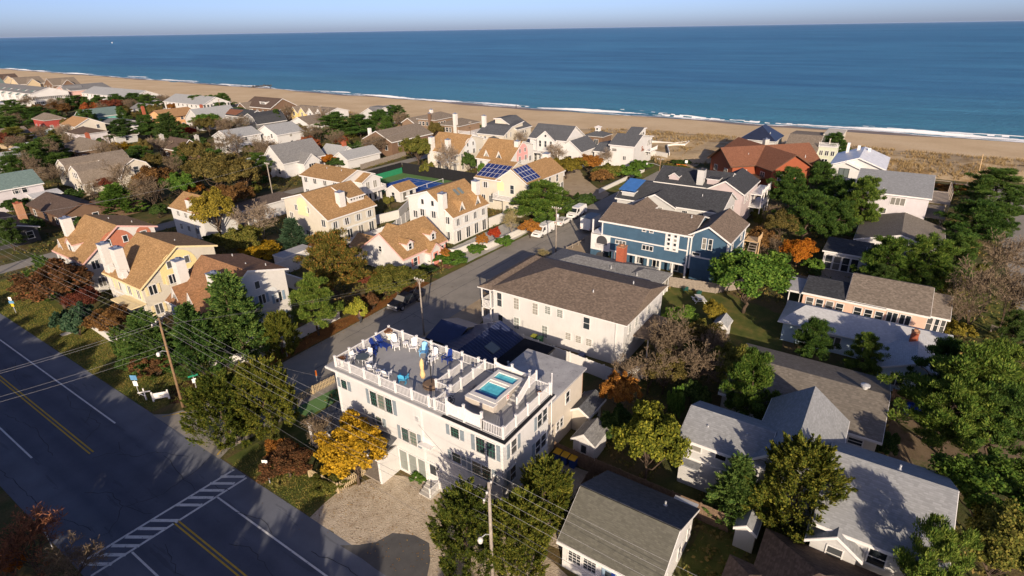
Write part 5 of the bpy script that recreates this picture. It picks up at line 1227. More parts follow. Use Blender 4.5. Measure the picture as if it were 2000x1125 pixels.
# gambrel complex
h = House('gambrel_house', 'cream gambrel roofed house with grey roofs and white gable trim', 63, 172)
gb = [(0, 3.0), (1.3, 5.6), (3.6, 6.9), (5.9, 5.6), (7.2, 3.0)]
h.body('x', 57, 72, [(176.5 + t, z) for t, z in gb], 'wall_cream', 'roof_taupe'); h.body('x', 55.4, 66, [(164.6 + t, z) for t, z in gb], 'wall_cream', 'roof_taupe'); h.body('y', 161.5, 176, [(62.5 + t * 1.15, z + .4) for t, z in gb], 'wall_cream', 'roof_taupe')
h.win('W', 55.38, [167.2, 168.2, 169.2], 4.6, .7, 1.3); h.win('W', 56.98, [179.2, 180.2, 181.2], 4.6, .7, 1.3); h.win('S', 161.47, [66.6], 4.6, 1.2, 1.6); h.box('porch_roof', 'roof_taupe', 55.6, 60, 172, 176.4, 2.6, 2.8); h.win('W', 55.38, [166.4, 169.8], 1.6, 1, 1.4); h.win('S', 164.58, [57.5, 60], 1.6, 1, 1.4)
h.dormer('W', 173.8, 63.6, 66, 5.0, 2.6, .7, 'trim_white', 'roof_taupe', rise=.5); h.win('W', 63.58, [173.8], 5.4, 1.6, .5, 'triple')
h = simple('craftsman_house', 'brown craftsman house with hip roof and white front gable', 'y', 211.5, 225, 72.6, 82.5, 3.2, 6.4, 'wall_brown', 'roof_taupe', wins=5, hipr=True, chim=[(79, 219, 7.4, 'brick_red')]); h.body('x', 71.6, 78, [(215.6, 3.6), (218, 5.4), (220.4, 3.6)], 'wall_brown', 'roof_taupe'); h.win('W', 71.58, [217.4, 218.6], 2.6, .9, 1.3)
simple('pale_house', 'pale house with dark hip roof behind the craftsman house', 'y', 240, 251, 84.5, 93, 4.4, 6.2, 'wall_lavender', 'roof_dark_brown', wins=3, hipr=True); simple('flat_roof_wing', 'grey flat roofed house next to the yellow tree', 'x', 93.6, 101, 236, 243, 2.6, 3.3, 'wall_grey', 'roof_taupe', wins=2)
h = simple('cream_house', 'cream house with half orange, half white roof', 'y', 259, 272, 90.4, 100.5, 5.0, 7.4, 'wall_cream', 'roof_orange', wins=3); h.put(MB().prism([(95.45, 258.6, 7.62), (100.9, 258.6, 4.98), (100.9, 272.4, 4.98), (95.45, 272.4, 7.62)], (0, 0, .05)), 'roof_sheet', 'roof_white')
simple('red_cottage', 'small barn red cottage with brown hip roof and white windows', 'y', 297, 309, 93.5, 101, 4.2, 6.6, 'wall_barn_red', 'roof_taupe', wins=3, hipr=True); simple('porch_cottage', 'low cottage with orange-brown roof and pale blue porch', 'y', 272, 284, 82.5, 90, 2.8, 4.0, 'wall_pale_blue', 'roof_red_brown', wins=4)
h = simple('teal_house', 'teal clapboard house with grey-green roof', 'x', 106.5, 121, 291, 302, 4.2, 7.0, 'wall_teal', 'roof_teal', wins=2); h.body('x', 105, 112, [(291.5, 3.0), (294, 4.6), (296.5, 3.0)], 'wall_teal', 'roof_teal')
h = simple('dark_house', 'black-brown low house with grey roof and white porch', 'y', 262, 278, 106, 116, 3.4, 4.4, 'wall_dark', 'roof_grey', wins=2); h.body('y', 256, 262, [(110, 2.7), (114, 3.2), (118, 2.7)], 'wall_white', 'roof_grey')
h = simple('orange_house', 'orange stucco house with orange roof and two brick chimneys', 'x', 120.2, 134, 252.5, 267, 5.0, 7.4, 'wall_orange', 'roof_orange', 'trim_brown', 2, chim=[(120.6, 270, 8.4, 'brick_red'), (136, 252, 8.4, 'brick_red')])
simple('small_grey_house', 'small light grey roofed house behind the orange house', 'y', 305, 320, 137, 146, 3.0, 5.2, 'wall_white', 'roof_grey', wins=2); h = simple('light_gable_house', 'house with very pale grey steep gables beside navy roof', 'x', 127, 144, 238, 250, 4.0, 8.0, 'wall_grey', 'roof_silver', wins=2)
h = House('gambrel_cottage', 'grey gambrel ended house with long navy roof and white trim', 144, 232)
h.body('x', 137.4, 151, [(216 + t * 1.3, z * .95) for t, z in gb], 'wall_gunmetal', 'roof_charcoal'); h.body('y', 224, 254, [(138.5, 4.8), (143.5, 6.8), (148.5, 4.8)], 'wall_gunmetal', 'roof_charcoal'); h.win('W', 137.38, [219.4, 222], 4.4, 1.2, 1.6, 'pair'); h.win('W', 138.48, [250, 246, 242, 238, 234, 230], 3.4, 1.6, 1.3, 'triple'); h.put(MB().prism([(139, 232, 5.2), (139, 242, 5.2), (142.6, 242, 6.6), (142.6, 232, 6.6)], (0, 0, .1)), 'copper_roof', 'roof_red_brown')
h = simple('shingle_beach_house', 'dark brown shingled beach house with white barge boards', 'y', 232, 252, 155.5, 168.5, 6.0, 9.4, 'wall_brown', 'roof_dark_brown', wins=5); h.body('x', 153, 160, [(246, 5.0), (250, 7.6), (254, 5.0)], 'wall_brown', 'roof_taupe'); h.dormer('W', 240, 157.4, 162, 7.2, 4.4, .9, 'wall_white', 'roof_dark_brown', kind='flat'); h.win('W', 157.38, [240], 7.6, 3, .6, 'triple')
h = simple('yellow_gable_house', 'row of white and yellow pointed gables facing the lane', 'y', 206, 230, 164, 176, 4.4, 6.0, 'wall_white', 'roof_taupe', wins=6)
for i in range(4):
    h.body('x', 162.6, 168, [(207 + i * 5.6, 4.0), (209.2 + i * 5.6, 6.2), (211.4 + i * 5.6, 4.0)], 'wall_yellow' if i > 1 else 'wall_white', 'roof_taupe'); h.win('W', 162.58, [209.2 + i * 5.6], 3.4, 1.2, 1.6, 'pair')
h = simple('grey_beach_house', 'grey gabled beach house with white dormer above dark pines', 'x', 166, 178, 176, 188, 4.8, 7.6, 'wall_grey', 'roof_grey', wins=3); h.body('y', 178, 185, [(168, 6.4), (170, 7.6), (174, 7.6)], 'wall_white', 'roof_grey', z0=5)
simple('brown_roof_cottage', 'white cottage with brown roof beside dark beach shrubs', 'x', 146, 156, 195, 207, 3.0, 5.4, 'wall_white', 'roof_taupe', wins=2)
h = simple('grey_villa', 'pale grey gabled house with white deck among bare trees', 'x', 104.8, 116, 181.5, 191, 5.0, 7.0, 'wall_grey', 'roof_silver', wins=2); h.box('deck', 'trim_white', 108, 118, 176, 181.4, 2.4, 2.6); h.railing((108, 176.1), (118, 176.1), 2.6); simple('white_gable_house', 'white gabled house with light roof beyond the bare trees', 'x', 117.5, 128, 174.5, 186.5, 4.8, 7.4, 'wall_white', 'roof_silver', wins=2)
h = simple('grey_gable_house', 'steep grey roofed cottage with white bay window gable', 'x', 92.5, 106, 136.8, 146, 4.0, 8.2, 'wall_white', 'roof_grey', wins=2); h.body('x', 91, 97, [(141, 3.2), (143.2, 5.2), (145.4, 3.2)], 'wall_white', 'roof_grey'); h.body('y', 134.2, 140, [(97, 3.4), (99.6, 5.6), (102.2, 3.4)], 'wall_white', 'roof_grey'); h.win('S', 134.17, [99.6], 2.2, 2.2, 1.6, 'triple')
h = simple('silver_cottage', 'white cottage with silver roof and orange brick chimney', 'y', 134.4, 143.4, 109.5, 116, 3.0, 5.4, 'wall_white', 'roof_silver', wins=2, chim=[(113, 136, 6.6, 'brick_red')]); h.body('x', 108.5, 121, [(130, 2.8), (133, 4.6), (136, 2.8)], 'wall_white', 'roof_silver')
simple('small_white_house', 'small low house with pale roof in the shade of bare trees', 'x', 91.5, 99, 148, 154.5, 2.9, 4.0, 'wall_pale_blue', 'roof_silver', wins=2); h = simple('cottage', 'dark shingled cottage with grey stone chimneys behind red shrubs', 'y', 185, 196, 90, 97, 3.2, 6.0, 'wall_brown', 'roof_dark_brown', wins=2, chim=[(91, 196.4, 7.0, 'concrete'), (96.6, 186, 6.8, 'concrete')])
simple('tan_house', 'tan house with cut-away gable at left edge', 'x', 66, 78, 264, 276, 3.6, 6.0, 'wall_tan', 'roof_taupe', wins=1); simple('pale_roof_house', 'white house with pale grey roof among evergreens at left edge', 'x', 46, 60, 206, 217, 3.6, 6.2, 'wall_white', 'roof_silver', wins=2); simple('white_roof_cottage', 'pale roofed cottage half hidden by evergreens', 'y', 226, 240, 64, 74, 3.0, 4.2, 'wall_white', 'roof_silver', wins=2)
# long buildings near the beach
h = simple('long_motel', 'long white two storey building with pale grey gable roof', 'y', 350, 412, 152.5, 168, 5.2, 8.2, 'wall_white', 'roof_silver', wins=12); h.box('balcony', 'trim_white', 168, 170, 346, 352, 2.6, 2.8)
h = simple('pale_motel', 'second long pale building with silver roof behind pines', 'y', 282, 318, 153, 167, 5.0, 8.0, 'wall_white', 'roof_silver', wins=9)
h = simple('townhouse_row', 'grey roofed row of white townhouses with stepped dormers', 'y', 412, 520, 128, 146, 6.8, 9.4, 'wall_white', 'roof_grey', wins=20)
for i in range(9):
    y = 416 + i * 11.5; h.body('y', y, y + 4, [(126.4, 5.6), (131, 7.9), (136, 8.3)], 'wall_white', 'roof_teal', oa=.2); h.win('W', 126.38, [y + 1, y + 3], 4.4, 1.1, 1.4)
h = simple('pink_house', 'dusty pink beach house with white gable at the row end', 'x', 148, 170, 414, 436, 6.6, 9.2, 'wall_pink', 'roof_grey', wins=2); h.body('x', 146, 156, [(416, 6), (420, 8.8), (424, 6)], 'wall_pink', 'roof_grey')
simple('white_flat_house', 'white low building at the left edge by dark pines', 'y', 395, 440, 103, 116, 3.6, 4.4, 'wall_white', 'roof_white', wins=5)
for i, (x, y, w, rf, lab) in enumerate([(172, 600, 'wall_tan', 'roof_dark_brown', 'far tan house with dark gable close to the beach'), (165, 640, 'wall_brown', 'roof_dark_brown', 'farthest brown gabled house at left edge'), (150, 560, 'wall_pale_blue', 'roof_teal', 'far pale blue house beside white roofed block'), (168, 540, 'wall_tan', 'roof_taupe', 'far tan gabled house inland of the dunes'), (130, 610, 'wall_white', 'roof_white', 'far white roofed block at left edge'), (175, 500, 'wall_brown', 'roof_taupe', 'far brown low house just behind the dune'), (120, 680, 'wall_white', 'roof_grey', 'far grey roofed house beyond the white block'), (178, 700, 'wall_brown', 'roof_dark_brown', 'far dark roofed house on the beach skyline')]):
    h = simple('far_house', lab, 'x', x - 8, x + 8, y - 8, y + 8, 5.2, 9.5, w, rf, wins=3); h.body('y', y - 10, y + 2, [(x - 4, 5), (x, 8.5), (x + 4, 5)], w, rf)
# ------------------------------------------------------------------ trees and shrubs
leaf('leaf_pinedark', (.012, .028, .007), (.030, .060, .013), (.064, .095, .02)); leaf('leaf_pinelight', (.019, .040, .008), (.050, .085, .014), (.105, .13, .025)); leaf('leaf_mixed', (.035, .042, .010), (.085, .078, .018), (.19, .095, .025))
leaf('leaf_cedar', (.020, .032, .007), (.050, .063, .011), (.115, .108, .018)); leaf('leaf_leyland', (.016, .038, .010), (.040, .076, .018), (.085, .12, .028)); leaf('leaf_bluegreen', (.014, .032, .017), (.034, .062, .034), (.07, .095, .05))
leaf('leaf_green', (.020, .048, .008), (.050, .095, .016), (.10, .15, .025)); leaf('leaf_darkgreen', (.012, .026, .008), (.028, .050, .013), (.055, .080, .02)); leaf('leaf_olive', (.028, .036, .009), (.068, .074, .016), (.125, .11, .026))
leaf('leaf_oliveyellow', (.050, .044, .010), (.115, .095, .016), (.19, .145, .022)); leaf('leaf_olivebrown', (.032, .029, .010), (.075, .062, .02), (.13, .098, .03)); leaf('leaf_yellowgreen', (.06, .075, .012), (.14, .15, .02), (.22, .20, .03))
leaf('leaf_yellow', (.11, .085, .012), (.30, .185, .015), (.46, .28, .024)); leaf('leaf_orange', (.13, .045, .010), (.30, .095, .014), (.42, .17, .02)); leaf('leaf_red', (.11, .012, .010), (.26, .030, .018), (.36, .07, .02))
leaf('leaf_redrust', (.07, .018, .010), (.16, .040, .018), (.24, .085, .025)); leaf('leaf_rust', (.075, .032, .010), (.17, .072, .018), (.28, .13, .026)); leaf('leaf_brown', (.040, .022, .010), (.095, .052, .020), (.155, .085, .03))
leaf('leaf_brownred', (.036, .022, .011), (.072, .040, .019), (.13, .055, .024)); leaf('leaf_darkred', (.040, .014, .011), (.085, .028, .018), (.14, .045, .022)); leaf('leaf_magnolia', (.035, .045, .008), (.10, .105, .014), (.21, .185, .024))
leaf('leaf_twig', (.13, .10, .075), (.21, .165, .12), trans=.0); leaf('leaf_twigbrown', (.058, .044, .030), (.098, .074, .050), trans=.0); leaf('leaf_twigolive', (.09, .075, .035), (.15, .125, .06), trans=.0); leaf('leaf_twigred', (.085, .035, .022), (.16, .07, .035), trans=.0)
plain('bark', (.075, .052, .036), .95, .3, 6); plain('bark_pale', (.26, .21, .16), .95, .25, 6)
def unit(v): return v / np.maximum(np.linalg.norm(v, axis=-1, keepdims=True), 1e-6)
def quads(c, d, s, la, lb, rg):
    """leaf cards: centre c, long axis d, scatter axis s random, half sizes la lb; bent diamond-like quads"""
    w = unit(np.cross(d, s))
    la = la[:, None]; lb = lb[:, None]
    V = np.stack([c - d * la, c + w * lb + d * la * .1, c + d * la, c - w * lb - d * la * .1], 1)
    return V.reshape(-1, 3)
def leaf_mesh(name, V, mat):
    n = len(V) // 4
    me = bpy.data.meshes.new(name)
    me.vertices.add(len(V)); me.vertices.foreach_set('co', V.astype(np.float32).ravel())
    me.loops.add(n * 4); me.loops.foreach_set('vertex_index', np.arange(n * 4, dtype=np.int32))
    me.polygons.add(n); me.polygons.foreach_set('loop_start', np.arange(0, n * 4, 4, dtype=np.int32))
    me.materials.append(MATS[mat]); me.update(calc_edges=True)
    return me
def clumps_to_leaves(cs, rad, n, la, lb, rg, mode, outc):
    """cs (N,3) clump centres, rad (N,3); mode sets leaf direction"""
    N = len(cs)
    d = unit(rg.normal(size=(N, n, 3))); r = rg.random((N, n, 1)) ** .45
    c = cs[:, None, :] + d * r * rad[:, None, :]
    c = c.reshape(-1, 3); d = d.reshape(-1, 3)
    rnd = unit(rg.normal(size=c.shape))
    out = unit(c - outc)
    if mode == 'broad': ax = unit(rnd + out * .3)
    elif mode == 'pine': ax = unit(d * .9 + rnd * .5 + np.array([0, 0, .7]))
    elif mode == 'cedar': ax = unit(out * .5 + rnd * .45 + np.array([0, 0, 1.0]))
    elif mode == 'leyland': ax = unit(out * 1.0 + rnd * .5 + np.array([0, 0, .55]))
    else: ax = rnd
    k = rg.uniform(.65, 1.35, len(c))
    return quads(c, ax, unit(out * .9 + np.array([0, 0, .35]) + rg.normal(size=c.shape) * .42), la * k, lb * k, rg)
def limb(mb, a, b, r0, r1, rg, n=5, sides=6):
    a, b = np.array(a, float), np.array(b, float); L = np.linalg.norm(b - a)
    pts = [tuple(a + (b - a) * i / n + (rg.normal(size=3) * L * .035 if 0 < i < n else 0)) for i in range(n + 1)]
    mb.tube(pts, [r0 + (r1 - r0) * i / n for i in range(n + 1)], sides)
    return pts
PROTO = {}
def make_broad(seed, h=7.0, r=3.2, shrub=False):
    rg = np.random.default_rng(seed); tr = MB()
    base = .28 * h if not shrub else .04 * h
    cz = base + (h - base) * .52; rz = (h - base) * .5
    N = 110 if not shrub else 80
    d = unit(rg.normal(size=(N, 3))); d[:, 2] = np.where(d[:, 2] < -.35, -d[:, 2] * .5, d[:, 2])
    lob = 1 + .22 * np.sin(3 * np.arctan2(d[:, 1], d[:, 0]) + seed) + .12 * np.sin(5 * np.arctan2(d[:, 1], d[:, 0]) + 2 * seed)
    rr_ = (.55 + .45 * rg.random(N) ** .6) * lob
    cs = d * rr_[:, None] * np.array([r, r, rz]) * .86 + np.array([0, 0, cz])
    rad = np.stack([rg.uniform(.13, .24, N) * r, rg.uniform(.13, .24, N) * r, rg.uniform(.10, .18, N) * r], 1)
    V = clumps_to_leaves(cs, rad, 190, .125, .08, rg, 'broad', np.array([0, 0, cz - rz * .4]))
    limb(tr, (0, 0, -.2), (rg.normal() * .15, rg.normal() * .15, base + rz * .8), .045 * h * .5, .03, rg, 6, 7)
    for i in range(14 if not shrub else 6):
        j = rg.integers(N); z = base * rg.uniform(.6, 1.3)
        limb(tr, (0, 0, z), cs[j] * np.array([.9, .9, .97]), .07, .012, rg, 5, 5)
    return V, tr, h, r
def make_pine(seed, h=8.0, r=3.8):
    rg = np.random.default_rng(seed); tr = MB(); cs = []; rad = []
    lean = rg.normal(size=2) * .5
    top = np.array([lean[0], lean[1], h * .92])
    limb(tr, (0, 0, -.2), top, .20, .04, rg, 8, 7)
    nl = 7
    for l in range(nl):
        t = .30 + .66 * l / (nl - 1); z = h * t
        R_ = r * (1.05 - .72 * ((t - .30) / .7) ** 1.3) * rg.uniform(.85, 1.1); m = int(6 - l * .45 + rg.integers(0, 2)); a0 = rg.uniform(0, 6.28)
        for i in range(max(3, m)):
            a = a0 + 6.28 * i / max(3, m) + rg.normal() * .25; L = R_ * rg.uniform(.62, 1.05)
            st = np.array([lean[0] * t, lean[1] * t, z - .25]); en = st + np.array([math.cos(a) * L, math.sin(a) * L, .28 * L * rg.uniform(.2, 1.2)])
            limb(tr, st, en, .055, .015, rg, 4, 5)
            for q in (.45, .72, 1.0):
                for _ in range(2 if q > .5 else 1):
                    c = st + (en - st) * q + rg.normal(size=3) * np.array([.3, .3, .1]) * (.6 + L * .2) + np.array([0, 0, .22]); cs.append(c); w = rg.uniform(.36, .66) * (.7 + .13 * r); rad.append((w, w, w * .62))
    for _ in range(7): cs.append(top + rg.normal(size=3) * np.array([.45, .45, .25])); rad.append((.45, .45, .4))
    cs = np.array(cs); rad = np.array(rad)
    V = clumps_to_leaves(cs, rad, 200, .14, .04, rg, 'pine', np.array([0, 0, h * .3]))
    return V, tr, h, r
def sprays(cs, rg, h, r, per, mode):
    # feathery branchlets: leaves strung along an axis that points out and up, narrowing to the tip
    N = len(cs); out = unit(cs * np.array([1, 1, 0]) + 1e-4)
    up = .95 if mode == 'cedar' else .45
    ax = unit(out * .8 + np.array([0, 0, up]) + rg.normal(size=cs.shape) * .22)
    L = (.10 * h + .10 * r) * rg.uniform(.7, 1.35, N); W = .30 * L
    t = rg.random((N, per)) ** .85
    lat = rg.normal(size=(N, per, 3)) * .55
    c = cs[:, None, :] - ax[:, None, :] * (L * .35)[:, None, None] + ax[:, None, :] * (t * L[:, None])[..., None] + lat * (W[:, None] * (1.08 - t))[..., None]
    d = unit(ax[:, None, :] * 1.0 + lat * .55 + rg.normal(size=c.shape) * .25).reshape(-1, 3); c = c.reshape(-1, 3); k = rg.uniform(.6, 1.3, len(c))
    nrm = unit(np.repeat(out, per, 0) * .9 + np.array([0, 0, .45]) + rg.normal(size=c.shape) * .45)
    return quads(c, d, nrm, .13 * k, .05 * k, rg)
def make_cone(seed, h, r, mode, n=150, per=95, dens=1.0):
    rg = np.random.default_rng(seed); tr = MB()
    limb(tr, (0, 0, -.2), (0, 0, h * .9), .17, .02, rg, 5, 6)
    t = rg.random(n) ** .8; 
    if mode == 'leyland': prof = np.where(t < .12, .72 + t * 2.3, 1.02 * (1 - ((t - .12) / .88) ** 1.25) + .05)
    else: prof = np.sqrt(np.clip(1 - ((t - .38) / .64) ** 2, .02, 1)) * .98
    a = rg.uniform(0, 6.28, n); lob = 1 + .16 * np.sin(4 * a + seed + t * 5) + .10 * np.sin(9 * a + 7 * t)
    rr_ = r * prof * lob * np.where(rg.random(n) < .75, rg.uniform(.78, 1.0, n), rg.uniform(.35, .78, n)) * .92
    cs = np.stack([rr_ * np.cos(a), rr_ * np.sin(a), h * (.05 + .90 * t)], 1)
    s = rg.uniform(.75, 1.3, n)[:, None]
    rad = (np.array([.13 * r + .12, .13 * r + .12, .085 * h]) if mode == 'cedar' else np.array([.15 * r + .13, .15 * r + .13, .052 * h])) * s
    V = sprays(cs, rg, h, r, per, mode)
    return V, tr, h, r
def make_bare(seed, h=8.0, r=3.6, leaves=0):
    rg = np.random.default_rng(seed); tr = MB(); tw = []
    def grow(p, d, L, rad, lev):
        q = p + d * L + rg.normal(size=3) * L * .05
        mid = (p + q) / 2 + rg.normal(size=3) * L * .06
        if lev < 3: tr.tube([tuple(p), tuple(mid), tuple(q)], [rad, rad * .8, rad * .6], 5 if lev < 2 else 4)
        else: tw.append((p, q, max(rad, .011)))
        if lev >= 6: return
        k = int(rg.integers(3, 5)) if lev < 4 else (3 if lev < 5 else 2)
        for i in range(k):
            nd = unit(d * 1.0 + rg.normal(size=3) * np.array([.62, .62, .42]) + np.array([0, 0, .10]))
            s = p + (q - p) * rg.uniform(.45, 1.0) if i else q
            grow(s, nd, L * rg.uniform(.58, .80), rad * .6, lev + 1)
    for _ in range(3):
        d = unit(np.array([rg.normal() * .35, rg.normal() * .35, 1.0])); grow(np.array([0, 0, h * .10]), d, h * .30, .085, 0)
    tr.tube([(0, 0, -.2), (0, 0, h * .12)], [.16, .12], 7)
    P = np.array([t[0] for t in tw]); Q = np.array([t[1] for t in tw]); rd = np.array([t[2] for t in tw])
    d = unit(Q - P); c = (P + Q) / 2; la = np.linalg.norm(Q - P, axis=1) / 2
    V = quads(c, d, unit(rg.normal(size=c.shape)), la * 1.05, np.maximum(rd, .036), rg)
    ext = np.abs(V[:, :2]).max(); top = V[:, 2].max()
    k = np.array([r / ext, r / ext, h / top]); V = V * k
    tr.v = [(x * k[0], y * k[1], z * k[2]) for x, y, z in tr.v]
    return V, tr, h, r
NV = {'broad': 4, 'pine': 5, 'leyland': 3, 'cedar': 3, 'shrub': 4, 'column': 1, 'bare': 4}
def proto(kind, i):
    key = (kind, i)
    if key in PROTO: return PROTO[key]
    s = 100 + i * 17 + len(kind)
    if kind == 'broad': V, tr, h, r = make_broad(s)
    elif kind == 'shrub': V, tr, h, r = make_broad(s, 3.0, 2.0, True)
    elif kind == 'pine': V, tr, h, r = make_pine(s)
    elif kind == 'leyland': V, tr, h, r = make_cone(s, 9.0, 2.6, 'leyland', 320, 130)
    elif kind == 'cedar': V, tr, h, r = make_cone(s, 8.0, 3.2, 'cedar', 320, 140)
    elif kind == 'column': V, tr, h, r = make_cone(s, 4.2, .75, 'cedar', 90, 55)
    else: V, tr, h, r = make_bare(s)
    PROTO[key] = (leaf_mesh('crown', V, 'leaf_green'), tr.mesh('trunk', 'bark', True), h, r)
    return PROTO[key]
TREE_NAME = {'broad': 'broadleaf_tree', 'pine': 'pine_tree', 'leyland': 'conifer_tree', 'cedar': 'cedar_tree', 'shrub': 'shrub', 'column': 'arborvitae', 'bare': 'bare_tree'}
cnt = {}
def plant(kind, mat, x, y, h, r, label, group=''):
    i = cnt.get(kind, 0); cnt[kind] = i + 1
    crown, trunk, h0, r0 = proto(kind, i % NV[kind])
    rr = random.Random(i * 7 + len(kind))
    z = float(coast_z(x, y)) if x > 160 else 0
    t = tag(empty(TREE_NAME[kind], (x, y, z), rr.uniform(0, 6.28)), label, 'shrub' if kind == 'shrub' else 'tree', group or None)
    t.scale = (r / r0, r / r0, h / h0)
    c = link('crown', crown, t); c.material_slots[0].link = 'OBJECT'; c.material_slots[0].material = MATS['leaf_' + mat]
    b = link('trunk', trunk, t)
    if mat in ('twig', 'twigolive'): b.material_slots[0].link = 'OBJECT'; b.material_slots[0].material = MATS['bark_pale']
    return t
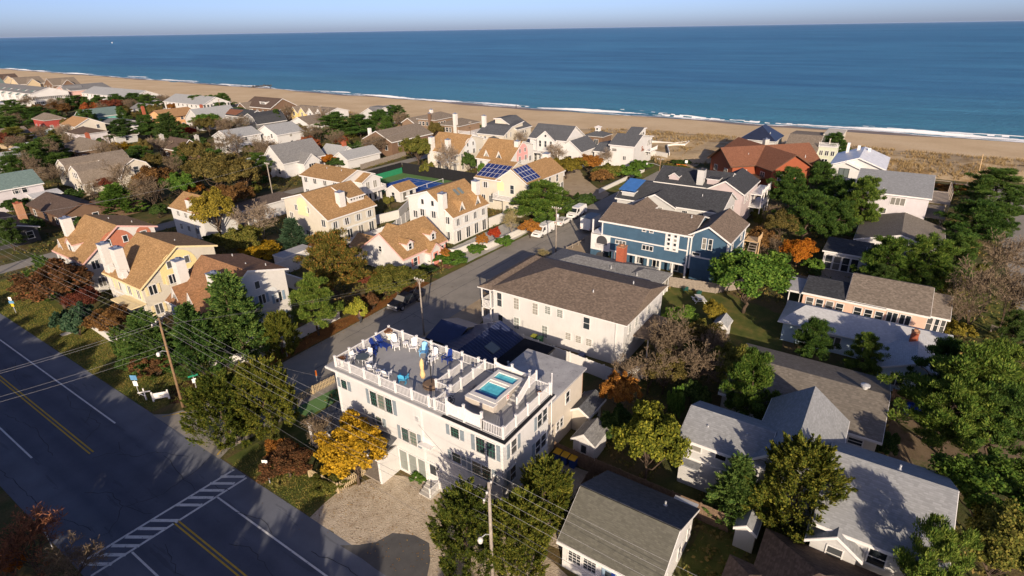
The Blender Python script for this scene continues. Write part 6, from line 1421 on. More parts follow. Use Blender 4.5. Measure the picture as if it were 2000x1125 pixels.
TREES = [
    ('leyland', 'leyland', 30.6, 60.5, 11.5, 3.75, 'tallest bright green conifer before the rust roofed townhouse', ''),
    ('leyland', 'leyland', 26.2, 61.5, 9.0, 2.75, 'green conifer between tallest conifer and leaning utility pole', ''),
    ('leyland', 'leyland', 23.6, 66.6, 8.0, 2.93, 'green conifer behind the crossarm of the leaning pole', ''),
    ('shrub', 'brownred', 22.9, 65.5, 3.0, 2.2, 'reddish brown shrub at foot of conifers by white signs', ''),
    ('shrub', 'darkgreen', 22.2, 68.6, 2.6, 1.79, 'dark green shrub near white post sign on verge', ''),
    ('cedar', 'cedar', 21.1, 48.2, 7.0, 3.16, 'wide olive cedar at the street corner, road side half', ''),
    ('cedar', 'cedar', 24.3, 45.8, 8.0, 2.85, 'olive cedar at the street corner, deck side half', ''),
    ('cedar', 'cedar', 33.8, 56.7, 6.0, 1.99, 'small olive cedar against white garden wall by street', ''),
    ('broad', 'brownred', 24.9, 95.5, 6.5, 5.47, 'dark red and brown dogwood before terracotta arch townhouse', ''),
    ('broad', 'darkred', 25.7, 90.5, 4.0, 2.51, 'small dark red tree in yellow arch townhouse garden', ''),
    ('shrub', 'bluegreen', 22.5, 84.4, 4.2, 2.41, 'dark blue-green mounded pine on highway verge', ''),
    ('broad', 'brown', 25.0, 81.0, 3.6, 2.85, 'brown umbrella shaped tree over white garden wall', ''),
    ('column', 'leyland', 22.7, 72.8, 4.5, 0.74, 'slim arborvitae at the white wall end, first of two', ''),
    ('column', 'leyland', 22.8, 71.3, 4.2, 0.73, 'slim arborvitae next to the big green conifer', ''),
    ('pine', 'mixed', 48.5, 64.2, 10.0, 5.15, 'olive and orange mottled pine beside white townhouse wall', ''),
    ('pine', 'pinelight', 39.6, 57.6, 8.0, 3.09, 'green pine overhanging the white wall and street', ''),
    ('broad', 'olive', 54.3, 57.7, 4.2, 3.98, 'yellow-green shrubby tree beside the dark pickup', ''),
    ('shrub', 'olive', 52.7, 59.4, 3.0, 2.28, 'olive hedge behind dark pickup', ''),
    ('shrub', 'brownred', 48.5, 57.1, 2.6, 1.23, 'round clipped brown shrub at front of dark pickup', ''),
    ('shrub', 'yellowgreen', 45.5, 56.6, 3.0, 1.67, 'yellow-green round bush by the roadside person', ''),
    ('shrub', 'darkred', 53.8, 63.9, 2.6, 1.58, 'dark red bush below mottled pine', ''),
    ('broad', 'oliveyellow', 53.8, 103.4, 9.5, 4.53, 'tall yellow-olive ginkgo by the small tan roof', ''),
    ('bare', 'twig', 57.2, 94.9, 8.5, 5.65, 'pale bare birch between ginkgo and blue spruce', ''),
    ('broad', 'yellow', 51.1, 86.3, 3.6, 3.7, 'golden shrub under the bare birch', ''),
    ('leyland', 'bluegreen', 57.4, 86.0, 6.5, 2.72, 'blue-green spruce before the cream townhouse', ''),
    ('shrub', 'brown', 58.9, 80.2, 3.0, 3.14, 'brown hedge below cream townhouse fence', ''),
    ('shrub', 'olive', 61.3, 75.1, 2.5, 2.23, 'olive hedge by white cottage gable', ''),
    ('broad', 'olive', 50.3, 90.6, 6.0, 3.96, 'olive brown tree behind rust roofed townhouse', ''),
    ('shrub', 'darkgreen', 48.5, 99.5, 3.0, 2.75, 'dark hedge below the ginkgo', ''),
    ('pine', 'pinelight', 94.5, 57.9, 8.5, 6.9, 'flat topped light green pine before the solar panel house', ''),
    ('bare', 'twigolive', 84.8, 57.6, 6.0, 2.98, 'multi stemmed half bare tree left of the flat topped pine', ''),
    ('broad', 'rust', 86.0, 54.3, 3.4, 2.11, 'orange-brown small tree beside first white van', ''),
    ('column', 'green', 91.1, 55.2, 4.0, 1.3, 'green cone shrub behind first white van', ''),
    ('column', 'green', 93.4, 54.6, 4.0, 1.21, 'second green cone shrub behind white sedan', ''),
    ('shrub', 'darkgreen', 108.6, 54.8, 3.4, 2.34, 'clipped dark green shrub near second white van', ''),
    ('shrub', 'darkgreen', 102.6, 56.6, 4.0, 2.71, 'dark shrub between flat pine and clipped shrub', ''),
    ('broad', 'rust', 76.4, 58.3, 2.8, 1.37, 'orange shrub by low white wall of three storey townhouse', ''),
    ('broad', 'red', 79.7, 57.9, 3.2, 1.21, 'bright red little maple by low white wall', ''),
    ('shrub', 'green', 74.1, 58.1, 1.6, 1.8, 'green low bush at roadside below orange shrub', ''),
    ('shrub', 'green', 79.8, 55.9, 1.8, 1.86, 'green bush at foot of the half bare tree', ''),
    ('shrub', 'green', 68.3, 59.1, 1.6, 3.03, 'green border planting by cottage brick path', ''),
    ('shrub', 'rust', 68.7, 60.7, 2.0, 1.49, 'tawny ornamental grass beside cottage path', ''),
    ('shrub', 'olive', 59.3, 61.1, 1.6, 1.63, 'low olive bush before the cottage wall', ''),
    ('shrub', 'darkgreen', 62.4, 59.0, 1.5, 1.65, 'low dark bush beside pink cottage door', ''),
    ('shrub', 'olive', 136.3, 61.7, 3.6, 4.0, 'olive hedge tree on the bank, nearest the sandy drive', ''),
    ('shrub', 'green', 137.0, 57.0, 3.6, 3.62, 'green hedge tree on the bank, middle', ''),
    ('shrub', 'brown', 131.0, 61.3, 3.2, 3.24, 'brown hedge shrub at the white gate wall', ''),
    ('shrub', 'green', 147.5, 57.1, 3.0, 3.13, 'green shrub near street lamp on the bank', ''),
    ('broad', 'oliveyellow', 130.0, 71.1, 5.5, 4.99, 'yellow-olive tree beside the sandy drive', ''),
    ('broad', 'rust', 138.1, 68.6, 5.0, 4.12, 'rusty tree before the pedimented beach house wing', ''),
    ('broad', 'oliveyellow', 130.7, 75.4, 4.5, 3.39, 'olive tree behind solar house roof edge', ''),
    ('broad', 'redrust', 157.8, 64.6, 6.5, 3.72, 'red-brown tree before the stepped white beach house', ''),
    ('bare', 'twig', 156.4, 102.8, 7.0, 3.72, 'bare tree before cream clerestory house', ''),
    ('bare', 'twig', 140.7, 80.4, 7.0, 4.33, 'bare tree before the pedimented house porch', ''),
    ('bare', 'twig', 145.6, 77.3, 6.0, 3.66, 'bare tree before slate lean-to wing', ''),
    ('bare', 'twig', 146.5, 68.4, 6.0, 3.22, 'bare tree at the stepped white house corner', ''),
    ('bare', 'twig', 116.8, 98.7, 10.0, 4.76, 'bare spreading tree before the cream townhouse by tennis fence', ''),
    ('broad', 'olive', 119.7, 113.2, 9.0, 4.48, 'olive green tree at the tennis court corner', ''),
    ('shrub', 'olive', 113.8, 104.6, 4.0, 2.07, 'ivy covered stump shrub below cream townhouse', ''),
    ('shrub', 'darkgreen', 123.7, 98.2, 5.0, 2.55, 'dark shrub between the two far tan townhouses', ''),
    ('shrub', 'green', 120.0, 90.3, 4.0, 2.03, 'green shrub by pink arch townhouse', ''),
    ('pine', 'pinedark', 141.0, 174.5, 8.0, 7.04, 'dark green pine mass beside the white cottage', ''),
    ('pine', 'pinedark', 147.4, 167.9, 8.0, 6.61, 'dark green pine mass, next to the grey gabled beach house', ''),
    ('pine', 'pinedark', 160.0, 170.4, 7.5, 5.96, 'dark pine below the grey gabled beach house', ''),
    ('pine', 'pinedark', 172.2, 173.2, 8.0, 4.99, 'dark pine at dune edge left of shingled house', ''),
    ('broad', 'redrust', 113.2, 152.3, 6.5, 3.97, 'crimson tree beside steep grey roofed cottage', ''),
    ('broad', 'redrust', 127.5, 155.0, 4.5, 2.72, 'dull red tree under dark pines', ''),
    ('broad', 'orange', 106.9, 136.7, 4.0, 2.66, 'orange shrub in front of silver roofed cottage', ''),
    ('broad', 'red', 108.3, 143.5, 3.4, 1.83, 'red shrub left of the orange shrub', ''),
    ('shrub', 'darkgreen', 108.8, 133.5, 3.0, 2.96, 'dark green shrub by silver cottage gable', ''),
    ('bare', 'twigbrown', 131.2, 170.5, 7.5, 6.28, 'brown bare tree behind the crimson tree', ''),
    ('bare', 'twigbrown', 123.9, 134.2, 7.5, 6.31, 'brown bare tree before the long brown roofed house', ''),
    ('bare', 'twigbrown', 100.0, 156.2, 9.0, 9.08, 'brown bare tree, large, before white gabled house', ''),
    ('bare', 'twigbrown', 100.7, 171.7, 9.0, 7.95, 'brown bare tree before pale grey gabled house', ''),
    ('broad', 'olivebrown', 71.1, 132.3, 11.0, 6.61, 'big olive brown oak beyond the lane, near half', ''),
    ('broad', 'olivebrown', 72.6, 124.6, 10.0, 5.3, 'big olive brown oak beyond the lane, pole side half', ''),
    ('broad', 'brown', 62.2, 142.4, 8.0, 5.67, 'rounded russet brown tree on the far lane', ''),
    ('broad', 'green', 63.8, 135.4, 7.5, 3.64, 'green tree right of russet brown tree', ''),
    ('leyland', 'green', 51.8, 139.0, 7.0, 4.45, 'bright green bushy tree left of the russet brown tree', ''),
    ('broad', 'brown', 66.8, 165.6, 6.0, 3.68, 'dark brown tree by gambrel house gable', ''),
    ('leyland', 'darkgreen', 100.2, 209.9, 12.0, 5.28, 'tall dark green conifer before the orange house', ''),
    ('pine', 'darkgreen', 97.3, 238.3, 8.0, 5.62, 'green tree right of dark low house', ''),
    ('pine', 'darkgreen', 106.2, 237.8, 6.0, 4.84, 'green hedge trees below orange house', ''),
    ('broad', 'green', 125.2, 232.0, 7.0, 6.11, 'bright green tree before the navy roofed gambrel house', ''),
    ('broad', 'red', 113.0, 222.4, 4.5, 3.45, 'scarlet shrub under the tall dark conifer', ''),
    ('broad', 'red', 89.4, 205.9, 4.0, 2.86, 'scarlet shrub by the yellow tree', ''),
    ('broad', 'yellow', 82.0, 205.7, 5.0, 5.04, 'yellow tree behind the gambrel house', ''),
    ('bare', 'twig', 88.6, 193.9, 7.5, 5.65, 'grey bare tree right of the scarlet shrub', ''),
    ('bare', 'twig', 84.8, 252.1, 8.0, 4.64, 'bare tree before the half orange roof', ''),
    ('broad', 'redrust', 122.7, 327.9, 7.0, 4.93, 'orange-brown tree behind teal house', ''),
    ('broad', 'darkred', 135.2, 334.4, 7.0, 6.19, 'maroon tree before the long white building', ''),
    ('broad', 'brown', 109.3, 331.3, 8.0, 8.35, 'brown bare looking tree behind the red cottage', ''),
    ('pine', 'pinedark', 129.4, 358.8, 8.0, 7.94, 'dark pine in the belt before the long white building', 'pine belt behind the teal house'),
    ('pine', 'pinedark', 120.0, 348.9, 8.0, 6.35, 'dark pine in the belt before the long white building', 'pine belt behind the teal house'),
    ('pine', 'pinedark', 131.9, 338.9, 8.0, 5.15, 'dark pine in the belt before the long white building', 'pine belt behind the teal house'),
    ('pine', 'pinedark', 149.1, 344.7, 8.0, 6.79, 'dark pine in the row along the long white building', 'pine row by the long building'),
    ('pine', 'pinedark', 149.9, 327.4, 8.0, 6.6, 'dark pine in the row along the long white building', 'pine row by the long building'),
    ('pine', 'pinedark', 142.7, 347.2, 8.0, 5.37, 'dark pine in the row along the long white building', 'pine row by the long building'),
    ('pine', 'pinedark', 159.3, 298.2, 8.0, 5.79, 'dark pine in the row before second pale building', 'pines by the second building'),
    ('pine', 'pinedark', 163.0, 290.7, 8.0, 5.76, 'dark pine in the row before second pale building', 'pines by the second building'),
    ('pine', 'pinedark', 169.8, 292.0, 8.0, 5.23, 'dark pine in the row before second pale building', 'pines by the second building'),
    ('pine', 'pinedark', 149.8, 246.3, 6.0, 5.68, 'dark pine beside the shingled beach house', ''),
    ('pine', 'pinedark', 143.2, 225.1, 6.0, 6.39, 'dark shrubby pine before the shingled beach house', ''),
    ('pine', 'darkgreen', 148.5, 218.5, 7.0, 2.13, 'narrow dark conifer by the brown beach house', ''),
    ('bare', 'twigbrown', 155.3, 221.6, 5.0, 6.59, 'brown thicket before yellow gables', ''),
    ('pine', 'pinedark', 95.5, 331.3, 8.0, 8.02, 'dark pine near the white low building', 'pines at the left edge'),
    ('pine', 'pinedark', 98.0, 315.8, 8.0, 6.71, 'dark pine near the white low building', 'pines at the left edge'),
    ('pine', 'pinedark', 79.1, 290.0, 8.0, 5.97, 'dark pine near the white low building', 'pines at the left edge'),
    ('pine', 'pinedark', 103.0, 364.7, 8.0, 6.24, 'dark pine near the white low building', 'pines at the left edge'),
    ('pine', 'pinedark', 57.1, 200.3, 9.0, 6.77, 'broad dark evergreen right of lavender house', ''),
    ('pine', 'pinedark', 66.9, 216.6, 8.0, 5.49, 'dark evergreen before pale roofed cottage', ''),
    ('pine', 'pinedark', 49.3, 191.1, 8.0, 4.0, 'dark evergreen behind lavender house', ''),
    ('pine', 'olive', 71.9, 262.3, 7.0, 5.45, 'olive tree before the tan house', ''),
    ('pine', 'olive', 83.0, 257.0, 5.0, 4.68, 'olive tree below pale blue porch cottage', ''),
    ('broad', 'darkred', 67.7, 256.2, 6.0, 2.64, 'maroon tree at left edge', ''),
    ('pine', 'pinedark', 61.7, 195.8, 6.0, 4.33, 'dark low evergreen before the craftsman house', ''),
    ('bare', 'twigbrown', 52.5, 152.2, 7.0, 2.94, 'bare pale trunked tree before gambrel house', ''),
    ('broad', 'darkred', 59.9, 164.6, 3.5, 3.23, 'dark red shrub at the gambrel house foot', ''),
    ('pine', 'darkgreen', 30.1, 131.4, 6.0, 2.33, 'dark evergreen beside brick chimney house', ''),
    ('shrub', 'darkgreen', 35.3, 137.8, 4.0, 2.5, 'dark shrub behind brick chimney', ''),
    ('bare', 'twigbrown', 97.4, 142.1, 7.0, 5.02, 'bare tree by the steep grey cottage roof', ''),
    ('broad', 'brown', 64.6, 116.5, 7.0, 4.38, 'dim brown tree on the lane edge', ''),
    ('broad', 'olivebrown', 84.2, 164.0, 9.0, 4.32, 'olive tree behind big olive oak', ''),
    ('shrub', 'brown', 84.0, 138.3, 4.0, 4.0, 'brown thicket by lane utility pole', ''),
    ('pine', 'pinedark', 126.8, 16.9, 9.5, 4.46, 'dark green pine, left crown of the big pine group by red house', ''),
    ('pine', 'pinedark', 130.8, 11.8, 10.0, 4.21, 'dark green pine, central crown of the big pine group', ''),
    ('pine', 'pinedark', 109.0, 10.8, 9.0, 4.96, 'dark green pine, front crown of the big pine group', ''),
    ('pine', 'pinelight', 119.3, 3.4, 10.5, 3.9, 'lighter pine leaning over lavender-white wall', ''),
    ('pine', 'pinedark', 110.6, 6.1, 8.0, 3.12, 'dark pine between pine group and weathered roof', ''),
    ('broad', 'orange', 96.0, 9.9, 4.8, 2.86, 'bright orange maple beside the blue house stairs', ''),
    ('bare', 'twigbrown', 111.4, 16.9, 6.0, 3.34, 'brown bare tree behind blue house deck', ''),
    ('bare', 'twigbrown', 96.8, 14.6, 5.0, 3.39, 'brown bare thicket left of orange maple', ''),
    ('broad', 'green', 75.3, 13.0, 8.5, 5.65, 'big round bright green tree behind blue house', ''),
    ('pine', 'pinedark', 180.6, 14.4, 8.0, 4.22, 'dark pine beside the sundeck beach house', ''),
    ('pine', 'pinedark', 153.8, -17.8, 8.0, 6.18, 'dark pine by the dune steps', ''),
    ('pine', 'pinedark', 122.4, -13.4, 8.0, 5.52, 'dark pine below the dune steps', ''),
    ('pine', 'pinelight', 93.1, -2.1, 8.0, 4.05, 'pine before the weathered brown roof, left', ''),
    ('pine', 'pinelight', 95.1, -6.9, 8.5, 4.0, 'pine before the weathered brown roof, right', ''),
    ('pine', 'pinedark', 100.2, -9.7, 8.0, 3.37, 'darker pine right of the two porch pines', ''),
    ('pine', 'pinedark', 126.5, -16.6, 7.0, 3.14, 'dark pine at right edge behind the bare tree', ''),
    ('bare', 'twigbrown', 84.4, -12.0, 10.5, 4.71, 'big bare brown tree beside lamp post lawn', ''),
    ('bare', 'twigbrown', 102.9, -14.9, 9.0, 4.09, 'bare brown tree at the right roadside', ''),
    ('bare', 'twigbrown', 86.8, -15.4, 9.0, 3.48, 'bare brown tree close to the right edge road', ''),
    ('pine', 'darkgreen', 82.1, -16.0, 5.0, 1.81, 'dark pine at right edge above the large pine', ''),
    ('pine', 'pinedark', 142.2, -20.2, 6.0, 2.97, 'dark pine at right edge beyond dune steps', ''),
    ('shrub', 'olive', 96.0, -9.9, 3.0, 2.56, 'olive hedge behind peach house', ''),
    ('shrub', 'darkgreen', 94.1, -6.9, 3.0, 2.2, 'dark hedge behind peach house ridge', ''),
    ('pine', 'pinelight', 67.7, -13.5, 7.0, 2.83, 'pine at right edge above the sandy patch', ''),
    ('bare', 'twigbrown', 84.6, -10.9, 6.0, 2.58, 'thin bare tree by peach house porch', ''),
    ('pine', 'pinedark', 66.0, 3.2, 5.5, 2.4, 'dark pine at the white roof house corner', ''),
    ('pine', 'pinelight', 65.0, -2.0, 5.6, 2.1, 'sparse crooked pine before white roof house', ''),
    ('shrub', 'darkgreen', 65.5, -4.6, 2.0, 0.83, 'dark clipped shrub at white roof house front', ''),
    ('pine', 'pinelight', 58.0, -9.7, 9.0, 5.43, 'large spreading pine at right by dirt yard', ''),
    ('pine', 'pinelight', 55.4, -9.1, 8.0, 3.37, 'dense pine filling the yard under the large spreading pine', ''),
    ('pine', 'pinedark', 56.1, -12.1, 8.0, 2.64, 'dark pine at right edge by the dirt yard', ''),
    ('pine', 'pinelight', 62.0, -11.4, 9.0, 2.89, 'pine crown right of the large spreading pine', ''),
    ('pine', 'pinedark', 62.1, -8.2, 8.0, 2.74, 'darker pine behind large spreading pine', ''),
    ('pine', 'pinelight', 49.6, 6.9, 8.5, 2.9, 'pine over the weathered grey roof edge', ''),
    ('bare', 'twigbrown', 56.3, 16.2, 7.0, 4.03, 'brown bare tree beside white house corner', ''),
    ('bare', 'twigbrown', 50.1, 16.8, 6.5, 2.96, 'brown bare tree behind pale flat roof', ''),
    ('bare', 'twigbrown', 58.0, 12.1, 6.0, 2.57, 'brown bare tree near little white shed', ''),
    ('bare', 'twigbrown', 56.8, 17.6, 7.0, 3.81, 'twiggy grey-brown tree against white house side wall', ''),
    ('bare', 'twigbrown', 52.1, 12.9, 7.0, 3.19, 'twiggy brown tree between white fence and grey roof', ''),
    ('broad', 'olivebrown', 59.5, 13.9, 5.0, 2.36, 'olive brown tree beside tiny white shed', ''),
    ('broad', 'olive', 54.5, 9.8, 6.0, 2.27, 'olive tree at the weathered grey roof corner', ''),
    ('bare', 'twigbrown', 47.7, 17.7, 6.0, 2.37, 'twiggy brown tree behind beige annex', ''),
    ('broad', 'olivebrown', 50.9, 15.4, 5.0, 2.15, 'dull brown tree behind russet bush', ''),
    ('shrub', 'olive', 64.9, 17.0, 2.6, 1.94, 'olive bush at white house rear corner', ''),
    ('broad', 'brown', 99.1, 15.9, 4.5, 3.04, 'dull brown tree by blue house stairs', ''),
    ('broad', 'olivebrown', 106.3, 14.6, 6.0, 3.18, 'olive brown tree behind blue house rear deck', ''),
    ('pine', 'pinedark', 122.5, 7.5, 9.0, 3.91, 'dark pine behind the big pine group', ''),
    ('broad', 'rust', 44.9, 17.9, 5.0, 1.91, 'russet bush behind beige annex', ''),
    ('broad', 'green', 64.2, 18.2, 4.0, 2.25, 'green shrub by the white house rear porch', ''),
    ('broad', 'oliveyellow', 69.2, 15.4, 3.4, 1.67, 'yellow shrub on the back lawn', ''),
    ('broad', 'magnolia', 37.7, 12.1, 7.5, 3.0, 'yellow-green magnolia between shed and grey house', ''),
    ('shrub', 'darkgreen', 40.9, 16.0, 4.0, 1.67, 'dark evergreen shrub left of the magnolia', ''),
    ('shrub', 'green', 46.3, 12.6, 4.5, 0.94, 'green egg shaped shrub behind magnolia', ''),
    ('shrub', 'darkgreen', 49.8, 11.9, 3.5, 1.56, 'dark shrub behind grey house gable', ''),
    ('cedar', 'cedar', 38.0, 0.6, 9.0, 3.11, 'large olive cedar before grey house', ''),
    ('leyland', 'leyland', 37.3, 4.7, 6.5, 1.98, 'green spruce at the end of the board fence', ''),
    ('shrub', 'darkgreen', 36.9, -0.4, 3.0, 1.13, 'dark shrub under the large olive cedar', ''),
    ('pine', 'pinelight', 34.4, -7.2, 9.0, 2.3, 'pine at the bottom right before grey house', ''),
    ('broad', 'pinelight', 45.9, -11.0, 7.0, 3.59, 'brown-green tree mass at right bottom edge', ''),
    ('broad', 'olive', 40.7, -11.5, 7.0, 2.56, 'brown-green tree at the lower right corner', ''),
    ('shrub', 'darkgreen', 51.7, -4.8, 3.0, 1.03, 'dark round bush beside grey house rear', ''),
    ('cedar', 'cedar', 22.6, 19.6, 7.4, 2.5, 'olive cedar at bottom centre before utility pole', ''),
    ('cedar', 'cedar', 28.0, 16.4, 7.2, 2.2, 'tall thin olive cedar at white house corner', ''),
    ('cedar', 'cedar', 24.2, 16.2, 7.2, 2.2, 'olive cedar right of bottom utility pole', ''),
    ('broad', 'yellow', 23.9, 32.8, 6.2, 3.25, 'golden yellow maple before the white house porch', ''),
    ('broad', 'brownred', 21.1, 38.7, 2.6, 2.47, 'reddish brown shrub at the garden corner', ''),
    ('bare', 'twigbrown', 24.6, 38.3, 4.5, 2.11, 'bare shrub left of the golden maple', ''),
    ('shrub', 'rust', 22.1, 41.4, 2.0, 1.41, 'rusty shrub with red berries by the verge', ''),
    ('shrub', 'olive', 22.0, 34.6, 1.2, 1.54, 'low olive planting at picket fence corner', ''),
    ('shrub', 'green', 27.1, 28.6, 1.0, 0.81, 'green flower bed at the white house wall', ''),
    ('shrub', 'olive', 41.1, 18.4, 1.8, 1.23, 'olive shrub beside little grey shed', ''),
    ('bare', 'twigred', 4.6, 44.0, 6.5, 4.09, 'reddish bare thicket at the bottom left corner', ''),
    ('broad', 'orange', 3.5, 46.2, 3.0, 1.09, 'orange leaves in the bottom left corner', ''),
    ('bare', 'twigbrown', 5.5, 41.2, 5.0, 2.64, 'brown bare thicket right of the reddish one at bottom left', ''),
    ('bare', 'twigbrown', 55.6, 42.2, 4.0, 1.39, 'small bare tree by the street front of white house', ''),
    ('bare', 'twigolive', 76.3, 45.7, 2.5, 2.14, 'bare hedge beside the grey hip roof', ''),
    ('shrub', 'darkgreen', 31.6, 63.5, 4.0, 1.9, 'dark shrub at base of tallest conifer', ''),
    ('shrub', 'green', 60.6, 16.5, 2.6, 1.85, 'green shrub beside bare tree near white fence', ''),
    ('shrub', 'darkgreen', 84.5, -0.7, 2.0, 1.4, 'dark shrub by peach house porch', ''),
    ('shrub', 'oliveyellow', 82.1, -5.2, 2.0, 1.32, 'yellow shrubs before peach house windows', ''),
    ('shrub', 'oliveyellow', 82.4, -10.9, 2.0, 1.6, 'yellow border plants by lamp post', ''),
    ('shrub', 'green', 95.3, 7.2, 2.4, 1.62, 'green round bush by screened porch deck', ''),
    ('pine', 'darkgreen', 89.9, -1.4, 5.0, 2.54, 'dark shrubby pine before the dark flat roof', ''),
    ('shrub', 'darkgreen', 42.9, 14.8, 3.0, 0.98, 'dark shrub under magnolia crown', ''),
    ('shrub', 'brown', 137.8, 40.5, 1.6, 2.5, 'brown dune shrub at street end', ''),
    ('shrub', 'olive', 152.0, 49.3, 1.6, 4.16, 'olive dune shrub by the beach path', ''),
    ('shrub', 'darkgreen', 160.2, 50.7, 1.6, 2.9, 'dark dune shrub left of beach path', ''),
    ('shrub', 'rust', 162.2, -11.0, 1.8, 4.71, 'tawny dune scrub before the lavender-white house', ''),
    ('shrub', 'darkgreen', 160.8, -6.1, 1.6, 3.57, 'dark dune scrub beside white beach house', ''),
    ('shrub', 'darkgreen', 42.4, -4.0, 2.0, 0.8, 'dark bush in grey house corner', ''),
    ('pine', 'pinedark', 192.9, 134.0, 3.0, 5.13, 'low dark shrub before brown sundeck', ''),
    ('shrub', 'darkgreen', 172.5, 132.6, 3.5, 4.77, 'dark evergreen shrub below the long sundeck', ''),
]
for a in TREES: plant(*a)
# arborvitae hedge by the far verge and around the townhouses
for i in range(9): plant('column', 'leyland', 27.6 + (i % 2) * .2, 110.5 - i * 1.45, 4.4 - .15 * (i % 3), .85, 'clipped green arborvitae in the hedge by the terracotta arch townhouse', 'arborvitae hedge by highway')
for i in range(6): plant('column', 'leyland', 25.0, 107.5 - i * 1.4, 3.2 - .2 * (i % 2), .8, 'low arborvitae in the front hedge row along the verge', 'low hedge by highway verge')
# trees on the other side of the highway whose shadows cross the carriageway
for i, (k, m, x, y, hh, r) in enumerate([('broad', 'olivebrown', -4, 60, 10, 4.4), ('bare', 'twigbrown', -6, 51, 10, 4), ('broad', 'brown', -10, 42, 12, 4.6), ('pine', 'pinedark', -9, 33, 10, 3.6), ('broad', 'olivebrown', -6, 25, 11, 4.2), ('bare', 'twigbrown', -3, 70, 9, 3.6), ('broad', 'brown', -4, 80, 10, 4.2), ('pine', 'pinedark', -3, 90, 10, 3.8), ('broad', 'olive', -2, 17, 9, 3.8), ('pine', 'pinedark', -5, 8, 10, 3.8), ('broad', 'brown', -4, 101, 10, 4), ('bare', 'twigbrown', -5, 112, 10, 4), ('pine', 'pinedark', 3, 6, 8, 3.2), ('broad', 'olivebrown', -14, 52, 12, 4.6), ('broad', 'olivebrown', -13, 24, 13, 4.6), ('pine', 'pinedark', 8, -4, 9, 3.4), ('broad', 'brown', 14, -12, 8, 3.4), ('bare', 'twigbrown', -1, 38, 9, 3.6), ('bare', 'twigbrown', -1.5, 46, 10, 3.8), ('bare', 'twigbrown', -2, 29, 9.5, 3.8), ('pine', 'pinedark', -12, 62, 13, 4.4), ('broad', 'olivebrown', -16, 36, 14, 4.8), ('bare', 'twigbrown', -2, 75, 10, 4), ('bare', 'twigbrown', -1.5, 21, 8, 3.4), ('broad', 'olivebrown', -9, 72, 12, 4.6), ('pine', 'pinedark', -8, 84, 12, 4.4), ('broad', 'brown', -8, 95, 12, 4.4), ('pine', 'pinedark', -17, 45, 14, 4.6), ('broad', 'olivebrown', -10, 14, 11, 4.2), ('broad', 'olivebrown', -7, 40, 12, 4.6), ('pine', 'pinedark', -8, 50, 12.5, 4.2), ('pine', 'pinedark', -7.5, 57, 12, 4.4), ('broad', 'brown', -7, 66, 11.5, 4.4)]):
    plant(k, m, x, y, hh, r, 'roadside tree on the near side of the highway, out in front', 'trees on the near side of the highway')
# dune grass
def blades(n, xs, ys, zs, hmin, hmax, w, rg, spread=.35, per=6):
    cx = np.repeat(xs, per); cy = np.repeat(ys, per); cz = np.repeat(zs, per); N = len(cx)
    a = rg.uniform(0, 6.28, N); t = rg.random(N) * spread; b = np.stack([cx + np.cos(a) * t * .6, cy + np.sin(a) * t * .6, cz], 1)
    hh = rg.uniform(hmin, hmax, N); ln = np.stack([np.cos(a) * hh * .55, np.sin(a) * hh * .55, hh], 1); s = np.stack([-np.sin(a), np.cos(a), np.zeros(N)], 1) * w
    V = np.stack([b - s, b + s, b + ln * .6 + s * .7, b + ln - s * .1], 1)
    return V.reshape(-1, 3)
leaf('dune_grass', (.17, .115, .05), (.30, .215, .10), (.36, .28, .16), trans=.2, nscale=.06); leaf('weeds', (.03, .042, .012), (.07, .07, .02), (.14, .10, .035), trans=.2, nscale=.15)
rg = np.random.default_rng(5)
n = 26000
gx = rg.uniform(160, 212, n); gy = rg.uniform(-70, 260, n)
keep = (gx > dune_w(gy) - 3) & (gx < dune_e(gy) + 1) & (vnoise(gx, gy, 7, 21) * .6 + vnoise(gx, gy, 2.2, 22) * .5 > .55) & ~((gy > 46) & (gy < 53.5) & (gx < 200)) & ~((gx > 168) & (gx < 185) & (gy > 58) & (gy < 69))
gx, gy = gx[keep], gy[keep]
o = link('dune_grass', leaf_mesh('dune_grass', blades(0, gx, gy, coast_z(gx, gy), .4, .95, .05, rg), 'dune_grass')); tag(o, 'dry straw coloured beach grass covering the dunes', 'grass', kind='stuff')
n = 6000; gx = rg.uniform(150, 235, n); gy = rg.uniform(260, 900, n); keep = (gx > dune_w(gy) - 3) & (gx < dune_e(gy) - 2); gx, gy = gx[keep], gy[keep]
o = link('dune_grass', leaf_mesh('dune_grass', blades(0, gx, gy, coast_z(gx, gy), .6, 1.4, .14, rg), 'dune_grass')); tag(o, 'dry beach grass on the distant northern dunes', 'grass', kind='stuff')
# undergrowth in the gardens, kept off roads, buildings and paved ground
BLD = []
for ob in list(C.objects):
    if ob.type == 'MESH' and ob.parent and ob.name.split('.')[0] in ('roof', 'wall', 'roof_slab', 'deck_floor', 'sundeck'):
        px, py = ob.parent.location.x, ob.parent.location.y
        v = np.array([ob.bound_box[i] for i in range(8)])
        if ob.parent.rotation_euler.z: e = np.abs(v).max(); BLD.append((px - e, px + e, py - e, py + e))
        else: BLD.append((v[:, 0].min() + px, v[:, 0].max() + px, v[:, 1].min() + py, v[:, 1].max() + py))
BLD = np.array(BLD)
CLEAR = np.array([(5, 19.4, -400, 1500), (19, 158, 45.4, 57.5), (19, 160, 119.8, 125.8), (95, 114, 79, 115), (18, 28.5, 12, 34), (19, 30, 40.8, 47), (27, 37, 12, 21), (46, 118, 40.5, 47), (114, 160, 52, 85), (50, 75, -17, -5), (100, 200, -26, -18), (66, 80, 7, 24), (38, 54, 40, 46), (68, 93, 56, 64), (36, 54, 18, 42), (19, 26, 56, 117)])
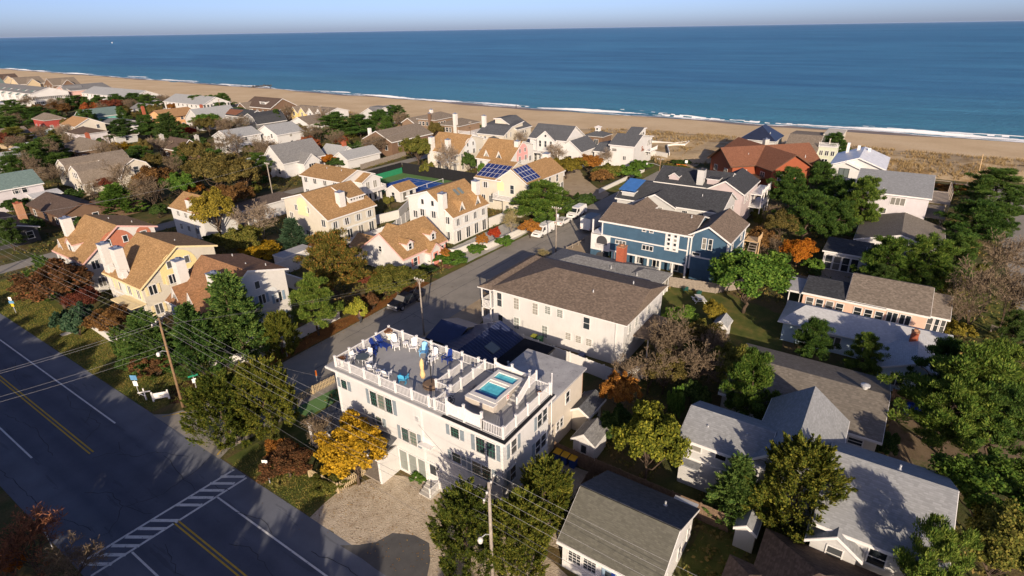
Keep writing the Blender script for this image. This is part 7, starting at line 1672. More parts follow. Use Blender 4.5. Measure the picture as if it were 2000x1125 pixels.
def scatter(n, x0, x1, y0, y1, rg, thr):
    gx = rg.uniform(x0, x1, n); gy = rg.uniform(y0, y1, n)
    k = vnoise(gx, gy, 5, 31) * .6 + vnoise(gx, gy, 1.8, 32) * .4 > thr
    gx, gy = gx[k], gy[k]; k = np.ones(len(gx), bool)
    for R_ in (BLD, CLEAR):
        for a, b, c, d in R_: k &= ~((gx > a - .1) & (gx < b + .1) & (gy > c - .1) & (gy < d + .1))
    return gx[k], gy[k]
gx, gy = scatter(60000, 19, 165, -30, 200, rg, .46)
cs = np.stack([gx, gy, np.full(len(gx), .25)], 1); q = rg.uniform(.15, .6, (len(gx), 1)) * np.array([[1, 1, .7]])
V = clumps_to_leaves(cs, q, 5, .17, .09, rg, 'broad', np.array([80., 80., -60.]))
o = link('undergrowth', leaf_mesh('undergrowth', V, 'weeds')); tag(o, 'low weeds, ivy and leaf litter between the gardens', 'undergrowth', kind='stuff')
gx = rg.uniform(19.2, 24.2, 16000); gy = rg.uniform(34, 116, 16000); k = ~((gy > 44.5) & (gy < 59)) & ((gx < 22.4) | (gy > 60)); gx, gy = gx[k], gy[k]
leaf('grass_blade', (.045, .062, .014), (.09, .10, .024), (.17, .13, .04), trans=.2, nscale=.5)
o = link('verge_grass', leaf_mesh('verge_grass', blades(0, gx, gy, np.full(len(gx), .005), .05, .12, .03, rg, per=4), 'grass_blade')); tag(o, 'short patchy grass on the highway verge', 'grass', kind='stuff')
# filler planting among the northern and eastern gardens, kept clear of buildings and roads
FILL = [('pine', 'pinedark', 'dark evergreen', (6, 9.5), (2.8, 4.8)), ('bare', 'twigbrown', 'brown leafless tree', (6.5, 10), (3.2, 5.5)), ('shrub', 'darkgreen', 'dark green garden shrub', (2, 4), (1.6, 3)), ('broad', 'olivebrown', 'olive brown garden tree', (5, 8), (2.6, 4)), ('shrub', 'olive', 'olive garden shrub', (1.6, 3.2), (1.5, 2.8)), ('broad', 'rust', 'rust coloured garden tree', (3, 5), (1.6, 2.6))]
GENERIC_H = ('house', 'townhouse', 'beach house', 'cottage', 'shed', 'garden shed', 'far house', 'low house', 'white house')
USED = {}
def spot_label(desc, x, y):
    c = [hh for hh in HOUSES if hh[0] not in GENERIC_H]
    nm, hx, hy = min(c, key=lambda q: (q[1] - x) ** 2 + (q[2] - y) ** 2)
    dx, dy = x - hx, y - hy
    side = ('seaward of' if dx > 0 else 'inland of') if abs(dx) > abs(dy) else ('beyond' if dy > 0 else 'in front of')
    lab = '%s %s the %s' % (desc, side, nm)
    USED[lab] = USED.get(lab, 0) + 1
    if USED[lab] > 1:
        lab = '%s, %s of those there' % (lab, ('second', 'third', 'fourth', 'fifth', 'sixth', 'seventh', 'eighth')[min(USED[lab], 8) - 2])
    return lab
def free(x, y, r):
    for R_ in (BLD, CLEAR):
        if np.any((x > R_[:, 0] - r) & (x < R_[:, 1] + r) & (y > R_[:, 2] - r) & (y < R_[:, 3] + r)): return False
    return True
rf = random.Random(12); n = 0
for _ in range(6000):
    if n >= 190: break
    x, y = rf.uniform(40, 160), 126 + 300 * rf.random() ** 1.5
    k, m, lab, hr, rr_ = rf.choices(FILL, [2, 4, 3, 2, 2, .6])[0]; hh, r = rf.uniform(*hr), rf.uniform(*rr_)
    if not free(x, y, r * .5): continue
    BLD = np.vstack([BLD, [x - r * .5, x + r * .5, y - r * .5, y + r * .5]])
    plant(k, m, round(x, 1), round(y, 1), hh, r, spot_label(lab, x, y), 'planting among the northern houses'); n += 1
n = 0
for _ in range(900):
    if n >= 34: break
    x, y = rf.uniform(40, 150), rf.uniform(-16, 110)
    if not free(x, y, .9) or y > 57 and x < 29: continue
    r = rf.uniform(.7, 1.5); BLD = np.vstack([BLD, [x - r, x + r, y - r, y + r]]); k, m, lab = rf.choice([('shrub', 'darkgreen', 'low dark green shrub'), ('shrub', 'olive', 'low olive shrub'), ('bare', 'twigbrown', 'small leafless bush')])
    plant(k, m, round(x, 1), round(y, 1), rf.uniform(1, 2.2), r, spot_label(lab, x, y), 'low planting in the seaward gardens'); n += 1
# fallen leaves on verge, street edge and gravel
leaf('fallen_leaf', (.08, .045, .02), (.15, .085, .03), (.24, .16, .05), trans=.1)
lx = np.concatenate([rg.uniform(19.2, 27, 380), rg.uniform(28, 60, 1600), rg.uniform(19.2, 24, 900), rg.normal(24.5, 2.2, 600)]); ly = np.concatenate([rg.uniform(20, 34, 380), rg.uniform(55.4, 58.8, 1600), rg.uniform(60, 110, 900), rg.normal(34.5, 2.4, 600)])
k = ~((lx > 24.8) & (ly > 29) & (ly < 41)); lx, ly = lx[k], ly[k]; N = len(lx); a = rg.uniform(0, 6.28, N)
V = quads(np.stack([lx, ly, rg.uniform(.03, .05, N)], 1), np.stack([np.cos(a), np.sin(a), rg.normal(size=N) * .2], 1), np.tile([0, 0, 1.], (N, 1)) + rg.normal(size=(N, 3)) * .2, np.full(N, .055), np.full(N, .04), rg)
o = link('fallen_leaves', leaf_mesh('fallen_leaves', V, 'fallen_leaf')); tag(o, 'scattered fallen leaves on gravel, verge and street edge', 'leaves', kind='stuff')
# ------------------------------------------------------------------ fences, walls
def fence(label, pts, h, mat, bw=.14, gap=.01, post=.1, name='board_fence', panel=2.4, pointed=False, z=0):
    t = tag(empty(name, (pts[0][0], pts[0][1], z)), label, 'fence'); ox, oy = pts[0]; rr = random.Random(len(label))
    for a, b in zip(pts[:-1], pts[1:]):
        L = math.dist(a, b); n = max(1, round(L / panel)); e = Vector(((b[0] - a[0]) / L, (b[1] - a[1]) / L, 0)); Mr = Matrix.Rotation(math.atan2(e.y, e.x), 3, 'Z')
        for i in range(n):
            p = Vector((a[0] - ox, a[1] - oy, 0)) + e * (L * i / n); w = L / n; m = MB(); k = int(w / (bw + gap))
            for j in range(k):
                c = p + e * ((j + .5) * w / k); hh = h + rr.uniform(-.03, .03)
                m.cbox((c.x, c.y, .04 + hh / 2), (w / k - gap, .025, hh), 0, Mr)
            for zz in (.3, h - .25):
                q = p + e * w / 2; nrm = Vector((-e.y, e.x, 0)) * .035; m.cbox((q.x + nrm.x, q.y + nrm.y, zz), (w, .04, .08), 0, Mr)
            o = m.obj('fence_panel', mat, t); MB().cbox((p.x, p.y, (h + .12) / 2), (post, post, h + .12), 0, Mr).obj('post', mat, o)
    return t
fence('dark board fence between bungalow and grey house', [(36.1, 16.1), (36.0, 4.6)], 1.75, 'wood_fence'); fence('board fence behind yellow lidded bins, meeting the dark fence', [(36.3, 20.3), (36.2, 16.25)], 1.6, 'wood_fence', name='board_fence'); fence('short dark fence wing beside the bungalow', [(32.2, 15.8), (35.9, 16.1)], 1.6, 'wood_fence')
fence('weathered board fence along the back lawn with green chairs', [(78.4, 24.6), (79.6, 18), (89, 10.6), (89, 1.4)], 1.6, 'wood_grey'); fence('grey wooden fence beside the tennis court lane', [(110, 126.6), (131, 129)], 1.5, 'wood_grey'); fence('red-brown fence behind the blue tarp', [(62.6, -4.9), (62, -9.5)], 1.5, 'wood_fence')
fence('tan picket fence by the putting green on the street side', [(27.8, 47.6), (33.4, 47.1)], 1.0, 'picket', .09, .09, .12, 'picket_fence'); fence('tan picket fence at the gravel yard corner', [(22.1, 37.2), (22.2, 33.5), (25.1, 33.2)], 1.0, 'picket', .09, .09, .12, 'picket_fence')
fence('tall white vinyl fence beside the white house', [(51.4, 35.6), (50.0, 19.8), (55.4, 17.0)], 1.8, 'vinyl', .2, .004, .14, 'vinyl_fence'); fence('white vinyl fence between cream townhouse and cottage', [(59.6, 79.4), (74, 78.4), (83, 82.2)], 2.0, 'vinyl', .2, .004, .14, 'vinyl_fence')
fence('white picket panel fence before grey weathered roof house', [(45.5, 11.2), (50.4, 6.0)], 1.6, 'vinyl', .2, .004, .14, 'vinyl_fence')
wall_run('white garden wall along the street under green pine', [(34.6, 58.9), (44.4, 59.2)], 1.35); wall_run('stepped white garden wall before three storey townhouse', [(70.8, 62.0), (71.2, 60.6), (76.6, 60.0), (76.6, 57.6), (89, 56.9)], 1.15); wall_run('tall white yard wall beside solar house', [(87, 64.6), (95.4, 64.0)], 1.9)
wall_run('long low white wall along the bank by sandy drive', [(121.6, 57.4), (148, 56.7)], .9); wall_run('white garden wall facing the highway verge', [(26.4, 88.2), (24.3, 85.9), (23.9, 77.8), (27, 76.2)], 1.1); wall_run('white courtyard wall behind rust roofed townhouse', [(47.2, 69.6), (47.2, 79.2), (55.4, 79.2)], 2.2); wall_run('long white lane wall behind cream townhouse', [(61.8, 106.8), (67.5, 110.9), (78.4, 108.0)], 2.4); wall_run('white wall on far side of cream townhouse garden', [(75, 86), (82, 84.4), (89, 88)], 1.8)
wall_run('white corner wall by the cedar on the street', [(27.2, 61.6), (31, 59.6), (34, 59.0)], 1.2)
# ------------------------------------------------------------------ tennis court
ct = struct(sheet('tennis_court', [(95.6, 80), (113.2, 80), (113.2, 113.4), (95.6, 113.4)], .02, 'court_green')); MB().add([(99, 84.6, .026), (110, 84.6, .026), (110, 108.4, .026), (99, 108.4, .026)], [(0, 1, 2, 3)]).obj('playing_surface', 'court_blue', ct)
for a, b in (((99, 84.6), (99, 108.4)), ((110, 84.6), (110, 108.4)), ((100.4, 84.6), (100.4, 108.4)), ((108.6, 84.6), (108.6, 108.4)), ((99, 84.6), (110, 84.6)), ((99, 108.4), (110, 108.4)), ((100.4, 90.1), (108.6, 90.1)), ((100.4, 102.9), (108.6, 102.9)), ((104.5, 90.1), (104.5, 102.9))): line(ct, *a, *b, .09, 'paint_white', .032, 'court_line')
nn = tag(empty('tennis_net', (104.5, 96.6, 0)), 'tennis net across the blue court', 'net'); MB().cbox((0, 0, .98), (12.4, .04, .09)).obj('net_tape', 'vinyl', nn)
for x in (-6.2, 6.2, 0): MB().cbox((x, 0, .53), (.08, .08, 1.06)).obj('post', 'vinyl' if x else 'trim_white', nn)
plain('screen_black', (.012, .012, .014), .8, .2, 2); plain('screen_green', (.02, .19, .09), .7, .1, 2)
tf = tag(empty('tennis_fence', (113, 113, 0)), 'tall black screened fence round the tennis court', 'fence')
for i in range(13): MB().box(.0, .04, -31.2 + i * 2.4, -28.85 + i * 2.4, .05, 3.0).obj('screen', 'screen_black', tf); MB().tube([(.05, -31.2 + i * 2.4, 0), (.05, -31.2 + i * 2.4, 3.05)], .04, 6).obj('post', 'black_metal', tf)
for i in range(6): MB().box(-17 + i * 2.85, -14.2 + i * 2.85, .3, .34, 1.6, 3.0).obj('screen', 'screen_black', tf); MB().box(-17 + i * 2.85, -14.2 + i * 2.85, .28, .33, .05, 1.58).obj('screen', 'screen_green', tf)
# ------------------------------------------------------------------ sheds, bins, garden furniture
h = House('garden_shed', 'little grey garden shed with gable roof beside annex', 38.7, 17.9, cat='shed'); h.gable('x', 37.4, 40.0, 16.9, 19.0, 1.9, 2.7, 'wall_white', 'roof_grey', oa=.15, oe=.2); h.door('W', 37.39, 17.9, 0, .8, 1.7)
h = House('garden_shed', 'tiny white shed with pale roof on the back lawn', 67.2, 13.8, cat='shed'); h.gable('x', 66, 68.4, 13, 14.6, 1.9, 2.6, 'wall_white', 'roof_silver', oa=.12, oe=.15)
h = House('garden_store', 'white low store with grey roof in courtyard by cottage', 53.4, 80.4, cat='shed'); h.flat(50.6, 56.4, 79.6, 82.2, 2.4, 'wall_white', 'roof_membrane', oe=.1)
plain('bin_blue', (.015, .06, .25), .5, .06); plain('bin_yellow', (.65, .36, .02), .5, .06); plain('bin_green', (.02, .12, .05), .5, .06); plain('bin_lime', (.50, .52, .03), .5, .06)
def wheelie(label, x, y, rz, body, lid, group=None):
    t = tag(empty('wheelie_bin', (x, y, 0), R(rz)), label, 'bin', group); m = MB(); P8 = [(-.24, -.28, .06), (.24, -.28, .06), (.24, .26, .06), (-.24, .26, .06), (-.31, -.36, 1.0), (.31, -.36, 1.0), (.31, .34, 1.0), (-.31, .34, 1.0)]
    m.add(P8, [(3, 2, 1, 0), (4, 5, 6, 7), (0, 1, 5, 4), (1, 2, 6, 5), (2, 3, 7, 6), (3, 0, 4, 7)]).obj('bin_body', body, t); MB().prism([(-.33, -.39, 1.01), (.33, -.39, 1.01), (.33, .38, 1.06), (-.33, .38, 1.06)], (0, 0, .07)).obj('lid', lid, t); MB().cbox((0, .40, .98), (.5, .05, .05)).obj('handle', body, t)
    for q in (-1, 1): MB().tube([(q * .27, .28, .12), (q * .33, .28, .12)], .12, 10).obj('wheel', 'black_metal', t)
for i, lab in enumerate(('blue wheelie bin with yellow lid, nearest the house wall', 'blue wheelie bin with yellow lid, middle of three', 'blue wheelie bin with yellow lid, nearest the gravel')): wheelie(lab, 35.95, 19.75 - i * .78, -90, 'bin_blue', 'bin_yellow', 'yellow lidded bins')
wheelie('green bin with lime yellow lid beside white house', 52.9, 32.9, -90, 'bin_green', 'bin_lime'); wheelie('dark green bin beside the lime lidded bin', 52.9, 32.0, -90, 'bin_green', 'bin_green'); wheelie('green bin on the lane beside arborvitae hedge', 30.4, 113.0, 0, 'bin_green', 'bin_green')
t = tag(empty('litter_bin', (21.4, 47.0, 0), .3), 'slatted wooden litter bin with black lid by crosswalk', 'bin')
for i in range(12): a = i * math.pi / 6; MB().cbox((.3 * math.cos(a), .3 * math.sin(a), .45), (.13, .03, .9), 0, Matrix.Rotation(a + math.pi / 2, 3, 'Z')).obj('slat', 'wood_grey', t)
MB().lathe([(.36, .9), (.36, .98), (.15, 1.1), (0, 1.1)], 12).obj('lid', 'black_metal', t)
t = tag(empty('picnic_table', (75.6, 19.2, 0), R(35)), 'white picnic table with benches on the back lawn', 'table')
for i in range(4): MB().cbox((0, -.33 + i * .22, .74), (1.8, .2, .04)).obj('plank', 'vinyl', t)
for q in (-1, 1):
    MB().cbox((0, q * .75, .44), (1.8, .26, .04)).obj('bench', 'vinyl', t)
    for x in (-.65, .65): MB().beam((x, q * .7, 0), (x, q * .2, .72), .07).obj('leg', 'vinyl', t)
for x in (-.65, .65): MB().cbox((x, 0, .38), (.06, 1.7, .08)).obj('brace', 'vinyl', t)
plain('chair_green', (.02, .08, .07), .5); adirondack('dark green adirondack chair on the lawn, nearest grey house porch', 78.0, 22.0, 130, 'chair_green', 0); adirondack('dark green adirondack chair on the lawn, nearest picnic table', 77.8, 19.9, 110, 'chair_green', 0)
t = tag(MB().box(-.5, .5, -.35, .35, 0, .8).obj('covered_grill', 'cover_navy'), 'dark covered grill by white vinyl fence', 'grill'); t.location = (52.4, 26, 0)
plain('tarp_blue', (.015, .06, .42), .5, .15, 3); m = MB(); rr = random.Random(2)
for i in range(7):
    for j in range(7): m.v.append((-1.1 + i * .37, -.8 + j * .27, (0 if i in (0, 6) or j in (0, 6) else rr.uniform(.45, 1.0)))); 
for i in range(6):
    for j in range(6): m.f.append((i * 7 + j, i * 7 + 7 + j, i * 7 + 8 + j, i * 7 + 1 + j)); m.m.append(0)
t = tag(m.obj('tarpaulin', 'tarp_blue'), 'crumpled bright blue tarp over something in dirt yard', 'tarp'); t.location = (62.0, -6.9, .01)
# rope-post rail by the sandy shoulder, transformer pedestal, barrier
t = tag(empty('timber_rail', (83.6, 45.2, 0)), 'low weathered timber rail with posts on the sandy shoulder', 'rail')
for x in (0, 1.8, 3.6, 5.4): MB().cbox((x, -x * .12, .42), (.16, .16, .85)).obj('post', 'wood_grey', t)
MB().beam((-.2, 0, .62), (5.6, -.66, .62), .1, .2).obj('rail', 'wood_grey', t)
plain('barrier_orange', (.60, .16, .02), .5); t = tag(empty('road_barrier', (157.4, 49.5, 0)), 'orange barrier with white sign at the beach end of street', 'barrier')
for z in (.5, .9): MB().cbox((0, 0, z), (.05, 3.0, .22)).obj('rail', 'barrier_orange', t)
for y in (-1.3, 1.3): MB().cbox((0, y, .55), (.08, .08, 1.1)).obj('post', 'wood_grey', t)
MB().cbox((-.05, -1.2, 1.9), (.03, .75, .75)).obj('sign', 'sign_white', t); MB().cbox((0, -1.2, 1.2), (.06, .06, 2.2)).obj('sign_post', 'wood_grey', t)
# ------------------------------------------------------------------ street signs and verge furniture
plain('sign_green', (.02, .22, .13), .4); plain('sign_blue', (.10, .24, .42), .4); plain('sign_yellow', (.60, .40, .03), .4)
def sign(label, x, y, rz, h, plates, post='galvanised'):
    t = tag(empty('road_sign', (x, y, 0), R(rz)), label, 'sign'); MB().cbox((0, 0, h / 2), (.06, .06, h)).obj('post', post, t)
    for z, w, hh, m in plates: o = MB().cbox((0, -.05, z), (w, .02, hh)).obj('sign_plate', m, t)
    return t
sign('white, blue and yellow sign plates on one post, left verge', 20.4, 100.0, -60, 2.5, [(2.3, .45, .5, 'sign_white'), (1.75, .75, .4, 'sign_blue'), (1.3, .45, .45, 'sign_yellow')]); sign('pale blue and white sign plates near the white post signs', 20.0, 63.3, -60, 2.6, [(2.35, .75, .6, 'sign_blue'), (1.6, .5, .6, 'sign_white')]); sign('small white regulatory sign on verge beside golden maple', 19.7, 39.5, -60, 2.6, [(2.3, .5, .6, 'sign_white')])
t = sign('green street name blades on pole by corner cedar', 23.2, 57.0, -20, 3.0, [(3.05, .95, .2, 'sign_green'), (2.45, .4, .5, 'sign_white')]); MB().cbox((0, 0, 3.28), (.02, .9, .2)).obj('sign_plate', 'sign_green', t)
sign('orange and white delineator post on the street edge', 32.0, 48.4, 0, 1.9, [(1.55, .18, .7, 'barrier_orange')]); sign('thin grey post on the leafy verge by white wall', 34.0, 56.6, 0, 2.2, [(1.9, .2, .25, 'galvanised')]); sign('green street name sign above the reddish thicket', 6.2, 47.6, -40, 3.2, [(3.0, .9, .22, 'sign_green')])
t = tag(empty('estate_sign', (20.9, 60.4, 0), R(-38)), 'white board sign between two posts at street corner', 'sign')
for x in (-.75, .75): MB().cbox((x, 0, .55), (.16, .16, 1.1)).lathe([(.0, 1.22), (.1, 1.12), (.0, 1.1)], 8, (x, 0, 0)).obj('post', 'vinyl', t)
MB().cbox((0, 0, .62), (1.4, .06, .72)).obj('board', 'vinyl', t); MB().cbox((0, -.04, .66), (.5, .012, .05), 0, Matrix.Rotation(R(18), 3, 'Y')).obj('emblem_stroke', 'wire', t); MB().cbox((0, -.04, .58), (.34, .012, .05), 0, Matrix.Rotation(R(-20), 3, 'Y')).obj('emblem_stroke', 'wire', t)
t = tag(empty('name_post', (20.0, 61.8, 0), R(-40)), 'white cross shaped hanging sign post beside the board sign', 'sign post'); MB().cbox((0, 0, .75), (.12, .12, 1.5)).obj('post', 'vinyl', t); MB().cbox((0, 0, 1.05), (1.2, .1, .1)).obj('arm', 'vinyl', t); MB().beam((-.45, 0, .95), (0, 0, .5), .06).obj('brace', 'vinyl', t)
t = tag(MB().box(-.8, .8, -.5, .5, 0, .06).box(-.7, .7, -.4, .4, .06, .075).obj('utility_cover', 'concrete'), 'flat concrete utility cover in the verge grass', 'cover'); t.location = (21.9, 86.6, .005)
t = tag(empty('garden_statue', (22.9, 40.3, 0)), 'pale birdbath among shrubs by the corner garden', 'birdbath'); MB().lathe([(0, 0), (.25, 0), (.1, .12), (.08, .7), (.38, .85), (.4, .92), (.3, .86), (0, .84)], 14).obj('bowl', 'urn', t)
t = tag(empty('lamp_post', (85.2, -11.8, 0)), 'black lamp post with round white globe on lawn', 'lamp'); MB().tube([(0, 0, 0), (0, 0, 2.4)], .05, 8).obj('post', 'black_metal', t); MB().lathe([(0, 2.4), (.16, 2.45), (.22, 2.6), (.16, 2.76), (0, 2.82)], 12).obj('globe', 'sign_white', t)
t = tag(empty('garden_bench', (86.2, -15.2, 0), R(60)), 'grey garden bench under the big bare tree', 'bench'); MB().cbox((0, 0, .45), (1.4, .45, .05)).obj('seat', 'wood_grey', t); MB().cbox((0, .22, .8), (1.4, .04, .5)).obj('backrest', 'wood_grey', t)
for x in (-.6, .6): MB().cbox((x, 0, .22), (.07, .4, .44)).obj('leg', 'wood_grey', t)
t = tag(empty('boardwalk_steps', (165, -13.5, 0)), 'weathered wooden steps over the dune', 'steps')
for i in range(6): MB().cbox((i * .5, 0, .2 + i * .22), (.5, 2.4, .08)).obj('tread', 'wood_grey', t)
for y in (-1.2, 1.2): rail_mb((0, y), (3, y), .8, 1.0, gap=.6, picket=.08).obj('handrail', 'wood_grey', t)
# ------------------------------------------------------------------ utility poles and wires
def pole(label, x, y, h, arms=(), lean=(0, 0), mat='wood_pole', lamp=None, drum=False, r=.15):
    t = tag(empty('utility_pole', (x, y, 0)), label, 'utility pole'); tip = (lean[0], lean[1], h)
    MB().tube([(0, 0, -.3), tip], [r, r * .68], 9).obj('shaft', mat, t, smooth=True)
    for z, w, ang in arms:
        f = z / h; c = Vector((lean[0] * f, lean[1] * f, z)); d = Vector((math.cos(R(ang)), math.sin(R(ang)), 0))
        a = MB().beam(c - d * w / 2, c + d * w / 2, .1, .13).beam(c - d * w * .3, c - Vector((0, 0, .7)), .04).beam(c + d * w * .3, c - Vector((0, 0, .7)), .04).obj('crossarm', 'wood_pole_grey', t)
        ins = MB()
        for s in (-.46, -.2, .2, .46): q = c + d * w * s; ins.lathe([(.0, .06), (.06, .08), (.08, .16), (.05, .24), (0, .26)], 8, tuple(q))
        ins.obj('insulator', 'porcelain', a)
    if drum: MB().lathe([(0, h - 2.4), (.26, h - 2.38), (.28, h - 1.5), (.2, h - 1.4), (0, h - 1.38)], 12, (.36, 0, 0)).obj('transformer', 'galvanised', t, smooth=True)
    if lamp:
        z, ang, L = lamp; f = z / h; c = Vector((lean[0] * f, lean[1] * f, z)); d = Vector((math.cos(R(ang)), math.sin(R(ang)), 0))
        o = MB().tube([c, c + d * L * .5 + Vector((0, 0, .35)), c + d * L + Vector((0, 0, .3))], .035, 6).obj('lamp_arm', 'galvanised', t); MB().lathe([(0, .1), (.13, .05), (.2, -.12), (.16, -.34), (0, -.4)], 10, tuple(c + d * L + Vector((0, 0, .3)))).obj('lamp_head', 'porcelain', o)
    return t
pole('leaning brown pole with crossarm beside tall conifers on verge', 21.5, 57.2, 10.4, [(10.1, 2.6, 35)], (.35, .3), lamp=(6.6, 180, .9)); pole('weathered pole with crossarm and lamp before white house', 22.2, 17.2, 9.6, [(9.0, 2.4, 20)], mat='wood_pole_grey', lamp=(5.0, 165, .9))
pole('thin pole on the street behind roof deck', 47.0, 46.0, 8.0, [(7.8, 1.6, 90)], r=.12, mat='wood_pole_grey'); pole('pole with transformer beside parked white van', 81.2, 46.0, 8.6, [(8.3, 1.8, 90)], mat='wood_pole_grey', drum=True, r=.13); pole('street pole near orange barrier with lamp arm', 128.3, 45.4, 8.4, [(8.1, 1.6, 90)], lamp=(6.6, 90, 3.2), r=.12)
pole('lane pole with crossarm left of tennis house', 76.7, 119.8, 9.0, [(8.7, 1.8, 90)], mat='wood_pole_grey'); pole('far thin pole beside brown roofed cottage', 160.5, 205, 8.0, [(7.7, 1.6, 0)]); pole('far pole beside second pale motel', 150, 262, 9.0, [(8.7, 1.6, 0)]); pole('thin pole beside long white sundeck', 157.0, 123.2, 7.6, [(7.3, 1.4, 0)], r=.1)
pole('highway pole left of the frame beyond arborvitae', 21.8, 118.5, 10.4, [(10.1, 2.6, 20)]); pole('pole on the near side of the highway, out of frame', -3.5, 66, 10, [(9.6, 2.2, 100)]); pole('highway pole beyond the bottom edge', 22.0, -24, 9.8, [(9.4, 2.4, 20)])
t = tag(MB().tube([(181.7, -17.6, .8), (181.9, -17.2, 6.2)], .09, 7).obj('beach_post', 'wood_new'), 'pale leaning post in the dune at right', 'post')
def wire(name, label, pts, sag=.5, r=.016, mat='wire', group='overhead wires'):
    m = MB()
    for a, b in zip(pts[:-1], pts[1:]):
        a, b = Vector(a), Vector(b); n = 18; q = []
        for i in range(n + 1): f = i / n; p = a.lerp(b, f); p.z -= sag * 4 * f * (1 - f) * ((b - a).length / 40); q.append(tuple(p))
        m.tube(q, r, 4, cap=False)
    return tag(m.obj(name, mat), label, 'wire', group)
A1, A2 = (22.0, 57.5), (22.2, 17.2)
for i, (dx, dz, lab) in enumerate([(-1.2, 0, 'road side top wire'), (-.5, .02, 'second top wire'), (.5, .03, 'third top wire'), (1.2, .05, 'house side top wire')]):
    wire('power_line', 'thin overhead power line along the highway, ' + lab, [(21.8 + dx, 118.5, 10.35), (A1[0] + dx * .8, A1[1] + dx * .5, 10.35 + dz), (A2[0] + dx * .9, A2[1] + dx * .3, 9.25 + dz), (22 + dx, -24, 9.6)], .55, .008, 'wire_bright')
for z1, z2, lab in ((7.4, 6.6, 'upper'), (6.8, 6.0, 'middle'), (6.1, 3.3, 'lowest')): wire('cable', 'grey telephone cable along the highway, ' + lab, [(21.9, 118.5, z1), (21.7, 57.3, z1), (22.2, 17.2, z2), (22, -24, z2)], .7, .012, 'wire')
for i, (dz, lab) in enumerate([(0, 'top'), (-.3, 'second'), (-2.6, 'third'), (-3.2, 'lowest')]): wire('cross_wire', 'wire crossing the highway from the leaning pole, ' + lab, [(-3.5, 66 + .5 * i, 9.6 + dz), (21.8, 57.4, 10.0 + dz)], .8, .008, 'wire_bright')
for dy, lab in ((-.6, 'road side'), (.6, 'house side')): wire('street_wire', 'wire above the side street, ' + lab, [(22, 57.4, 9.6), (47, 46 + dy, 7.95), (81.2, 46 + dy, 8.4), (128.3, 45.4 + dy, 8.2)], .6, .009, 'wire')
wire('guy_wire', 'guy wire slanting from the street pole to ground', [(47, 46, 7.6), (44.6, 49.6, 0)], 0, .012); wire('lane_wire', 'pale wire along the lane from the tennis side pole', [(21.8, 118.5, 9.8), (76.7, 119.8, 8.8), (131, 126, 8.6)], .8, .014, 'wire_bright'); wire('service_drop', 'service wire from leaning pole to white house corner', [(22, 57.4, 8.6), (27.2, 38.1, 7.0)], .6, .012); wire('service_drop', 'service wire from near pole to white house wall', [(22.2, 17.2, 8.0), (27.2, 28.2, 6.2)], .6, .012)
# ------------------------------------------------------------------ vehicles
def paint(name, c, rough=.25):
    m, n, b, o = nt(name); b.inputs['Base Color'].default_value = (*c, 1); b.inputs['Roughness'].default_value = rough; b.inputs['Coat Weight'].default_value = .5; b.inputs['Coat Roughness'].default_value = .08
    f = noise(n, coords(n), 2.0); n.links.new(ramp(n, f, [(.3, sc(c, .9)), (.7, sc(c, 1.04))]), b.inputs['Base Color'])
paint('paint_van', (.74, .74, .73)); paint('paint_pickup', (.012, .014, .025)); paint('paint_box', (.66, .68, .70)); plain('tyre', (.012, .012, .012), .85); plain('rim', (.45, .45, .46), .3, .05, metal=.7); glass('car_glass', (.012, .016, .02), .05); plain('bumper', (.05, .05, .055), .6); plain('lamp_clear', (.65, .66, .66), .15); plain('lamp_red', (.35, .012, .012), .2)
def hull(outline, tum):
    """outline [(x, z, half width)]; closed loop, mirrored"""
    n = len(outline); m = MB()
    vs = [(x, -w, z) for x, z, w in outline] + [(x, w, z) for x, z, w in outline]
    m.add(vs, [tuple(range(n)), tuple(range(n, 2 * n))[::-1]] + [(i, n + i, n + (i + 1) % n, (i + 1) % n) for i in range(n)])
    return m
def wheels(t, xs, y, r, w=.22):
    for x in xs:
        for s in (-1, 1):
            o = MB().tube([(0, -w / 2, 0), (0, w / 2, 0)], r, 18).obj('wheel', 'tyre', t, (x, s * (y - w / 2 + .02), r)); MB().tube([(0, s * w / 2 - .005 * s, 0), (0, s * (w / 2 + .012), 0)], r * .6, 14).obj('rim', 'rim', o)
def pane4(t, pts, name='window', mat='car_glass', d=(0, 0, 0)): return MB().add(pts, [(0, 1, 2, 3)]).prism(pts, d).obj(name, mat, t) if d != (0, 0, 0) else MB().add(pts, [(0, 1, 2, 3)]).obj(name, mat, t)
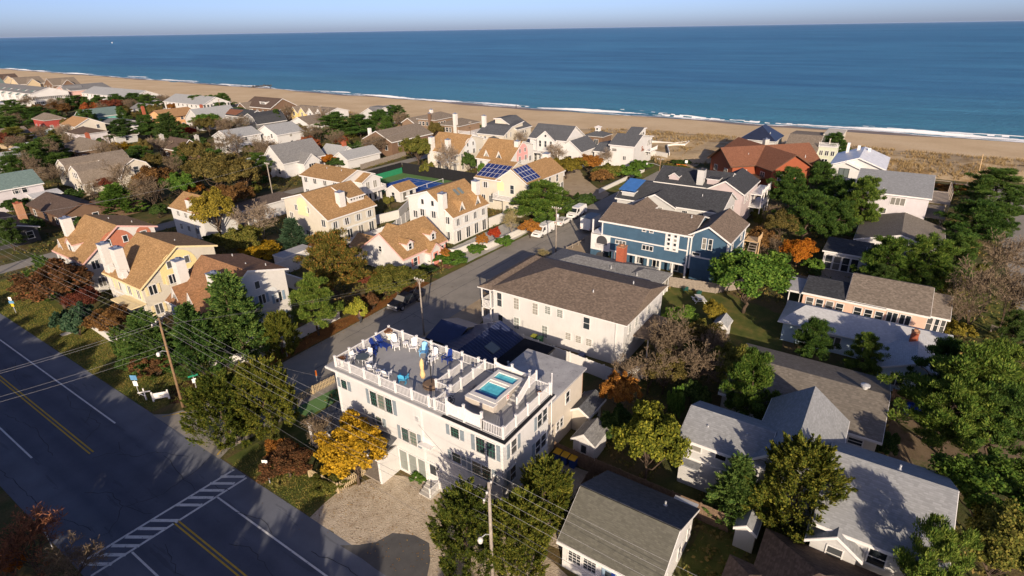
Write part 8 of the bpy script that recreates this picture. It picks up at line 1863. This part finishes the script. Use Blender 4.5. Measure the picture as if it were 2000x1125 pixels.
def van(label, x, y, rz):
    t = tag(empty('van', (x, y, .02), R(rz)), label, 'van', 'white vans parked on the street')
    o = [(-2.72, .38, .92), (-2.80, .62, .96), (-2.78, .95, .95), (-2.62, 1.08, .93), (-1.95, 1.24, .93), (-1.30, 1.96, .80), (-1.05, 2.08, .76), (2.55, 2.10, .76), (2.74, 1.98, .80), (2.80, 1.2, .96), (2.80, .38, .94)]
    hull(o, 0).obj('body', 'paint_van', t); wheels(t, (-1.75, 1.65), .96, .37)
    e = .012
    pane4(t, [(-1.93, -.84, 1.30), (-1.93, .84, 1.30), (-1.36, .72, 1.93), (-1.36, -.72, 1.93)], 'windshield', 'car_glass', (-.035, 0, .03))
    for s in (-1, 1):
        MB().prism([(-1.62, s * .925, 1.28), (-.55, s * .925, 1.28), (-.55, s * .84, 1.86), (-1.15, s * .84, 1.86)], (0, s * .02, 0)).obj('side_window', 'car_glass', t); MB().cbox((-1.7, s * 1.06, 1.3), (.12, .18, .22)).obj('mirror', 'bumper', t)
        MB().cbox((-2.78, s * .72, .84), (.06, .34, .2)).obj('headlight', 'lamp_clear', t); MB().cbox((2.80, s * .82, 1.0), (.04, .12, .4)).obj('tail_light', 'lamp_red', t); MB().cbox((.1, s * .962, 1.05), (.02, .01, 1.1)).cbox((1.2, s * .962, 1.05), (.02, .01, 1.1)).obj('panel_seam', 'bumper', t)
    MB().cbox((-2.8, 0, .84), (.05, 1.0, .22)).obj('grille', 'bumper', t); MB().cbox((-2.8, 0, .48), (.14, 1.9, .2)).obj('front_bumper', 'paint_van', t); MB().cbox((2.85, 0, .48), (.12, 1.9, .16)).obj('rear_bumper', 'bumper', t)
    for q in (-.9, .6, 1.9): MB().cbox((q, 0, 2.13), (.05, 1.4, .04)).obj('roof_bar', 'galvanised', t)
van('white cargo van parked nearest, with pole shadow across it', 89.0, 53.3, 0); van('white cargo van parked farther, half in shadow', 102.9, 53.4, 0)
t = tag(empty('sedan', (96.7, 53.2, .02), R(180)), 'white sedan parked between the two white vans', 'car')
hull([(-2.25, .32, .80), (-2.32, .62, .84), (-2.1, .82, .85), (-1.05, .95, .84), (-.35, 1.38, .60), (.75, 1.40, .60), (1.55, 1.02, .80), (2.2, .98, .82), (2.32, .70, .84), (2.28, .32, .80)], 0).obj('body', 'paint_van', t); wheels(t, (-1.4, 1.35), .84, .32)
pane4(t, [(-1.0, -.74, .99), (-1.0, .74, .99), (-.38, .56, 1.36), (-.38, -.56, 1.36)], 'windshield', 'car_glass', (-.02, 0, .02)); pane4(t, [(1.48, -.70, 1.06), (1.48, .70, 1.06), (.78, .56, 1.38), (.78, -.56, 1.38)], 'rear_window', 'car_glass', (.02, 0, .02))
for s in (-1, 1): MB().prism([(-.85, s * .80, 1.0), (1.25, s * .80, 1.04), (.72, s * .62, 1.34), (-.32, s * .62, 1.34)], (0, s * .03, 0)).obj('side_window', 'car_glass', t); MB().cbox((-2.2, s * .6, .68), (.16, .36, .12)).obj('headlight', 'lamp_clear', t); MB().cbox((2.28, s * .62, .8), (.06, .36, .14)).obj('tail_light', 'lamp_red', t)
t = tag(empty('pickup_truck', (52.4, 54.2, .02), 0), 'dark navy pickup truck parked facing the highway', 'pickup truck')
hull([(-2.75, .45, .90), (-2.85, .75, .95), (-2.75, 1.05, .95), (-1.45, 1.18, .94), (-.85, 1.78, .74), (.55, 1.80, .74), (.85, 1.22, .94), (.86, .62, .94), (2.75, .62, .94), (2.8, .45, .9)], 0).obj('body', 'paint_pickup', t); wheels(t, (-1.75, 1.75), .96, .40, .26)
bd = MB()
for s in (-1, 1): bd.box(.86, 2.8, min(s * .94, s * .84), max(s * .94, s * .84), .62, 1.2)
bd.box(2.7, 2.8, -.84, .84, .62, 1.2).obj('cargo_bed', 'paint_pickup', t); MB().box(.87, 2.7, -.84, .84, .63, .72).obj('bed_floor', 'bumper', t)
pane4(t, [(-1.42, -.84, 1.22), (-1.42, .84, 1.22), (-.88, .70, 1.76), (-.88, -.70, 1.76)], 'windshield', 'car_glass', (-.03, 0, .02))
for s in (-1, 1): MB().prism([(-1.2, s * .93, 1.22), (.7, s * .93, 1.24), (.5, s * .78, 1.72), (-.82, s * .78, 1.72)], (0, s * .03, 0)).obj('side_window', 'car_glass', t); MB().cbox((-2.8, s * .7, .88), (.1, .38, .22)).obj('headlight', 'lamp_clear', t); MB().cbox((-1.3, s * 1.06, 1.25), (.12, .2, .18)).obj('mirror', 'bumper', t)
MB().cbox((-2.86, 0, .85), (.06, .9, .3)).obj('grille', 'rim', t); MB().cbox((-2.88, 0, .52), (.14, 1.9, .22)).obj('front_bumper', 'rim', t)
t = tag(empty('box_truck', (96.8, 46.6, .02), R(177)), 'white box truck standing in shadow beside blue house', 'truck')
hull([(-2.9, .45, .95), (-3.0, .9, .98), (-2.8, 1.1, .96), (-2.2, 1.25, .95), (-1.7, 2.05, .85), (-.95, 2.1, .85), (-.95, .45, .95)], 0).obj('cab', 'paint_box', t); MB().box(-.9, 3.1, -1.08, 1.08, .75, 3.0).obj('cargo_box', 'paint_box', t); MB().box(-.9, 3.1, -.3, .3, .5, .75).obj('chassis', 'bumper', t); MB().box(-.92, 3.12, -1.1, 1.1, 3.0, 3.06).obj('roof_cap', 'shutter_grey', t)
wheels(t, (-2.0, 2.0), 1.0, .38); pane4(t, [(-2.18, -.84, 1.3), (-2.18, .84, 1.3), (-1.74, .76, 2.0), (-1.74, -.76, 2.0)], 'windshield', 'car_glass', (-.03, 0, .02)); MB().box(3.1, 3.13, -.75, .2, .85, 2.7).obj('rear_door', 'paint_van', t); MB().box(3.1, 3.35, -1.0, 1.0, .5, .62).obj('rear_bumper', 'bumper', t)
for s in (-1, 1): MB().prism([(-1.95, s * .955, 1.3), (-1.1, s * .955, 1.3), (-1.1, s * .88, 1.95), (-1.6, s * .88, 1.95)], (0, s * .02, 0)).obj('side_window', 'car_glass', t); MB().cbox((3.1, s * .95, 1.0), (.04, .1, .3)).obj('tail_light', 'lamp_red', t)
# ------------------------------------------------------------------ people
def outfit(name, trousers, top, skin, hair):
    m, n, b, o = nt(name); s = node(n, 'ShaderNodeSeparateXYZ'); n.links.new(coords(n), s.inputs[0]); r = node(n, 'ShaderNodeValToRGB'); r.color_ramp.interpolation = 'CONSTANT'
    e = r.color_ramp.elements
    for i, (p, c) in enumerate([(0, (.02, .02, .02)), (.05, trousers), (.50, top), (.83, skin), (.955, hair)]):
        if i > 1: e.new(p)
        e[i].position = p; e[i].color = (*c, 1)
    n.links.new(math_(n, 'DIVIDE', s.outputs[2], 1.78), r.inputs[0]); n.links.new(r.outputs[0], b.inputs['Base Color']); b.inputs['Roughness'].default_value = .85
outfit('outfit_dark', (.03, .035, .045), (.09, .055, .05), (.42, .25, .17), (.03, .02, .015)); outfit('outfit_beach', (.03, .03, .04), (.03, .03, .035), (.4, .25, .18), (.03, .02, .015))
def person(label, x, y, z, rz, mat, stride=.08):
    V = [(0, 0, .95, .15), (0, 0, 1.15, .14), (0, .0, 1.36, .17), (0, 0, 1.47, .07), (0, -.02, 1.56, .085), (0, -.03, 1.68, .105), (0, -.02, 1.76, .07),
         (-.2, 0, 1.40, .065), (-.25, .03, 1.12, .048), (-.24, -.08, .88, .038), (-.25, -.12, .78, .04), (.2, 0, 1.40, .065), (.25, .03, 1.12, .048), (.22, -.12, .92, .038), (.2, -.18, .84, .04),
         (-.10, 0, .88, .10), (-.11, -stride, .48, .07), (-.11, -stride * .4, .08, .05), (-.11, -.16 - stride * .4, .045, .045), (.10, 0, .88, .10), (.11, stride * .3, .48, .07), (.11, stride, .08, .05), (.11, -.16 + stride, .045, .045)]
    E_ = [(0, 1), (1, 2), (2, 3), (3, 4), (4, 5), (5, 6), (2, 7), (7, 8), (8, 9), (9, 10), (2, 11), (11, 12), (12, 13), (13, 14), (0, 15), (15, 16), (16, 17), (17, 18), (0, 19), (19, 20), (20, 21), (21, 22)]
    t = tag(empty('person', (x, y, z), R(rz)), label, 'person'); me = bpy.data.meshes.new('body'); me.from_pydata([v[:3] for v in V], E_, []); me.materials.append(MATS[mat]); o = link('body', me, t)
    o.modifiers.new('skin', 'SKIN').use_smooth_shade = True
    for i, v in enumerate(V): me.skin_vertices[0].data[i].radius = (v[3], v[3])
    me.skin_vertices[0].data[0].use_root = True
    sb = o.modifiers.new('sub', 'SUBSURF'); sb.levels = 1; sb.render_levels = 2
    f = MB().cbox((0, -.135, 1.665), (.028, .03, .045)).obj('nose', mat, t)
    MB().lathe([(.115, 1.66), (.122, 1.71), (.10, 1.78), (.05, 1.815), (0, 1.82)], 12, (0, .0, 0)).obj('hair', 'trim_brown', t, smooth=True)
    return t
person('person in dark trousers and maroon top standing at the roadside', 45.0, 55.6, .01, -20, 'outfit_dark'); person('tiny dark figure walking on the wet sand', 247.5, 164.5, float(coast_z(247.5, 164.5)), 60, 'outfit_beach', .2); person('tiny dark figure far along the beach', 257.5, 380, float(coast_z(257.5, 380)), 120, 'outfit_beach', .2)
# ------------------------------------------------------------------ boats and groyne far out
for lab, x, y, s in (('far white sail speck on the horizon line', 9200, 11500, 2.2), ('small white boat on the open sea at left', 1520, 3540, 1.0)):
    t = tag(empty('boat', (x, y, -.2), 1.0), lab, 'boat'); t.scale = (s,) * 3; MB().prism([(-6, 0, 2), (-5, -1.8, 2), (4, -1.8, 2.2), (7, 0, 2.6), (4, 1.8, 2.2), (-5, 1.8, 2)], (0, 0, -2)).obj('boat_hull', 'sign_white', t); MB().box(-3, 1, -1.2, 1.2, 2, 4.2).obj('cabin', 'sign_white', t); MB().tube([(0, 0, 4), (0, 0, 9)], .12, 5).obj('mast', 'sign_white', t)
t = tag(empty('groyne', (258, 404, 0)), 'dark rock groyne at the water edge far left', 'groyne'); rr = random.Random(4)
for i in range(16):
    m = MB().cbox((i * 1.1 + rr.uniform(-.3, .3), rr.uniform(-1.2, 1.2), rr.uniform(-.2, .4)), (rr.uniform(1, 1.8), rr.uniform(1, 1.8), rr.uniform(.8, 1.4)), 0, Matrix.Rotation(rr.uniform(0, 3), 3, 'Z') @ Matrix.Rotation(rr.uniform(-.3, .3), 3, 'X')); m.obj('rock', 'bumper', t)
# ------------------------------------------------------------------ haze: one even body of thin sea air round the whole place
hm = bpy.data.materials.new('sea_haze'); hm.use_nodes = True; hn = hm.node_tree; hn.nodes.clear()
ho = hn.nodes.new('ShaderNodeOutputMaterial'); hv = hn.nodes.new('ShaderNodeVolumePrincipled'); hn.links.new(hv.outputs[0], ho.inputs['Volume'])
hv.inputs['Color'].default_value = (.52, .66, .95, 1); hv.inputs['Density'].default_value = HAZE; hv.inputs['Anisotropy'].default_value = 0.0
MATS['sea_haze'] = hm
hz = MB().box(-6500, 71000, -71000, 71000, -6, 48).obj('haze', 'sea_haze'); tag(hz, 'thin pale sea haze over the whole coast', 'haze', kind='stuff')
